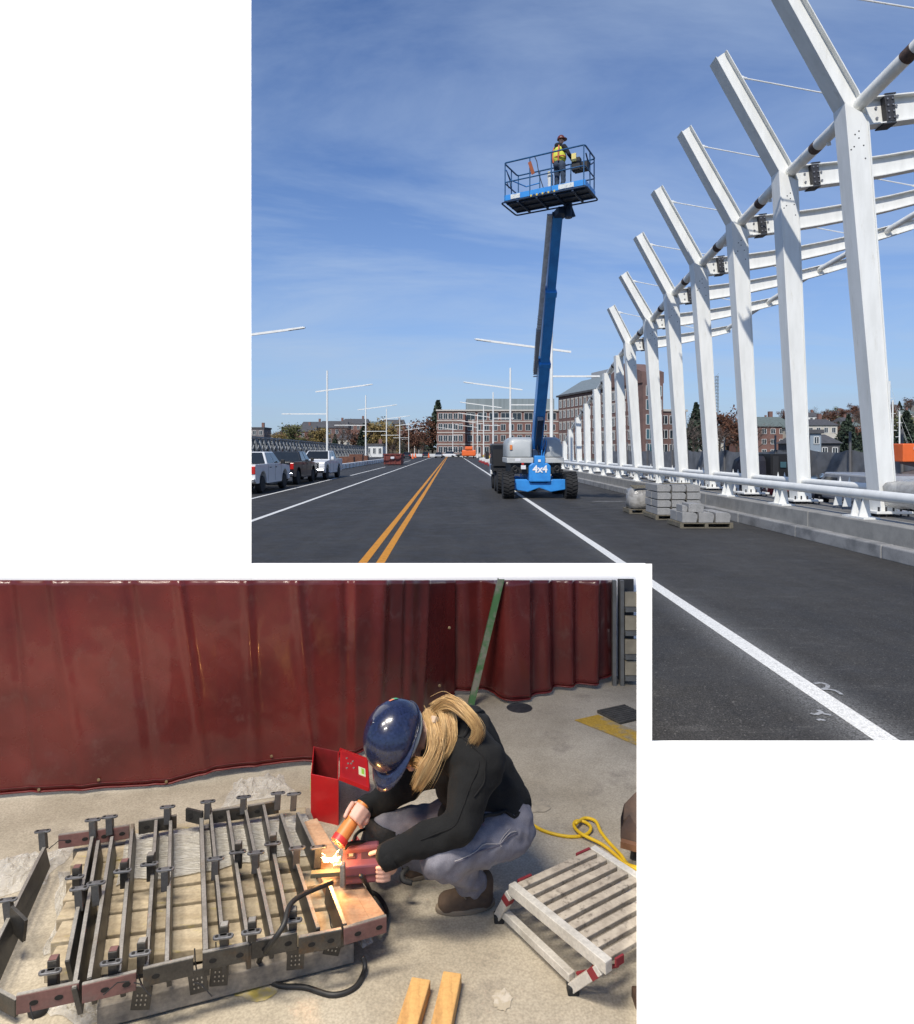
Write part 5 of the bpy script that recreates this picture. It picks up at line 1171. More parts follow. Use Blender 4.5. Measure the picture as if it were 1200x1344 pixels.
# pale and yellow overspray on the slab
def splat(u, v, ru, rv, m, seed, n=18):
    r = random.Random(seed); c = fl(u, v, FZ + .003); s = MB(); s.add([c] + [c + V((ru * math.cos(a) * r.uniform(.8, 1.1), rv * math.sin(a) * r.uniform(.8, 1.1), 0)) for a in [2 * math.pi * i / n for i in range(n)]], [(0, 1 + i, 1 + (i + 1) % n) for i in range(n)]); struct(s, 'floor_stain', m)
M_sp1 = mat('stain_pale', (.50, .45, .37), .8, col2=(.40, .345, .255), scale=22, lo=.42, hi=.55); M_sp2 = mat('stain_yellow', (.46, .36, .09), .8, col2=(.40, .345, .255), scale=16, lo=.40, hi=.56); M_sp3 = mat('stain_dark', (.21, .185, .145), .8, col2=(.36, .31, .23), scale=14, lo=.40, hi=.6)
splat(660, 1312, .035, .05, M_sp1, 11, 40); splat(338, 1296, .09, .06, M_sp2, 3); splat(300, 1296, .04, .05, M_sp3, 8); splat(700, 1060, .10, .05, M_sp3, 5)

# ------------------------------------------------------------ dunnage under the frames
M_tim = mat('pale_timber', (.40, .335, .235), .8, col2=(.27, .215, .14), scale=3, stretch=(1.2, 9, 6), fine=.15, fscale=80, lo=.35, hi=.7, col3=(.40, .33, .09), scale3=5, lo3=.60, hi3=.72)
M_timg = mat('grey_timber', (.26, .225, .18), .85, col2=(.16, .14, .115), scale=3, stretch=(1.2, 9, 6), fine=.15, fscale=80)
M_timr = mat('red_brown_timber', (.46, .30, .19), .75, col2=(.36, .20, .11), scale=3, stretch=(1.5, 8, 6), fine=.12, fscale=80)
M_film2 = mat('clear_film', (.72, .69, .63), .18, var=.2, scale=12, bump=.9, bscale=28); M_film2.node_tree.nodes['Principled BSDF'].inputs['Alpha'].default_value = .42
pal = thing('timber_crib', 'crib of pale timber planks lying under the welded steel frames', 'timber', fl(260, 1200))
def plank(a, b, w, h, z, m, name='plank', par=None, j=.004):
    a = V(a); b = V(b); a.z = b.z = z - h / 2 + rnd.uniform(-j, j); s = MB(); s.bar(a, b, w, h); return s.build(name, m, par or pal, bevel=.004)
# wide boards at the back, single beams in front; ends given by pixels on the top face
for (uL, vL, uR, vR, w, m, z) in [(100, 1108, 402, 1067, .108, M_tim, .150), (97, 1127, 412, 1083, .108, M_tim, .152), (92, 1147, 420, 1101, .112, M_tim, .149), (88, 1170, 428, 1122, .11, M_tim, .151),
                                  (80, 1194, 447, 1146, .105, M_tim, .150), (74, 1222, 462, 1172, .115, M_tim, .148), (66, 1258, 478, 1203, .115, M_tim, .150)]:
    plank(fl(uL, vL, z), fl(uR, vR, z), w, .05, z, m)
for (uT, vT, uB, vB) in ((128, 1098, 92, 1262), (262, 1078, 258, 1248), (395, 1062, 450, 1212)):
    plank(fl(uT, vT, .098), fl(uB, vB, .098), .09, .09, .097, M_timg, 'bearer')
for (uT, vT, uB, vB, m) in ((403, 1078, 432, 1128, M_timr), (428, 1130, 470, 1212, M_timr), (452, 1150, 490, 1205, M_timr)):
    plank(fl(uT, vT, .2), fl(uB, vB, .2), .10, .045, .20, m)
plank(fl(130, 1312, .09), fl(462, 1230, .09), .09, .075, .095, M_timg, 'front_beam')
def crumple(name, pts, h, seed, label, m=None, n=26, zb=.015):
    """a crumpled sheet over a quadrilateral of floor points"""
    r = random.Random(seed); a, b, c, d = [V(p) for p in pts]; vs = []; fs = []
    for i in range(n + 1):
        for j in range(n + 1):
            u_, v_ = i / n, j / n; p = a.lerp(b, u_).lerp(d.lerp(c, u_), v_); e = min(u_, 1 - u_, v_, 1 - v_)
            q = p * 14 + V((seed, 0, 0)); z = abs(noise.noise(q)) * 1.2 + .6 * abs(noise.noise(q * 2.3)) + .35 * abs(noise.noise(q * 5))
            p2 = p + V((noise.noise(q * .6), noise.noise(q * .6 + V((9, 9, 9))), 0)) * .035
            vs.append(V((p2.x, p2.y, p.z + zb + h * z * min(1, e * 6 + .08))))
    for i in range(n):
        for j in range(n): k = i * (n + 1) + j; fs.append((k, k + n + 1, k + n + 2, k + 1))
    g = MB(); g.add(vs, fs); return single(g, name, m or M_film2, label, 'plastic sheet')
crumple('plastic_sheet', [fl(60, 1345), fl(130, 1345), fl(140, 1318), fl(60, 1322)], .04, 2, 'crumpled clear plastic film on the floor under the front corner of the frames')
crumple('plastic_sheet', [fl(-8, 1180), fl(60, 1165), fl(100, 1115), fl(-8, 1135)], .045, 4, 'crumpled clear plastic film beside the separate steel bar on the left')
crumple('plastic_sheet', [fl(58, 1260), fl(90, 1250), fl(105, 1150), fl(80, 1150)], .05, 6, 'clear plastic film hanging off the left end of the timber crib')
crumple('plastic_sheet', [fl(290, 1062), fl(385, 1046), fl(372, 1022), fl(310, 1030)], .06, 8, 'crumpled clear plastic film behind the frames, left of the red box')
M_film3 = mat('stretched_film', (.70, .68, .63), .25, col2=(.52, .49, .42), scale=7, stretch=(2, 14, 4), bump=1.0, bscale=12); M_film3.node_tree.nodes['Principled BSDF'].inputs['Alpha'].default_value = .72
crumple('plastic_sheet', [fl(150, 1162, .153), fl(428, 1118, .153), fl(402, 1070, .153), fl(165, 1098, .153)], .010, 9, 'clear film stretched over the back boards of the timber crib', M_film3, 40, .004)
crumple('plastic_sheet', [fl(462, 1215, .05), fl(490, 1210, .05), fl(486, 1240, .05), fl(470, 1248, .05)], .05, 12, 'scrap of clear film at the right front end of the crib')

# ------------------------------------------------------------ welded steel frames
def steel_mat(n, a, b, c): return mat(n, a, .42, .55, col2=b, scale=7, lo=.35, hi=.65, col3=c, scale3=4, lo3=.60, hi3=.74, fine=.15, fscale=120)
M_mill = steel_mat('mill_steel', (.085, .08, .072), (.045, .043, .041), (.12, .072, .036))
M_edge = steel_mat('pale_steel', (.40, .38, .34), (.26, .24, .21), (.22, .15, .07))  # paler steel for edge strips and small faces
M_pri = mat('red_primer', (.155, .075, .068), .55, col2=(.10, .055, .05), scale=6, fine=.12, fscale=90, col3=(.13, .11, .10), scale3=4, lo3=.6, hi3=.75)
M_hole = mat('bolt_hole', (.012, .011, .010), .9); M_wire = mat('black_wire', (.015, .015, .016), .6)
TOPZ, BARH = .245, .085
def lean(uv, h): return V((.7 * h * (318 - uv[0]) / (1920 - uv[1]), 0, 0))
def flat(t, uv0, uv1, name='bar', m=None, h=BARH, th=.016, z=None):
    z = TOPZ if z is None else z
    a = fl(*uv0, z); b = fl(*uv1, z); nl = (b - a).normalized(); nl = V((-nl.y, nl.x, 0)) * (th / 2); la, lb = lean(uv0, h) - V((0, 0, h)), lean(uv1, h) - V((0, 0, h)); s = MB()
    s.loft([[a + nl, a - nl, a - nl + la, a + nl + la], [b + nl, b - nl, b - nl + lb, b + nl + lb]])
    o = s.build(name, m or M_mill, t, bevel=.002); d = (b - a).normalized()
    s = MB(); s.bar(a + d * .004 + V((0, 0, .0012)), b - d * .004 + V((0, 0, .0012)), th * .8, .0024); s.build('pale_edge', M_edge, o); return o  # pale strip laid along the bar's top edge
def endplate(t, uv0, uv1, m=M_mill, holes=(.3, .75), name='end_plate', h=.060, z=None, th=.014):
    z = TOPZ + .005 if z is None else z
    a = fl(*uv0, z); b = fl(*uv1, z); s = MB(); s.bar(a - V((0, 0, h / 2)), b - V((0, 0, h / 2)), th, h); o = s.build(name, m, t, bevel=.002)
    d = (b - a).normalized(); n = V((d.y, -d.x, 0))
    if n.y > 0: n = -n
    for f in holes:
        c = a.lerp(b, f) - V((0, 0, h * .52)) + n * (th / 2 - .002); s = MB(); s.prism([c + d * (.013 * math.cos(k)) + V((0, 0, .008 * math.sin(k))) for k in [2 * math.pi * i / 14 for i in range(14)]], n * .0035); s.build('slot', M_hole, o)
    s = MB(); s.bar(a + V((0, 0, .0012)), b + V((0, 0, .0012)), th * .8, .0024); s.build('pale_edge', M_edge, o)
    return o
def bracket(t, u, v, kind='a', rot=-.03, prim=False):
    """small lug: a square stub on the bar with an oval two hole plate"""
    z = TOPZ + .056; c = fl(u, v, z); ax = V((math.cos(.22 + rot), math.sin(.22 + rot), 0)); ay = V((-ax.y, ax.x, 0)); L, w, th = .024, .0115, .008
    s = MB(); poly = [c + ax * (L * sx + w * math.cos(k)) + ay * (w * math.sin(k)) for sx, ks in ((1, [-math.pi / 2 + math.pi * i / 6 for i in range(7)]), (-1, [math.pi / 2 + math.pi * i / 6 for i in range(7)])) for k in ks]
    s.prism([p - V((0, 0, th)) for p in poly], (0, 0, th)); o = s.build('lug_plate', mat('lug_steel', (.20, .20, .205), .38, .6, col2=(.10, .10, .105), scale=25), t, bevel=.002)
    for sx in (-1, 1): s = MB(); s.tube([c + ax * L * sx * .9 + V((0, 0, -.001)), c + ax * L * sx * .9 + V((0, 0, .0012))], .0062, 10); s.build('hole', M_hole, o)
    if kind == 'a': q0 = c - V((0, 0, th)) - ay * .0; q1 = V((c.x, c.y, TOPZ - .02)) - ay * .022 + lean((u, v), .07)
    else: q0 = c - V((0, 0, -.022)) + ay * .026; q1 = V((c.x, c.y, TOPZ - .03)) + ay * .028
    s = MB(); s.bar(q1, q0, .029, .029, up=ay); st = s.build('lug_stub', M_mill, t, bevel=.002)
    if kind == 'b':
        s = MB(); s.bar(c - V((0, 0, th / 2)), V((c.x, c.y, c.z - th / 2)) + ay * .04, .022, .008); s.build('lug_web', M_mill, t)
        s = MB(); s.bar(q0 + V((0, 0, .0005)), q0 + V((0, 0, .002)), .024, .024, up=ay); s.build('cap', M_pri if prim else M_edge, st)
    else:
        s = MB(); dz = (q0 - q1).normalized(); m_ = q1.lerp(q0, .55) - ay * .0136; s.bar(m_ - dz * .028, m_ + dz * .028, .020, .002, up=ay); s.build('stub_face', M_pri if prim else M_edge, st)
FRN = 'welded steel railing frames on the timber crib'
def frm(lab, u, v): return thing('railing_frame', lab, 'steel frame', fl(u, v, 0), 0, FRN)
t = frm('single steel flat bar with lugs lying apart at the left edge of the floor', 30, 1180)
flat(t, (-14, 1255), (58, 1112), h=.09, z=.17); endplate(t, (-20, 1290), (22, 1312), M_mill, (), z=.10); 
TOPZ_ = TOPZ; 
def with_z(z):
    global TOPZ; TOPZ = z
with_z(.17); bracket(t, 56, 1090, 'a'); bracket(t, 10, 1180, 'a'); 
s = MB(); p = fl(14, 1203, .17); s.bar(p, p + V((.09, -.05, -.02)), .012, .09); s.build('stiffener', M_mill, t); with_z(TOPZ_)
t = frm('leftmost steel frame on the crib, its front plate in red primer with two slots', 95, 1250)
flat(t, (88, 1262), (121, 1098)); flat(t, (97, 1298), (129, 1103)); endplate(t, (22, 1306), (104, 1289), M_pri, (.28, .68)); endplate(t, (77, 1096), (121, 1090), M_pri, (.3, .8))
for u, v, k in ((98, 1150, 'b'), (104, 1165, 'a'), (66, 1274, 'b'), (122, 1075, 'a')): bracket(t, u, v, k, prim=True)
t = frm('second steel frame from the left, red primer front plate wired to a tag', 140, 1240)
flat(t, (117, 1285), (147, 1098)); flat(t, (156, 1276), (174, 1081)); endplate(t, (108, 1292), (179, 1275), M_pri, (.42, .82)); endplate(t, (123, 1090), (170, 1083), M_pri, (.3, .8))
for u, v, k in ((126, 1158, 'a'), (144, 1071, 'a'), (161, 1142, 'b'), (146, 1262, 'b')): bracket(t, u, v, k, prim=True)
t = frm('third steel frame from the left, dark front plate with a rusty slot', 210, 1220)
flat(t, (192, 1270), (205, 1076)); flat(t, (219, 1263), (224, 1077)); endplate(t, (188, 1271), (254, 1256), M_mill, (.25,)); endplate(t, (182, 1078), (232, 1070), M_mill, (.22,))
for u, v, k in ((196, 1133, 'b'), (217, 1140, 'a'), (220, 1058, 'a'), (184, 1250, 'b')): bracket(t, u, v, k)
t = frm('tall dark flat plate with an angled end standing mid crib', 265, 1150)
flat(t, (270, 1248), (264, 1064), h=.09, z=.245, th=.02); s = MB(); a = fl(245, 1062, .27); b = fl(266, 1067, .27); s.bar(a - V((0, 0, .025)), b - V((0, 0, .025)), .014, .06); s.build('angled_plate', M_mill, t); s = MB(); c = fl(252, 1069, .25); s.tube([c, c + V((0, -.012, 0))], .014, 12); s.build('slot', M_hole, t)
t = frm('steel frame right of the tall dark plate, bars close together', 310, 1200)
flat(t, (294, 1248), (276, 1060)); flat(t, (327, 1241), (299, 1064)); endplate(t, (266, 1250), (327, 1238), M_mill, (.22, .8)); endplate(t, (279, 1064), (322, 1058), M_mill, (.25, .8))
for u, v, k in ((273, 1051, 'a'), (283, 1126, 'a'), (293, 1228, 'b'), (312, 1117, 'b')): bracket(t, u, v, k)
t = frm('fifth steel frame, the black hose lying across its right bar', 360, 1200)
flat(t, (358, 1228), (322, 1060)); flat(t, (381, 1222), (346, 1056)); endplate(t, (330, 1236), (390, 1223), M_mill, (.3, .8)); endplate(t, (325, 1058), (366, 1051), M_mill, (.3,))
for u, v, k in ((320, 1045, 'a'), (336, 1118, 'a'), (330, 1222, 'b'), (358, 1106, 'b'), (384, 1207, 'b')): bracket(t, u, v, k)
t = frm('steel frame left of the red box, one bar running clear to the front', 405, 1160)
flat(t, (418, 1219), (369, 1068)); endplate(t, (392, 1230), (448, 1219), M_mill, (.3, .75))
for u, v, k in ((365, 1040, 'a'), (390, 1112, 'a')): bracket(t, u, v, k)
t = frm('rightmost steel frame being ground, red primer front plate at its end', 440, 1160)
flat(t, (420, 1128), (391, 1066)); flat(t, (453, 1214), (431, 1157)); endplate(t, (451, 1218), (507, 1202), M_pri, (.32, .82))
for u, v, k in ((386, 1041, 'a'), (418, 1111, 'a')): bracket(t, u, v, k, prim=True)
# the piece under the grinder
s = MB(); p = fl(432, 1146, .26); s.box(p, (.15, .026, .02), Matrix.Rotation(.12, 3, 'Z')); s.build('clamped_bar', mat('olive_bar', (.11, .105, .07), .6, var=.25, scale=9), t, bevel=.003)
s = MB(); p = fl(450, 1148, .30); s.box(p, (.02, .03, .09)); s.build('clamp_jaw', M_edge, t, bevel=.004)
# small steel tags wired to the plates
def steel_tag(u, v, lab, tilt=.1):
    c = fl(u, v, .14); t = thing('steel_tag', lab, 'tag', c); s = MB(); Mz = Matrix.Rotation(tilt, 3, 'Y') @ Matrix.Rotation(.2, 3, 'Z'); s.box(c, (.062, .005, .082), Mz); s.build('plate', M_mill, t, bevel=.002)
    for i in range(3):
        for j in range(3): s = MB(); s.box(c + Mz @ V((-.014 + .014 * j, -.004, .012 - .016 * i)), (.0045, .0015, .006), Mz); s.build('stamp', M_edge, t)
    s = MB(); s.tube([c + Mz @ V((0, 0, .035)), c + V((-.01, .0, .07)), c + V((-.02, .02, .10))], .0025, 6); s.build('wire', M_wire, t)
steel_tag(260, 1288, 'stamped steel tag hanging left of the middle of the front edge', -.12); steel_tag(288, 1279, 'stamped steel tag hanging just right of another tag', .08); steel_tag(388, 1258, 'stamped steel tag hanging below the fifth frame', .05); steel_tag(438, 1240, 'blank dark tag wired to the seventh frame', .3); steel_tag(186, 1310, 'steel tag on bent wires at the front of the second frame', .15)
for (u, v, dx) in ((176, 1290, 1), (170, 1288, -1), (40, 1320, .4), (90, 1103, -1), (255, 1290, 1)):
    p = fl(u, v, .24); s = MB(); s.tube([p, p + V((.03 * dx, -.02, .012)), p + V((.07 * dx, -.03, -.02))], .002, 5); single(s, 'tie_wire', M_wire, 'bent black tie wire end at ' + {176: 'the right slot of the second primer plate', 170: 'the left side of the second primer plate', 40: 'the slot of the leftmost primer plate', 90: 'the rear primer plate on the left', 255: 'the left stamped tag'}[u], 'wire')
s = MB(); c = fl(50, 1334); s.ell(c + V((0, 0, .03)), (.035, .03, .035), None, 14, 8); single(s, 'black_rag', M_dark, 'black rag on the floor under the leftmost primer plate', 'rag', smooth='all')

# ------------------------------------------------------------ hoses and cords
def cpath(pts, n=6):
    """smooth curve through points"""
    P = [V(p) for p in pts]; out = []
    for i in range(len(P) - 1):
        p0, p1, p2, p3 = P[max(0, i - 1)], P[i], P[i + 1], P[min(len(P) - 1, i + 2)]
        for k in range(n):
            t = k / n; out.append(.5 * ((2 * p1) + (p2 - p0) * t + (2 * p0 - 5 * p1 + 4 * p2 - p3) * t * t + (3 * p1 - p0 - 3 * p2 + p3) * t ** 3))
    return out + [P[-1]]
def cord(name, label, pts, r, m, cat='cord'):
    s = MB(); s.tube(cpath(pts), r, 10); return single(s, name, m, label, cat, smooth='all')
M_hose = mat('black_hose', (.024, .023, .022), .5, var=.4, scale=20); M_ycord = mat('yellow_cord', (.72, .47, .015), .45, col2=(.6, .38, .012), scale=8)
cord('hose', 'black hose looping from the grinder down across the frames and along the floor', [fl(436, 1158, .30), fl(400, 1173, .33), fl(381, 1188, .34), fl(372, 1215, .32), fl(355, 1240, .26), fl(340, 1262, .10), fl(347, 1282, .03), fl(368, 1294, .02), fl(400, 1296, .02), fl(437, 1306, .02), fl(466, 1296, .02), fl(479, 1272, .03), fl(476, 1256, .06)], .0095, M_hose, 'hose')
cord('hose', 'black hose curling in a wide loop right of the timber crib', [fl(474, 1150, .30), fl(484, 1165, .16), fl(488, 1185, .05), fl(480, 1196, .02), fl(462, 1172, .02), fl(474, 1168, .02), fl(494, 1174, .02), fl(507, 1193, .02), fl(507, 1206, .04), fl(500, 1216, .09)], .009, M_hose, 'hose')
cord('hose', 'black hose arching up behind the maroon grinder', [fl(452, 1115, .32), fl(458, 1108, .33), fl(475, 1106, .31), fl(492, 1110, .28), fl(500, 1120, .24)], .009, M_hose, 'hose')
cord('hose', 'short black hose arch between the torch and the grinder', [fl(464, 1110, .30), fl(466, 1098, .30), fl(474, 1090, .28), fl(484, 1088, .24), fl(492, 1092, .18)], .007, M_hose, 'hose')
cord('extension_cord', 'yellow extension cord curling on the floor between the red box and the welder', [fl(470, 1085), fl(458, 1078), fl(451, 1062), fl(456, 1051), fl(463, 1052), fl(476, 1066), fl(488, 1068), fl(497, 1058), fl(515, 1062), fl(525, 1052), fl(520, 1044), fl(513, 1041)], .008, M_ycord)
cord('extension_cord', 'yellow extension cord looping on the floor behind the step platform', [fl(680, 1074, .03), fl(693, 1079, .02), fl(715, 1091, .02), fl(745, 1098, .02), fl(768, 1096, .02), fl(776, 1087, .03), fl(768, 1079, .03), fl(756, 1078, .03), fl(754, 1085, .03), fl(764, 1095, .035), fl(790, 1108, .03), fl(808, 1122, .02), fl(822, 1134, .02), fl(845, 1141, .02)], .0085, M_ycord)
cord('extension_cord', 'second strand of yellow cord running from the loop toward the screen', [fl(756, 1081, .045), fl(768, 1074, .03), fl(782, 1078, .03), fl(789, 1092, .02), fl(800, 1106, .02), fl(815, 1122, .02), fl(826, 1136, .02), fl(845, 1144, .02)], .0085, M_ycord)
s = MB(); p = fl(478, 1091, .03); s.bar(p, p + V((.05, -.03, 0)), .02, .02); single(s, 'cord_plug', mat('orange_plug', (.6, .25, .05), .5), 'orange plug on the yellow cord near the torch', 'plug', bevel=.005)

# ------------------------------------------------------------ red steel box with open lid
M_redb = mat('red_enamel', (.42, .014, .016), .32, col2=(.33, .012, .014), scale=5, coat=.3, col3=(.13, .02, .018), scale3=9, lo3=.64, hi3=.72)
M_redd = mat('red_enamel_dark', (.20, .015, .017), .5, col2=(.12, .012, .012), scale=7)  # darker red for the box's back and bottom
bx_ = thing('steel_box', 'red steel rod box standing open with its lid swung to the right', 'box', fl(420, 1075))
b0, b1, b2_, b3 = V((-.760, 3.49, 0)), V((-.600, 3.43, 0)), V((-.640, 3.77, 0)), V((-.815, 3.82, 0)); hz_ = .255
b2_ = b1 + (b3 - b0) * .98
for a, b, nm in ((b0, b1, 'front'), (b1, b2_, 'side'), (b2_, b3, 'back'), (b3, b0, 'side')):
    s = MB(); n = (b - a).normalized(); n = V((n.y, -n.x, 0)) * -.006; s.prism([a, b, b + n, a + n], (0, 0, hz_)); s.build(nm, M_redb if nm != 'back' else M_redd, bx_, bevel=.002)
s = MB(); s.prism([b0, b1, b2_, b3], (0, 0, .012)); s.build('bottom', M_redd, bx_)
s = MB(); e1 = b1 + V((0.004, 0, hz_)); e2 = b2_ + V((.004, 0, hz_)); w_ = V((.160, -.03, -.045)); s.prism([e1, e2, e2 + w_, e1 + w_], (.01, 0, .008)); ld = s.build('lid', M_redb, bx_, bevel=.003)
for (a, b) in ((e1 + w_, e2 + w_), (e2, e2 + w_), (e1, e1 + w_)): s = MB(); s.bar(a + V((0, 0, .010)), b + V((0, 0, .010)), .006, .022); s.build('lid_rim', M_redb, ld)
def lidp(a, b): return e1 + (e2 - e1) * a + w_ * b + V((.01, 0, .0085))
for (a, b) in ((.75, .2), (.72, .42), (.58, .25), (.5, .45), (.62, .36), (.4, .2)): s = MB(); p = lidp(a, b); s.tube([p, p + V((0, 0, .004))], .006, 8); s.build('rivet', M_edge, ld)
M_lab = mat('pale_label', (.62, .66, .42), .6); s = MB(); s.prism([lidp(.35, .62), lidp(.62, .62), lidp(.62, .86), lidp(.35, .86)], (0, 0, .002)); s.build('label', M_lab, ld); s = MB(); s.prism([lidp(.40, .72), lidp(.58, .72), lidp(.58, .82), lidp(.40, .82)], (0, 0, .0035)); s.build('label_print', mat('green_print', (.28, .5, .06), .6), ld)
n = V((-1, -.12, 0)); s = MB(); c = b0.lerp(b3, .3); d = (b3 - b0).normalized(); s.prism([c + V((-.004, 0, .08)), c + d * .12 + V((-.004, 0, .08)), c + d * .12 + V((-.004, 0, .21)), c + V((-.004, 0, .21))], V((-.002, 0, 0))); s.build('label', M_lab, bx_)
s = MB(); s.prism([c + d * .02 + V((-.0065, 0, .10)), c + d * .10 + V((-.0065, 0, .10)), c + d * .10 + V((-.0065, 0, .16)), c + d * .02 + V((-.0065, 0, .16))], V((-.002, 0, 0))); s.build('label_print', MATS['green_print'], bx_)

# ------------------------------------------------------------ grinder and torch
M_mar = mat('maroon_plastic', (.17, .055, .07), .45, col2=(.13, .042, .055), scale=8, coat=.2)
gx = V((math.cos(.14), math.sin(.14), 0)); gy = V((-gx.y, gx.x, 0)); G0 = fl(474, 1135, .27)
gt = thing('power_tool', 'maroon portable power tool held over the frame, throwing bright sparks', 'power tool', fl(474, 1135)); 
def gp(a, b, c): return G0 + gx * a + gy * b + V((0, 0, c))
def gbox(a, b, name, m, bev=.006, par=None):
    s = MB(); s.prism([gp(a[0], a[1], a[2]), gp(b[0], a[1], a[2]), gp(b[0], b[1], a[2]), gp(a[0], b[1], a[2])], (0, 0, b[2] - a[2])); return s.build(name, m, par or gt, bevel=bev, seg=2)
gbox((-.082, -.055, -.045), (.082, -.005, .030), 'body', M_mar, .008); gbox((-.078, -.004, -.04), (.080, .055, .018), 'body', M_mar, .008); gbox((-.076, .056, -.035), (.078, .10, .04), 'body', M_mar, .010)
gbox((-.06, .012, .019), (-.022, .046, .024), 'panel', mat('dark_maroon', (.06, .025, .03), .5), .002); gbox((-.05, .02, .025), (-.032, .038, .028), 'switch', M_edge, .001)
gbox((.0, .006, .0185), (.072, .05, .0215), 'recess', MATS['dark_maroon'], .002); gbox((-.08, -.058, -.012), (.08, -.0555, -.006), 'seam', MATS['dark_maroon'], 0)
gbox((.083, -.05, -.02), (.105, -.03, .02), 'battery_clip', M_edge, .003); gbox((-.115, -.01, -.02), (-.083, .03, .015), 'nose', M_edge, .004)
M_spk = emis('arc_light', (1.0, .72, .30), 18.0); s = MB(); sp_rnd = random.Random(2); c = fl(437, 1129, .30)
for i in range(7): q = c + V((-.040 + i * .0095, sp_rnd.uniform(-.006, .006), sp_rnd.uniform(-.004, .006))); s.ell(q, sp_rnd.uniform(.005, .011), None, 10, 6)
for i in range(12):
    a = sp_rnd.uniform(0, 6.28); d = V((math.cos(a), math.sin(a), sp_rnd.uniform(-.2, .9))).normalized(); r0 = sp_rnd.uniform(.012, .04); L_ = sp_rnd.uniform(.008, .02); s.tube([c + d * r0, c + d * (r0 + L_)], [.0009, .0003], 4)
s.build('arc_glow', M_spk, gt, smooth='all', kind='stuff')
ld_ = bpy.data.lights.new('arc_lamp', 'POINT'); ld_.energy = 5.0; ld_.color = (1.0, .50, .14); ld_.shadow_soft_size = .03; lo_ = bpy.data.objects.new('arc_lamp', ld_); COL.objects.link(lo_); lo_.location = c + V((0, -.01, .045))
tr_ = thing('torch', 'orange tube torch with red end cap gripped in the right hand', 'torch', fl(455, 1095)); T0 = fl(443, 1107, .36); T1 = fl(466, 1072, .43)
s = MB(); s.tube([T0.lerp(T1, .22), T0.lerp(T1, 1.5)], [.031, .028], 20); s.build('tube', mat('orange_tube', (.62, .21, .05), .45, var=.12, scale=12), tr_, smooth=True)
s = MB(); s.tube([T0, T0.lerp(T1, .03), T0.lerp(T1, .24)], [.029, .0335, .0335], 20); s.build('end_cap', mat('red_cap', (.58, .035, .03), .4), tr_, smooth=True)
dT = (T1 - T0).normalized()
for k in range(6):
    a = 2 * math.pi * k / 6; o_ = dT.orthogonal().normalized(); o2 = dT.cross(o_); p = T0 + (o_ * math.cos(a) + o2 * math.sin(a)) * .022; s = MB(); s.tube([p - dT * .004, p + dT * .006], .006, 8); s.build('vent', mat('vent_dark', (.25, .03, .015), .6), tr_)
s = MB(); p = fl(462, 1112, .26); s.tube([p, p + V((.03, .02, .02))], .022, 14); single(s, 'red_knob', MATS['red_cap'], 'round dull red knob behind the power tool', 'knob', smooth=True)

# ------------------------------------------------------------ step platform
M_alu = mat('worn_aluminium', (.56, .53, .47), .5, .1, col2=(.42, .39, .335), scale=9, lo=.45, hi=.7, col3=(.17, .14, .11), scale3=11, lo3=.60, hi3=.76, fine=.12, fscale=90)
M_alud = mat('slat_aluminium', (.47, .41, .325), .7, .0, col2=(.33, .28, .22), scale=7, lo=.38, hi=.62, col3=(.085, .065, .05), scale3=12, lo3=.54, hi3=.72, stretch=(3, 3, 3))
M_foot = mat('rubber_foot', (.016, .016, .016), .7); M_rtape = mat('red_tape', (.22, .022, .028), .6)
SZ = .215; A_ = fl(674, 1160, SZ); B_ = fl(780, 1112, SZ); C_ = fl(796, 1258, SZ); U = B_ - A_; W_ = C_ - A_; D_ = A_ + U + W_
sp_ = thing('step_platform', 'worn aluminium step platform with slatted top and red corner tape', 'step platform', (A_ + D_) / 2 - V((0, 0, SZ)))
def sbar(a, b, w, h, name, m=M_alu, par=None, bev=.003): s = MB(); s.bar(a, b, w, h); return s.build(name, m, par or sp_, bevel=bev)
un = U.normalized(); wn2 = W_.normalized(); dz = V((0, 0, -.022))
sbar(A_ - wn2 * .01 + dz, C_ + wn2 * .012 + dz, .036, .044, 'end_rail'); sbar(B_ - wn2 * .01 + dz, D_ + wn2 * .01 + dz, .036, .044, 'end_rail')
for i in range(9):
    f = .035 + .93 * i / 8; a = A_ + W_ * f + un * .02; b = B_ + W_ * f - un * .02; o = sbar(a + V((0, 0, -.013)), b + V((0, 0, -.013)), .036, .020, 'slat', M_alud)
legs = [(A_, fl(655, 1212)), (C_, fl(752, 1306)), (B_, B_ + V((.03, .08, -SZ))), (D_, D_ + V((.06, -.02, -SZ)))]
for (t_, f_) in legs:
    f2 = V((f_.x, f_.y, .03)); a = t_ + (V((f_.x, f_.y, 0)) - V((t_.x, t_.y, 0))) * .15 + V((0, 0, -.045)); lg = sbar(a, f2, .034, .034, 'leg'); s = MB(); s.bar(f2 + V((0, 0, .012)), V((f2.x, f2.y, .002)), .042, .042); s.build('foot', M_foot, lg, bevel=.006)
    d = (f2 - a).normalized(); sbar(a + d * .02, a + d * .055, .0365, .0365, 'tape', M_rtape, lg, .001)
l1, l2 = legs[0][1] + V((.012, -.0, .055)), legs[1][1] + V((.0, .012, .055)); sbar(l1, l2, .032, .032, 'brace')
l1, l2 = legs[2][1] + V((0, 0, .06)), legs[3][1] + V((0, 0, .06)); sbar(l1, l2, .03, .03, 'brace')
for (a, b) in ((A_ + un * .03, A_ + un * .10), (B_ - un * .10, B_ - un * .02)): sbar(a - wn2 * .006 + V((0, 0, -.012)), b - wn2 * .006 + V((0, 0, -.012)), .012, .027, 'tape', M_rtape, None, .001)
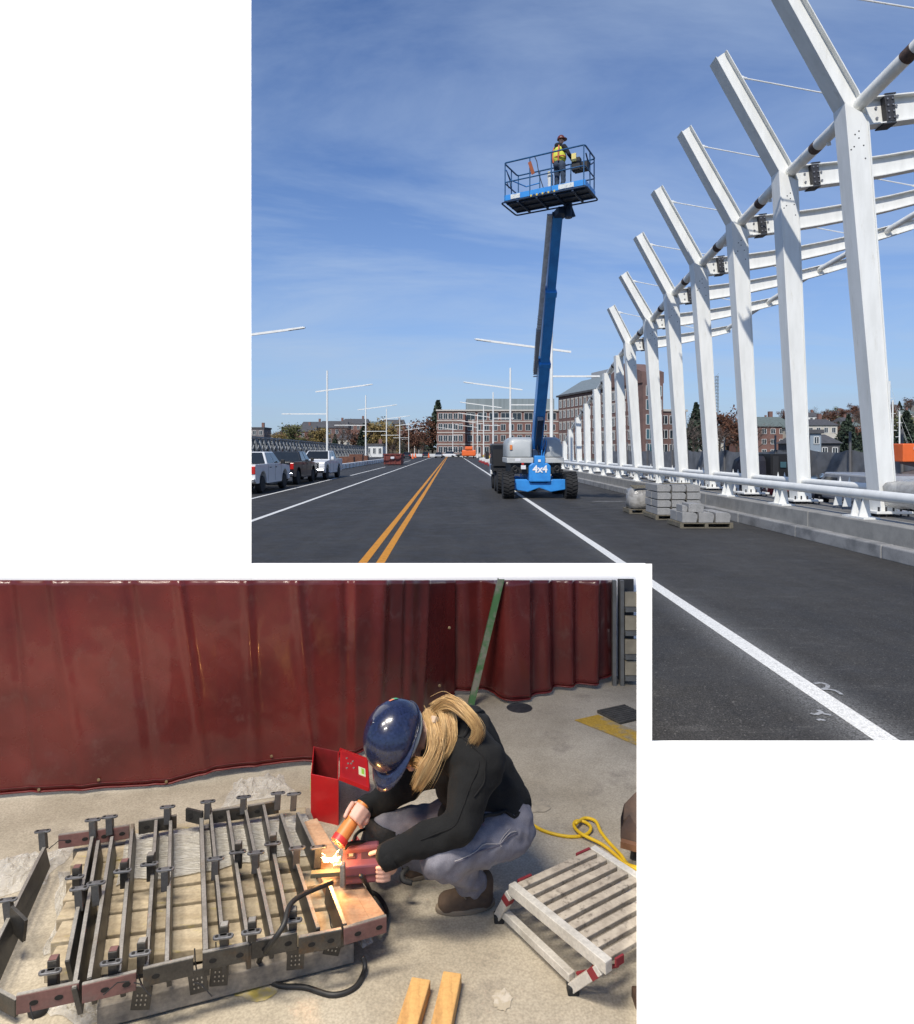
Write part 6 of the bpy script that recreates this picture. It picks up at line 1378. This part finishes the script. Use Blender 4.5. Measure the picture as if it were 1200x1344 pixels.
for (a, f_) in ((A_, legs[0][1]), (C_, legs[1][1])): sbar(a + un * .06 + V((0, 0, -.05)), V((f_.x, f_.y, .07)) + un * .02, .010, .010, 'strut', M_rtape, None, .001)
sbar(C_ + un * .02 + wn2 * .022 + V((0, 0, -.01)), C_ + un * .06 + wn2 * .022 + V((0, 0, -.01)), .008, .03, 'tape', M_rtape, None, .001)

# loose timber on the floor in front, rusty case on the right
M_board = mat('orange_pine', (.58, .34, .12), .7, col2=(.42, .22, .075), scale=4, stretch=(8, 1.2, 6), fine=.1, fscale=90, col3=(.20, .11, .05), scale3=7, lo3=.64, hi3=.74)
for (uT, vT, uB, vB, w, lab) in ((553, 1287, 530, 1362, .072, 'short pine offcut on the floor, left of a matching one'), (594, 1279, 576, 1362, .070, 'short pine offcut on the floor, nearer the step platform')):
    s = MB(); s.bar(fl(uT, vT, .05) - V((0, 0, .02)), fl(uB, vB, .05) - V((0, 0, .02)), w, .06); single(s, 'timber_offcut', M_board, lab, 'offcut', bevel=.005)
M_rusty = mat('rusty_brown_steel', (.10, .06, .04), .6, .3, col2=(.045, .035, .03), scale=9, col3=(.26, .13, .06), scale3=5, lo3=.58, hi3=.72)
cs = thing('steel_case', 'rusty brown steel case with rounded end standing behind the screen post', 'case', fl(830, 1125))
c0 = fl(814, 1098, .15); c1 = fl(828, 1052, .22); s = MB(); pr = [c0, c0 + V((.01, .03, .07)), V((c0.x + .05, c0.y + .12, .24)), V((c0.x + .12, c0.y + .16, .28)), V((c0.x + .4, c0.y + .1, .28)), V((c0.x + .4, c0.y - .05, .12))]
s.prism(pr, (.0, -.02, -.035)); s.build('shell', M_rusty, cs, bevel=.008); s = MB(); s.bar(c0 + V((0, -.02, -.02)), c0 + V((.2, -.12, -.02)), .03, .03); s.build('edge_strip', mat('copper_edge', (.30, .15, .08), .5, .4, var=.3, scale=10), cs)
s = MB(); s.tube([fl(832, 1130), fl(832, 1130) + V((.02, 0, .15))], .02, 10); s.build('caster', M_bolt, cs)
s = MB(); p = fl(846, 1330); s.lohi(p + V((-.03, 0, 0)), p + V((.1, .06, .05))); single(s, 'steel_offcut', M_rusty, 'small dark steel offcut at the lower corner by the screen', 'offcut', bevel=.004)

# ------------------------------------------------------------ the welder
M_hood = mat('black_hoodie', (.0036, .0038, .0042), .95, col2=(.007, .0073, .0077), scale=14, fine=.2, fscale=250, bump=.15, bscale=120)
M_jean = mat('grey_jeans', (.195, .19, .218), .88, col2=(.125, .122, .148), scale=9, fine=.14, fscale=300, col3=(.28, .275, .30), scale3=4, lo3=.54, hi3=.75)
M_shoe = mat('brown_suede', (.115, .075, .048), .9, col2=(.075, .05, .034), scale=14); M_sole = mat('shoe_sole', (.21, .165, .115), .7)
M_skin2 = mat('skin_pale', (.60, .36, .28), .5, var=.08, scale=20)
M_hat = mat('navy_hard_hat', (.009, .013, .040), .22, col2=(.014, .020, .052), scale=5, coat=.55, fine=.35, fscale=90, col3=(.05, .06, .085), scale3=38, lo3=.66, hi3=.72)
wd = thing('person', 'welder in navy hard hat, black hoodie and grey jeans crouching over the frames', 'person', fl(625, 1185))
PEL = at(652, 1062, 2.90); CHE = at(612, 1000, 2.90); NEK = at(588, 952, 2.90)
HIPn = at(668, 1085, 2.82); KNEn = at(582, 1122, 2.60); ANKn = at(622, 1160, 2.80)
HIPf = at(640, 1070, 3.02); KNEf = at(505, 1090, 2.98); ANKf = at(575, 1150, 3.06)
s = MB(); s.ell(at(655, 1068, 2.90), (.15, .16, .13)); s.capsule(HIPn, KNEn, .118, .096); s.capsule(KNEn + V((.015, .01, -.005)), ANKn, .082, .058); s.capsule(HIPf, KNEf, .108, .074); s.capsule(KNEf, ANKf, .07, .055)
s.capsule(PEL, HIPn, .13, .115)
def wrk(co):
    return .6 * math.sin(co.x * 60 + co.z * 38 + 6 * noise.noise(co * 6)) * max(0, noise.noise(co * 5) + .3)
jeans = blob('jeans', s, M_jean, wd, .010, 6, .012, .07, 1, wrk)
# side seam and knee stitching
def on(name, pts, r, m, par): q = MB(); q.tube(cpath(pts), r, 6); return q.build(name, m, par, smooth='all')
SHn = at(628, 1000, 2.70); ELBn = at(604, 1082, 2.58); WRn = at(509, 1124, 2.57)
SHf = at(552, 1010, 3.02); ELBf = at(500, 1052, 3.06); WRf = at(474, 1062, 2.98)
s = MB(); s.capsule(at(646, 1054, 2.90), CHE, .172, .182); s.capsule(CHE, at(592, 965, 2.90), .182, .13); s.ell(at(632, 1070, 2.88), (.19, .17, .08)); s.capsule(at(606, 978, 2.80), SHn, .13, .115); s.capsule(at(596, 978, 2.98), SHf, .13, .10)
s.capsule(SHn, ELBn, .104, .074); s.capsule(ELBn, WRn, .070, .050); s.capsule(SHf, ELBf, .10, .068); s.capsule(ELBf, WRf, .066, .048)
s.ell(at(600, 942, 2.92), (.085, .13, .06)); s.ell(at(610, 950, 2.96), (.11, .11, .08)); s.ell(at(622, 958, 2.90), (.09, .13, .07))
def wrk2(co): return .55 * math.sin(co.x * 34 - co.z * 46 + 7 * noise.noise(co * 5)) * max(0, noise.noise(co * 4 + V((3, 3, 3))) + .25)
hood = blob('hoodie', s, M_hood, wd, .010, 5, .013, .10, 4, wrk2)
M_seamh = mat('hoodie_seam', (.004, .004, .0045), .95); M_thread = mat('jean_thread', (.33, .31, .31), .85); M_seamj = mat('jean_seam', (.10, .095, .125), .9)
surf_tube(hood, [at(604, 962, 2.66), at(628, 975, 2.58), at(642, 1000, 2.56), at(640, 1028, 2.56), at(622, 1046, 2.56)], .0035, M_seamh)      # armhole
surf_tube(hood, [at(628, 1000, 2.55), at(614, 1045, 2.45), at(602, 1078, 2.44), at(548, 1106, 2.45)], .0025, M_seamh)
surf_tube(hood, [at(692, 1064, 2.80), at(680, 1078, 2.66), at(655, 1080, 2.60), at(630, 1078, 2.60)], .008, M_hood, 'hem_rib', .001)
surf_tube(hood, [at(586, 945, 2.74), at(605, 935, 2.74), at(622, 934, 2.86), at(628, 944, 3.0)], .010, M_hood, 'hood_edge', .003)
surf_tube(hood, [at(590, 960, 2.70), at(606, 958, 2.66), at(624, 948, 2.76)], .007, M_hood, 'hood_edge', .002)
surf_tube(jeans, [at(684, 1092, 2.68), at(660, 1110, 2.58), at(630, 1122, 2.50), at(606, 1140, 2.46)], .0022, M_thread, 'stitch')
surf_tube(jeans, [at(684, 1096, 2.68), at(660, 1114, 2.58), at(630, 1126, 2.50), at(606, 1144, 2.46)], .0030, M_seamj)
surf_tube(jeans, [at(676, 1086, 2.64), at(668, 1104, 2.60), at(672, 1118, 2.60)], .0022, M_thread, 'stitch')
# waistband and cuffs
for (c, d, r) in ((WRn, (WRn - ELBn).normalized(), .050), (WRf, (WRf - ELBf).normalized(), .046)):
    q = MB(); q.tube([c - d * .03, c - d * .01, c + d * .022, c + d * .03], [r * 1.03, r * 1.06, r * 1.0, r * .8], 18); q.build('cuff', M_hood, hood, smooth='all')
# shoes
for (hl, toe, nm) in ((at(634, 1172, 2.83), at(588, 1187, 2.80), 'near'), (at(574, 1156, 3.08), at(540, 1150, 3.02), 'far')):
    hl = V((hl.x, hl.y, .05)); toe = V((toe.x, toe.y, .045)); q = MB()
    q.capsule(hl, hl.lerp(toe, .5) + V((0, 0, .01)), .048, .050); q.capsule(hl.lerp(toe, .5), toe, .052, .046); q.capsule(hl + V((0, 0, .03)), hl + V((.0, .0, .07)), .046, .048)
    sh = blob('shoe', q, M_shoe, wd, .008, 5, .003, .05)
    d = (toe - hl).normalized(); n = V((-d.y, d.x, 0)); pts = []
    for k in range(24):
        a = 2 * math.pi * k / 24; L_ = (toe - hl).length / 2; c = hl.lerp(toe, .5); pts.append(c + d * math.cos(a) * (L_ + .055) + n * math.sin(a) * .053)
    q = MB(); q.prism([V((p.x, p.y, .013)) for p in pts], (0, 0, .022)); q.build('sole', M_sole, sh, bevel=.005)
    on('stitch', [hl.lerp(toe, .55) + n * .048 + V((0, 0, .035)), hl.lerp(toe, .75) + V((0, 0, .058)), hl.lerp(toe, .55) - n * .048 + V((0, 0, .035))], .003, M_sole, sh)
# head, neck, face
hc = V((-.63, -.42, .58)).normalized(); hf = V((-.30, -.52, -.80)); hf = (hf - hc * hf.dot(hc)).normalized(); hs = hc.cross(hf).normalized()
HB = at(521, 967, 2.83)                                 # centre of the hat rim
MH = Matrix((hf, hs, hc)).transposed()                  # columns: forward, side, crown
HD = HB - hc * .035
def hp_(f, sd_, c): return HB + hf * f + hs * sd_ + hc * c
s = MB(); s.ell(hp_(-.005, 0, -.02), (.092, .075, .10), MH, 18, 12); s.ell(hp_(.03, 0, -.085), (.062, .058, .062), MH); s.ell(hp_(.088, 0, -.055), (.020, .014, .022), MH, 10, 8); s.ell(hp_(.075, 0, -.135), (.022, .022, .018), MH, 10, 8)
for q in (-1, 1): s.ell(hp_(-.005, .076 * q, -.05), (.018, .010, .028), MH, 10, 8)
s.capsule(hp_(-.03, 0, -.09), NEK, .055, .062)
head = blob('head', s, M_skin2, wd, .006, 4)
for q in (-1, 1): e = MB(); e.ell(hp_(.085, .03 * q, -.045), .011, None, 10, 8); e.build('eye', mat('eye_white', (.7, .68, .65), .3), head, smooth='all')
e = MB(); e.ell(hp_(.088, 0, -.105), (.006, .022, .006), MH, 10, 6); e.build('mouth', mat('lips', (.42, .16, .14), .5), head, smooth='all')
# hard hat: shell, brim, ribs, sticker, suspension band
RX, RY, RZ = .158, .128, .150
s = MB(); vs = []; fs = []; nu, nv = 40, 14
for j in range(nv + 1):
    t_ = math.pi / 2 * j / nv
    for i in range(nu):
        a = 2 * math.pi * i / nu; x = RX * math.cos(a) * math.sin(t_) ** .9 if j else 0; y = RY * math.sin(a) * math.sin(t_) ** .9 if j else 0; z = RZ * math.cos(t_)
        vs.append(HB + MH @ V((x, y, z)))
for j in range(nv):
    for i in range(nu): fs.append((j * nu + i, (j + 1) * nu + i, (j + 1) * nu + (i + 1) % nu, j * nu + (i + 1) % nu))
s.add(vs, fs); hat = s.build('hard_hat', M_hat, wd, smooth='all'); so = hat.modifiers.new('thickness', 'SOLIDIFY'); so.thickness = .004; so.offset = -1
s = MB(); vs = []; fs = []; nb = 40
for i in range(nb):
    a = 2 * math.pi * i / nb; br = .006 + (.058 * max(0, math.cos(a)) ** .75 if math.cos(a) > 0 else 0)
    for k in range(4):
        f_ = k / 3; rx = RX * .985 + br * f_; ry = RY * .985 + (.006 + .02 * max(0, math.cos(a))) * f_; vs.append(HB + MH @ V((rx * math.cos(a), ry * math.sin(a), .004 - .030 * f_ * max(0, math.cos(a)) ** .9)))
for i in range(nb):
    for k in range(3): a_ = i * 4 + k; b_ = ((i + 1) % nb) * 4 + k; fs.append((a_, a_ + 1, b_ + 1, b_))
s.add(vs, fs); br_ = s.build('brim', M_hat, hat, smooth='all'); so = br_.modifiers.new('thickness', 'SOLIDIFY'); so.thickness = .005
def hatpt(a, t_, e=.002): return HB + MH @ V(((RX + e) * math.cos(a) * math.sin(t_) ** .9, (RY + e) * math.sin(a) * math.sin(t_) ** .9, (RZ + e) * math.cos(t_)))
def sticker(a0, a1, t0, t1, m, name='sticker', e=.0022):
    s = MB(); n = 6; vs = [hatpt(a0 + (a1 - a0) * i / n, t0 + (t1 - t0) * j / 3, e) for i in range(n + 1) for j in range(4)]; s.add(vs, [(i * 4 + j, i * 4 + j + 1, i * 4 + j + 5, i * 4 + j + 4) for i in range(n) for j in range(3)]); s.build(name, m, hat, smooth='all')
M_lw = mat('sticker_white', (.75, .74, .72), .5)
aS = -2.2
for (a0, a1, m, t0, t1) in ((-3.30, -3.15, mat('sticker_orange', (.62, .20, .10), .5), .72, .88), (-2.40, -2.22, M_lw, .72, .88), (-3.31, -2.99, mat('sticker_green', (.06, .30, .16), .5), .88, 1.02), (-2.20, -2.02, mat('sticker_blue', (.10, .26, .52), .5), .78, .96), (-2.75, -2.37, M_lw, 1.02, 1.18)): sticker(a0, a1, t0, t1, m)
s = MB(); s.tube([hp_(.135 * math.cos(a), .108 * math.sin(a), -.022) for a in [2 * math.pi * i / 30 for i in range(31)]], .014, 8); s.build('headband', mat('headband_white', (.62, .68, .66), .7), hat, smooth='all')
s = MB(); s.box(at(570, 945, 2.745), (.03, .03, .022), MH); s.build('ratchet_knob', mat('ratchet_tan', (.45, .34, .24), .6), hat, bevel=.004)
# hair
M_hair = mat('blonde_hair', (.40, .235, .095), .38, col2=(.27, .15, .06), scale=9, lo=.38, hi=.62)
M_hair2 = mat('blonde_hair_light', (.60, .41, .195), .36, col2=(.46, .29, .12), scale=9)
hrnd = random.Random(12)
hair = MB(); hair2 = MB()
tie = at(573, 950, 2.76)
def clump(pts, n, spread, jit, rad, tgt, tip=.35, flare=0):
    """a lock of hair: fine strands round one guiding curve, drawing together at the tip"""
    o = V((hrnd.gauss(0, jit), hrnd.gauss(0, jit), hrnd.gauss(0, jit))); m = len(pts)
    G = [V(p) + o * (.25 + .75 * i / (m - 1)) + V((hrnd.gauss(0, jit * .15), hrnd.gauss(0, jit * .15), hrnd.gauss(0, jit * .15))) for i, p in enumerate(pts)]
    for k in range(n):
        q = V((hrnd.gauss(0, spread), hrnd.gauss(0, spread), hrnd.gauss(0, spread))); fl_ = V((hrnd.gauss(0, 1), hrnd.gauss(0, 1), hrnd.gauss(0, 1))) * flare
        P = [g + q * (1 - (1 - tip) * i / (m - 1)) + fl_ * (i / (m - 1)) ** 2 for i, g in enumerate(G)]
        c = cpath(P, 5); e = int(len(c) * hrnd.uniform(.82, 1.0)); c = c[:max(6, e)]; L_ = len(c)
        tgt.tube(c, [rad * (1 if i < L_ * .55 else max(.12, 1 - (i - L_ * .55) / (L_ * .45))) for i in range(L_)], 4)
hu = hrnd.uniform
def tgt_(): return hair if hrnd.random() < .55 else hair2
for k in range(44):      # falls beside the face and down the front
    a_ = hu(-1, 1); clump([at(563 + 3 * a_, 936, 2.80), at(571 + 4 * a_, 958, 2.72), at(573 + 7 * a_, 985, 2.67), at(560 + 9 * a_, 1012, 2.64), at(546 + 6 * a_, 1038, 2.63)], 30, .008, .009, .0010, tgt_())
for k in range(30):      # tail lifted over the tie and curling down the shoulder
    a_ = hu(-1, 1); clump([at(571, 934 + 5 * a_, 2.80), at(588, 922 + 6 * a_, 2.74), at(608, 932 + 7 * a_, 2.69), at(624, 950 + 5 * a_, 2.665), at(628, 964 + 4 * a_, 2.66), at(618, 978 + 4 * a_, 2.655)], 26, .007, .008, .0010, tgt_(), .5)
for k in range(44):      # tail body falling straight
    a_ = hu(-1, 1); clump([at(570, 930 + 5 * a_, 2.84), at(579 + 4 * a_, 926, 2.80), at(589 + 7 * a_, 948, 2.73), at(590 + 8 * a_, 970, 2.69), at(578 + 7 * a_, 996, 2.665)], 30, .008, .009, .0010, tgt_())
for k in range(20): clump([at(541, 1000, 2.76), at(552, 1003 + 5 * hu(-1, 1), 2.70), at(557, 1016, 2.67), at(548, 1036, 2.64)], 14, .006, .006, .0013, hair)
for k in range(10): clump([at(572, 925, 2.78), at(592, 918, 2.74), at(612, 934, 2.68), at(628, 956, 2.65), at(622, 982, 2.65)], 3, .012, .012, .0008, hair2, 1.0, .010)      # loose flyaways
for k in range(8): clump([at(568, 940, 2.78), at(580, 970, 2.68), at(566, 1010, 2.63), at(542, 1046, 2.62)], 3, .012, .012, .0008, hair2, 1.0, .010)
hob = hair.build('hair', M_hair, wd, smooth='all', kind='stuff'); hair2.build('hair_highlights', M_hair2, wd, smooth='all', kind='stuff')
s = MB(); s.tube([tie + V((.02 * math.cos(a), .01, .02 * math.sin(a))) for a in [2 * math.pi * i / 12 for i in range(13)]], .006, 6); s.build('hair_tie', mat('hair_tie', (.5, .36, .28), .7), wd)
# hands
def finger(s, pts, r0, r1):
    n = len(pts) - 1
    for i in range(n): s.capsule(pts[i], pts[i + 1], r0 + (r1 - r0) * i / n, r0 + (r1 - r0) * (i + 1) / n, 10)
s = MB()
pw = WRf + (WRf - ELBf).normalized() * .02; palm = at(470, 1064, 2.93)
s.capsule(pw, palm, .030, .036, 12); s.ell(palm + V((-.005, -.005, .01)), (.040, .034, .032), None, 14, 10)
td = (T0 - T1).normalized(); o1 = (V((0, -1, .35)) - td * V((0, -1, .35)).dot(td)).normalized(); o2 = td.cross(o1)
Tc = T1.lerp(T0, -.38)
for k in range(4):
    c = Tc + td * (.006 + .017 * k) ; L_ = [.95, 1.05, 1.0, .85][k]; pts = []
    for a in (-1.75, -1.0, -.2, .55 * L_): pts.append(c + (o1 * math.cos(a) + o2 * math.sin(a)) * (.038 if a > -1.5 else .046))
    finger(s, pts, .0105, .0085)
th = [palm + V((.015, -.02, .0)), Tc + (o1 * math.cos(1.9) + o2 * math.sin(1.9)) * .042 + td * .01, Tc + (o1 * math.cos(1.3) + o2 * math.sin(1.3)) * .040 + td * .045, Tc + (o1 * math.cos(1.1) + o2 * math.sin(1.1)) * .039 + td * .07]
finger(s, th, .0125, .0095); s.capsule(palm, Tc + (o1 * math.cos(-1.75) + o2 * math.sin(-1.75)) * .042 + td * .03, .026, .022, 10)
blob('right_hand', s, M_skin2, wd, .0045, 3)
s = MB(); pw = WRn + (WRn - ELBn).normalized() * .015; pc = gp(.118, -.012, -.012)
s.capsule(pw, pc + V((.005, 0, 0)), .027, .030, 12); s.ell(pc, (.030, .032, .028), None, 12, 8)
for k in range(4):
    z_ = -.030 + .017 * k; finger(s, [pc + V((-.005, -.02, z_ * .6)), gp(.112, -.062, z_), gp(.088, -.068, z_), gp(.066, -.064, z_ * 1.0)], .0105, .0085)
finger(s, [pc + V((0, .01, .02)), gp(.09, .015, .040), gp(.062, .02, .034), gp(.040, .022, .028)], .0125, .010)
blob('left_hand', s, M_skin2, wd, .0045, 3)
# knee pad on the far leg, strap hook
M_pad = mat('black_knee_pad', (.018, .018, .018), .7, col2=(.03, .03, .03), scale=20, bump=.2, bscale=90)
s = MB(); c = KNEf; d = V((-.35, -.25, -.9)).normalized(); s.tube([c - d * .03, c + d * .01, c + d * .08, c + d * .15], [.086, .092, .090, .078], 22); s.build('knee_pad', M_pad, wd, smooth=True)
s = MB(); s.tube(cpath([at(535, 1140, 2.86), at(528, 1148, 2.82), at(530, 1156, 2.80), at(541, 1159, 2.80)]), .011, 8); s.build('pad_strap', M_pad, wd, smooth='all')
s = MB(); s.bar(at(514, 1106, 2.84), at(524, 1098, 2.84), .03, .012); s.build('pad_buckle', M_blackp, wd, bevel=.003)
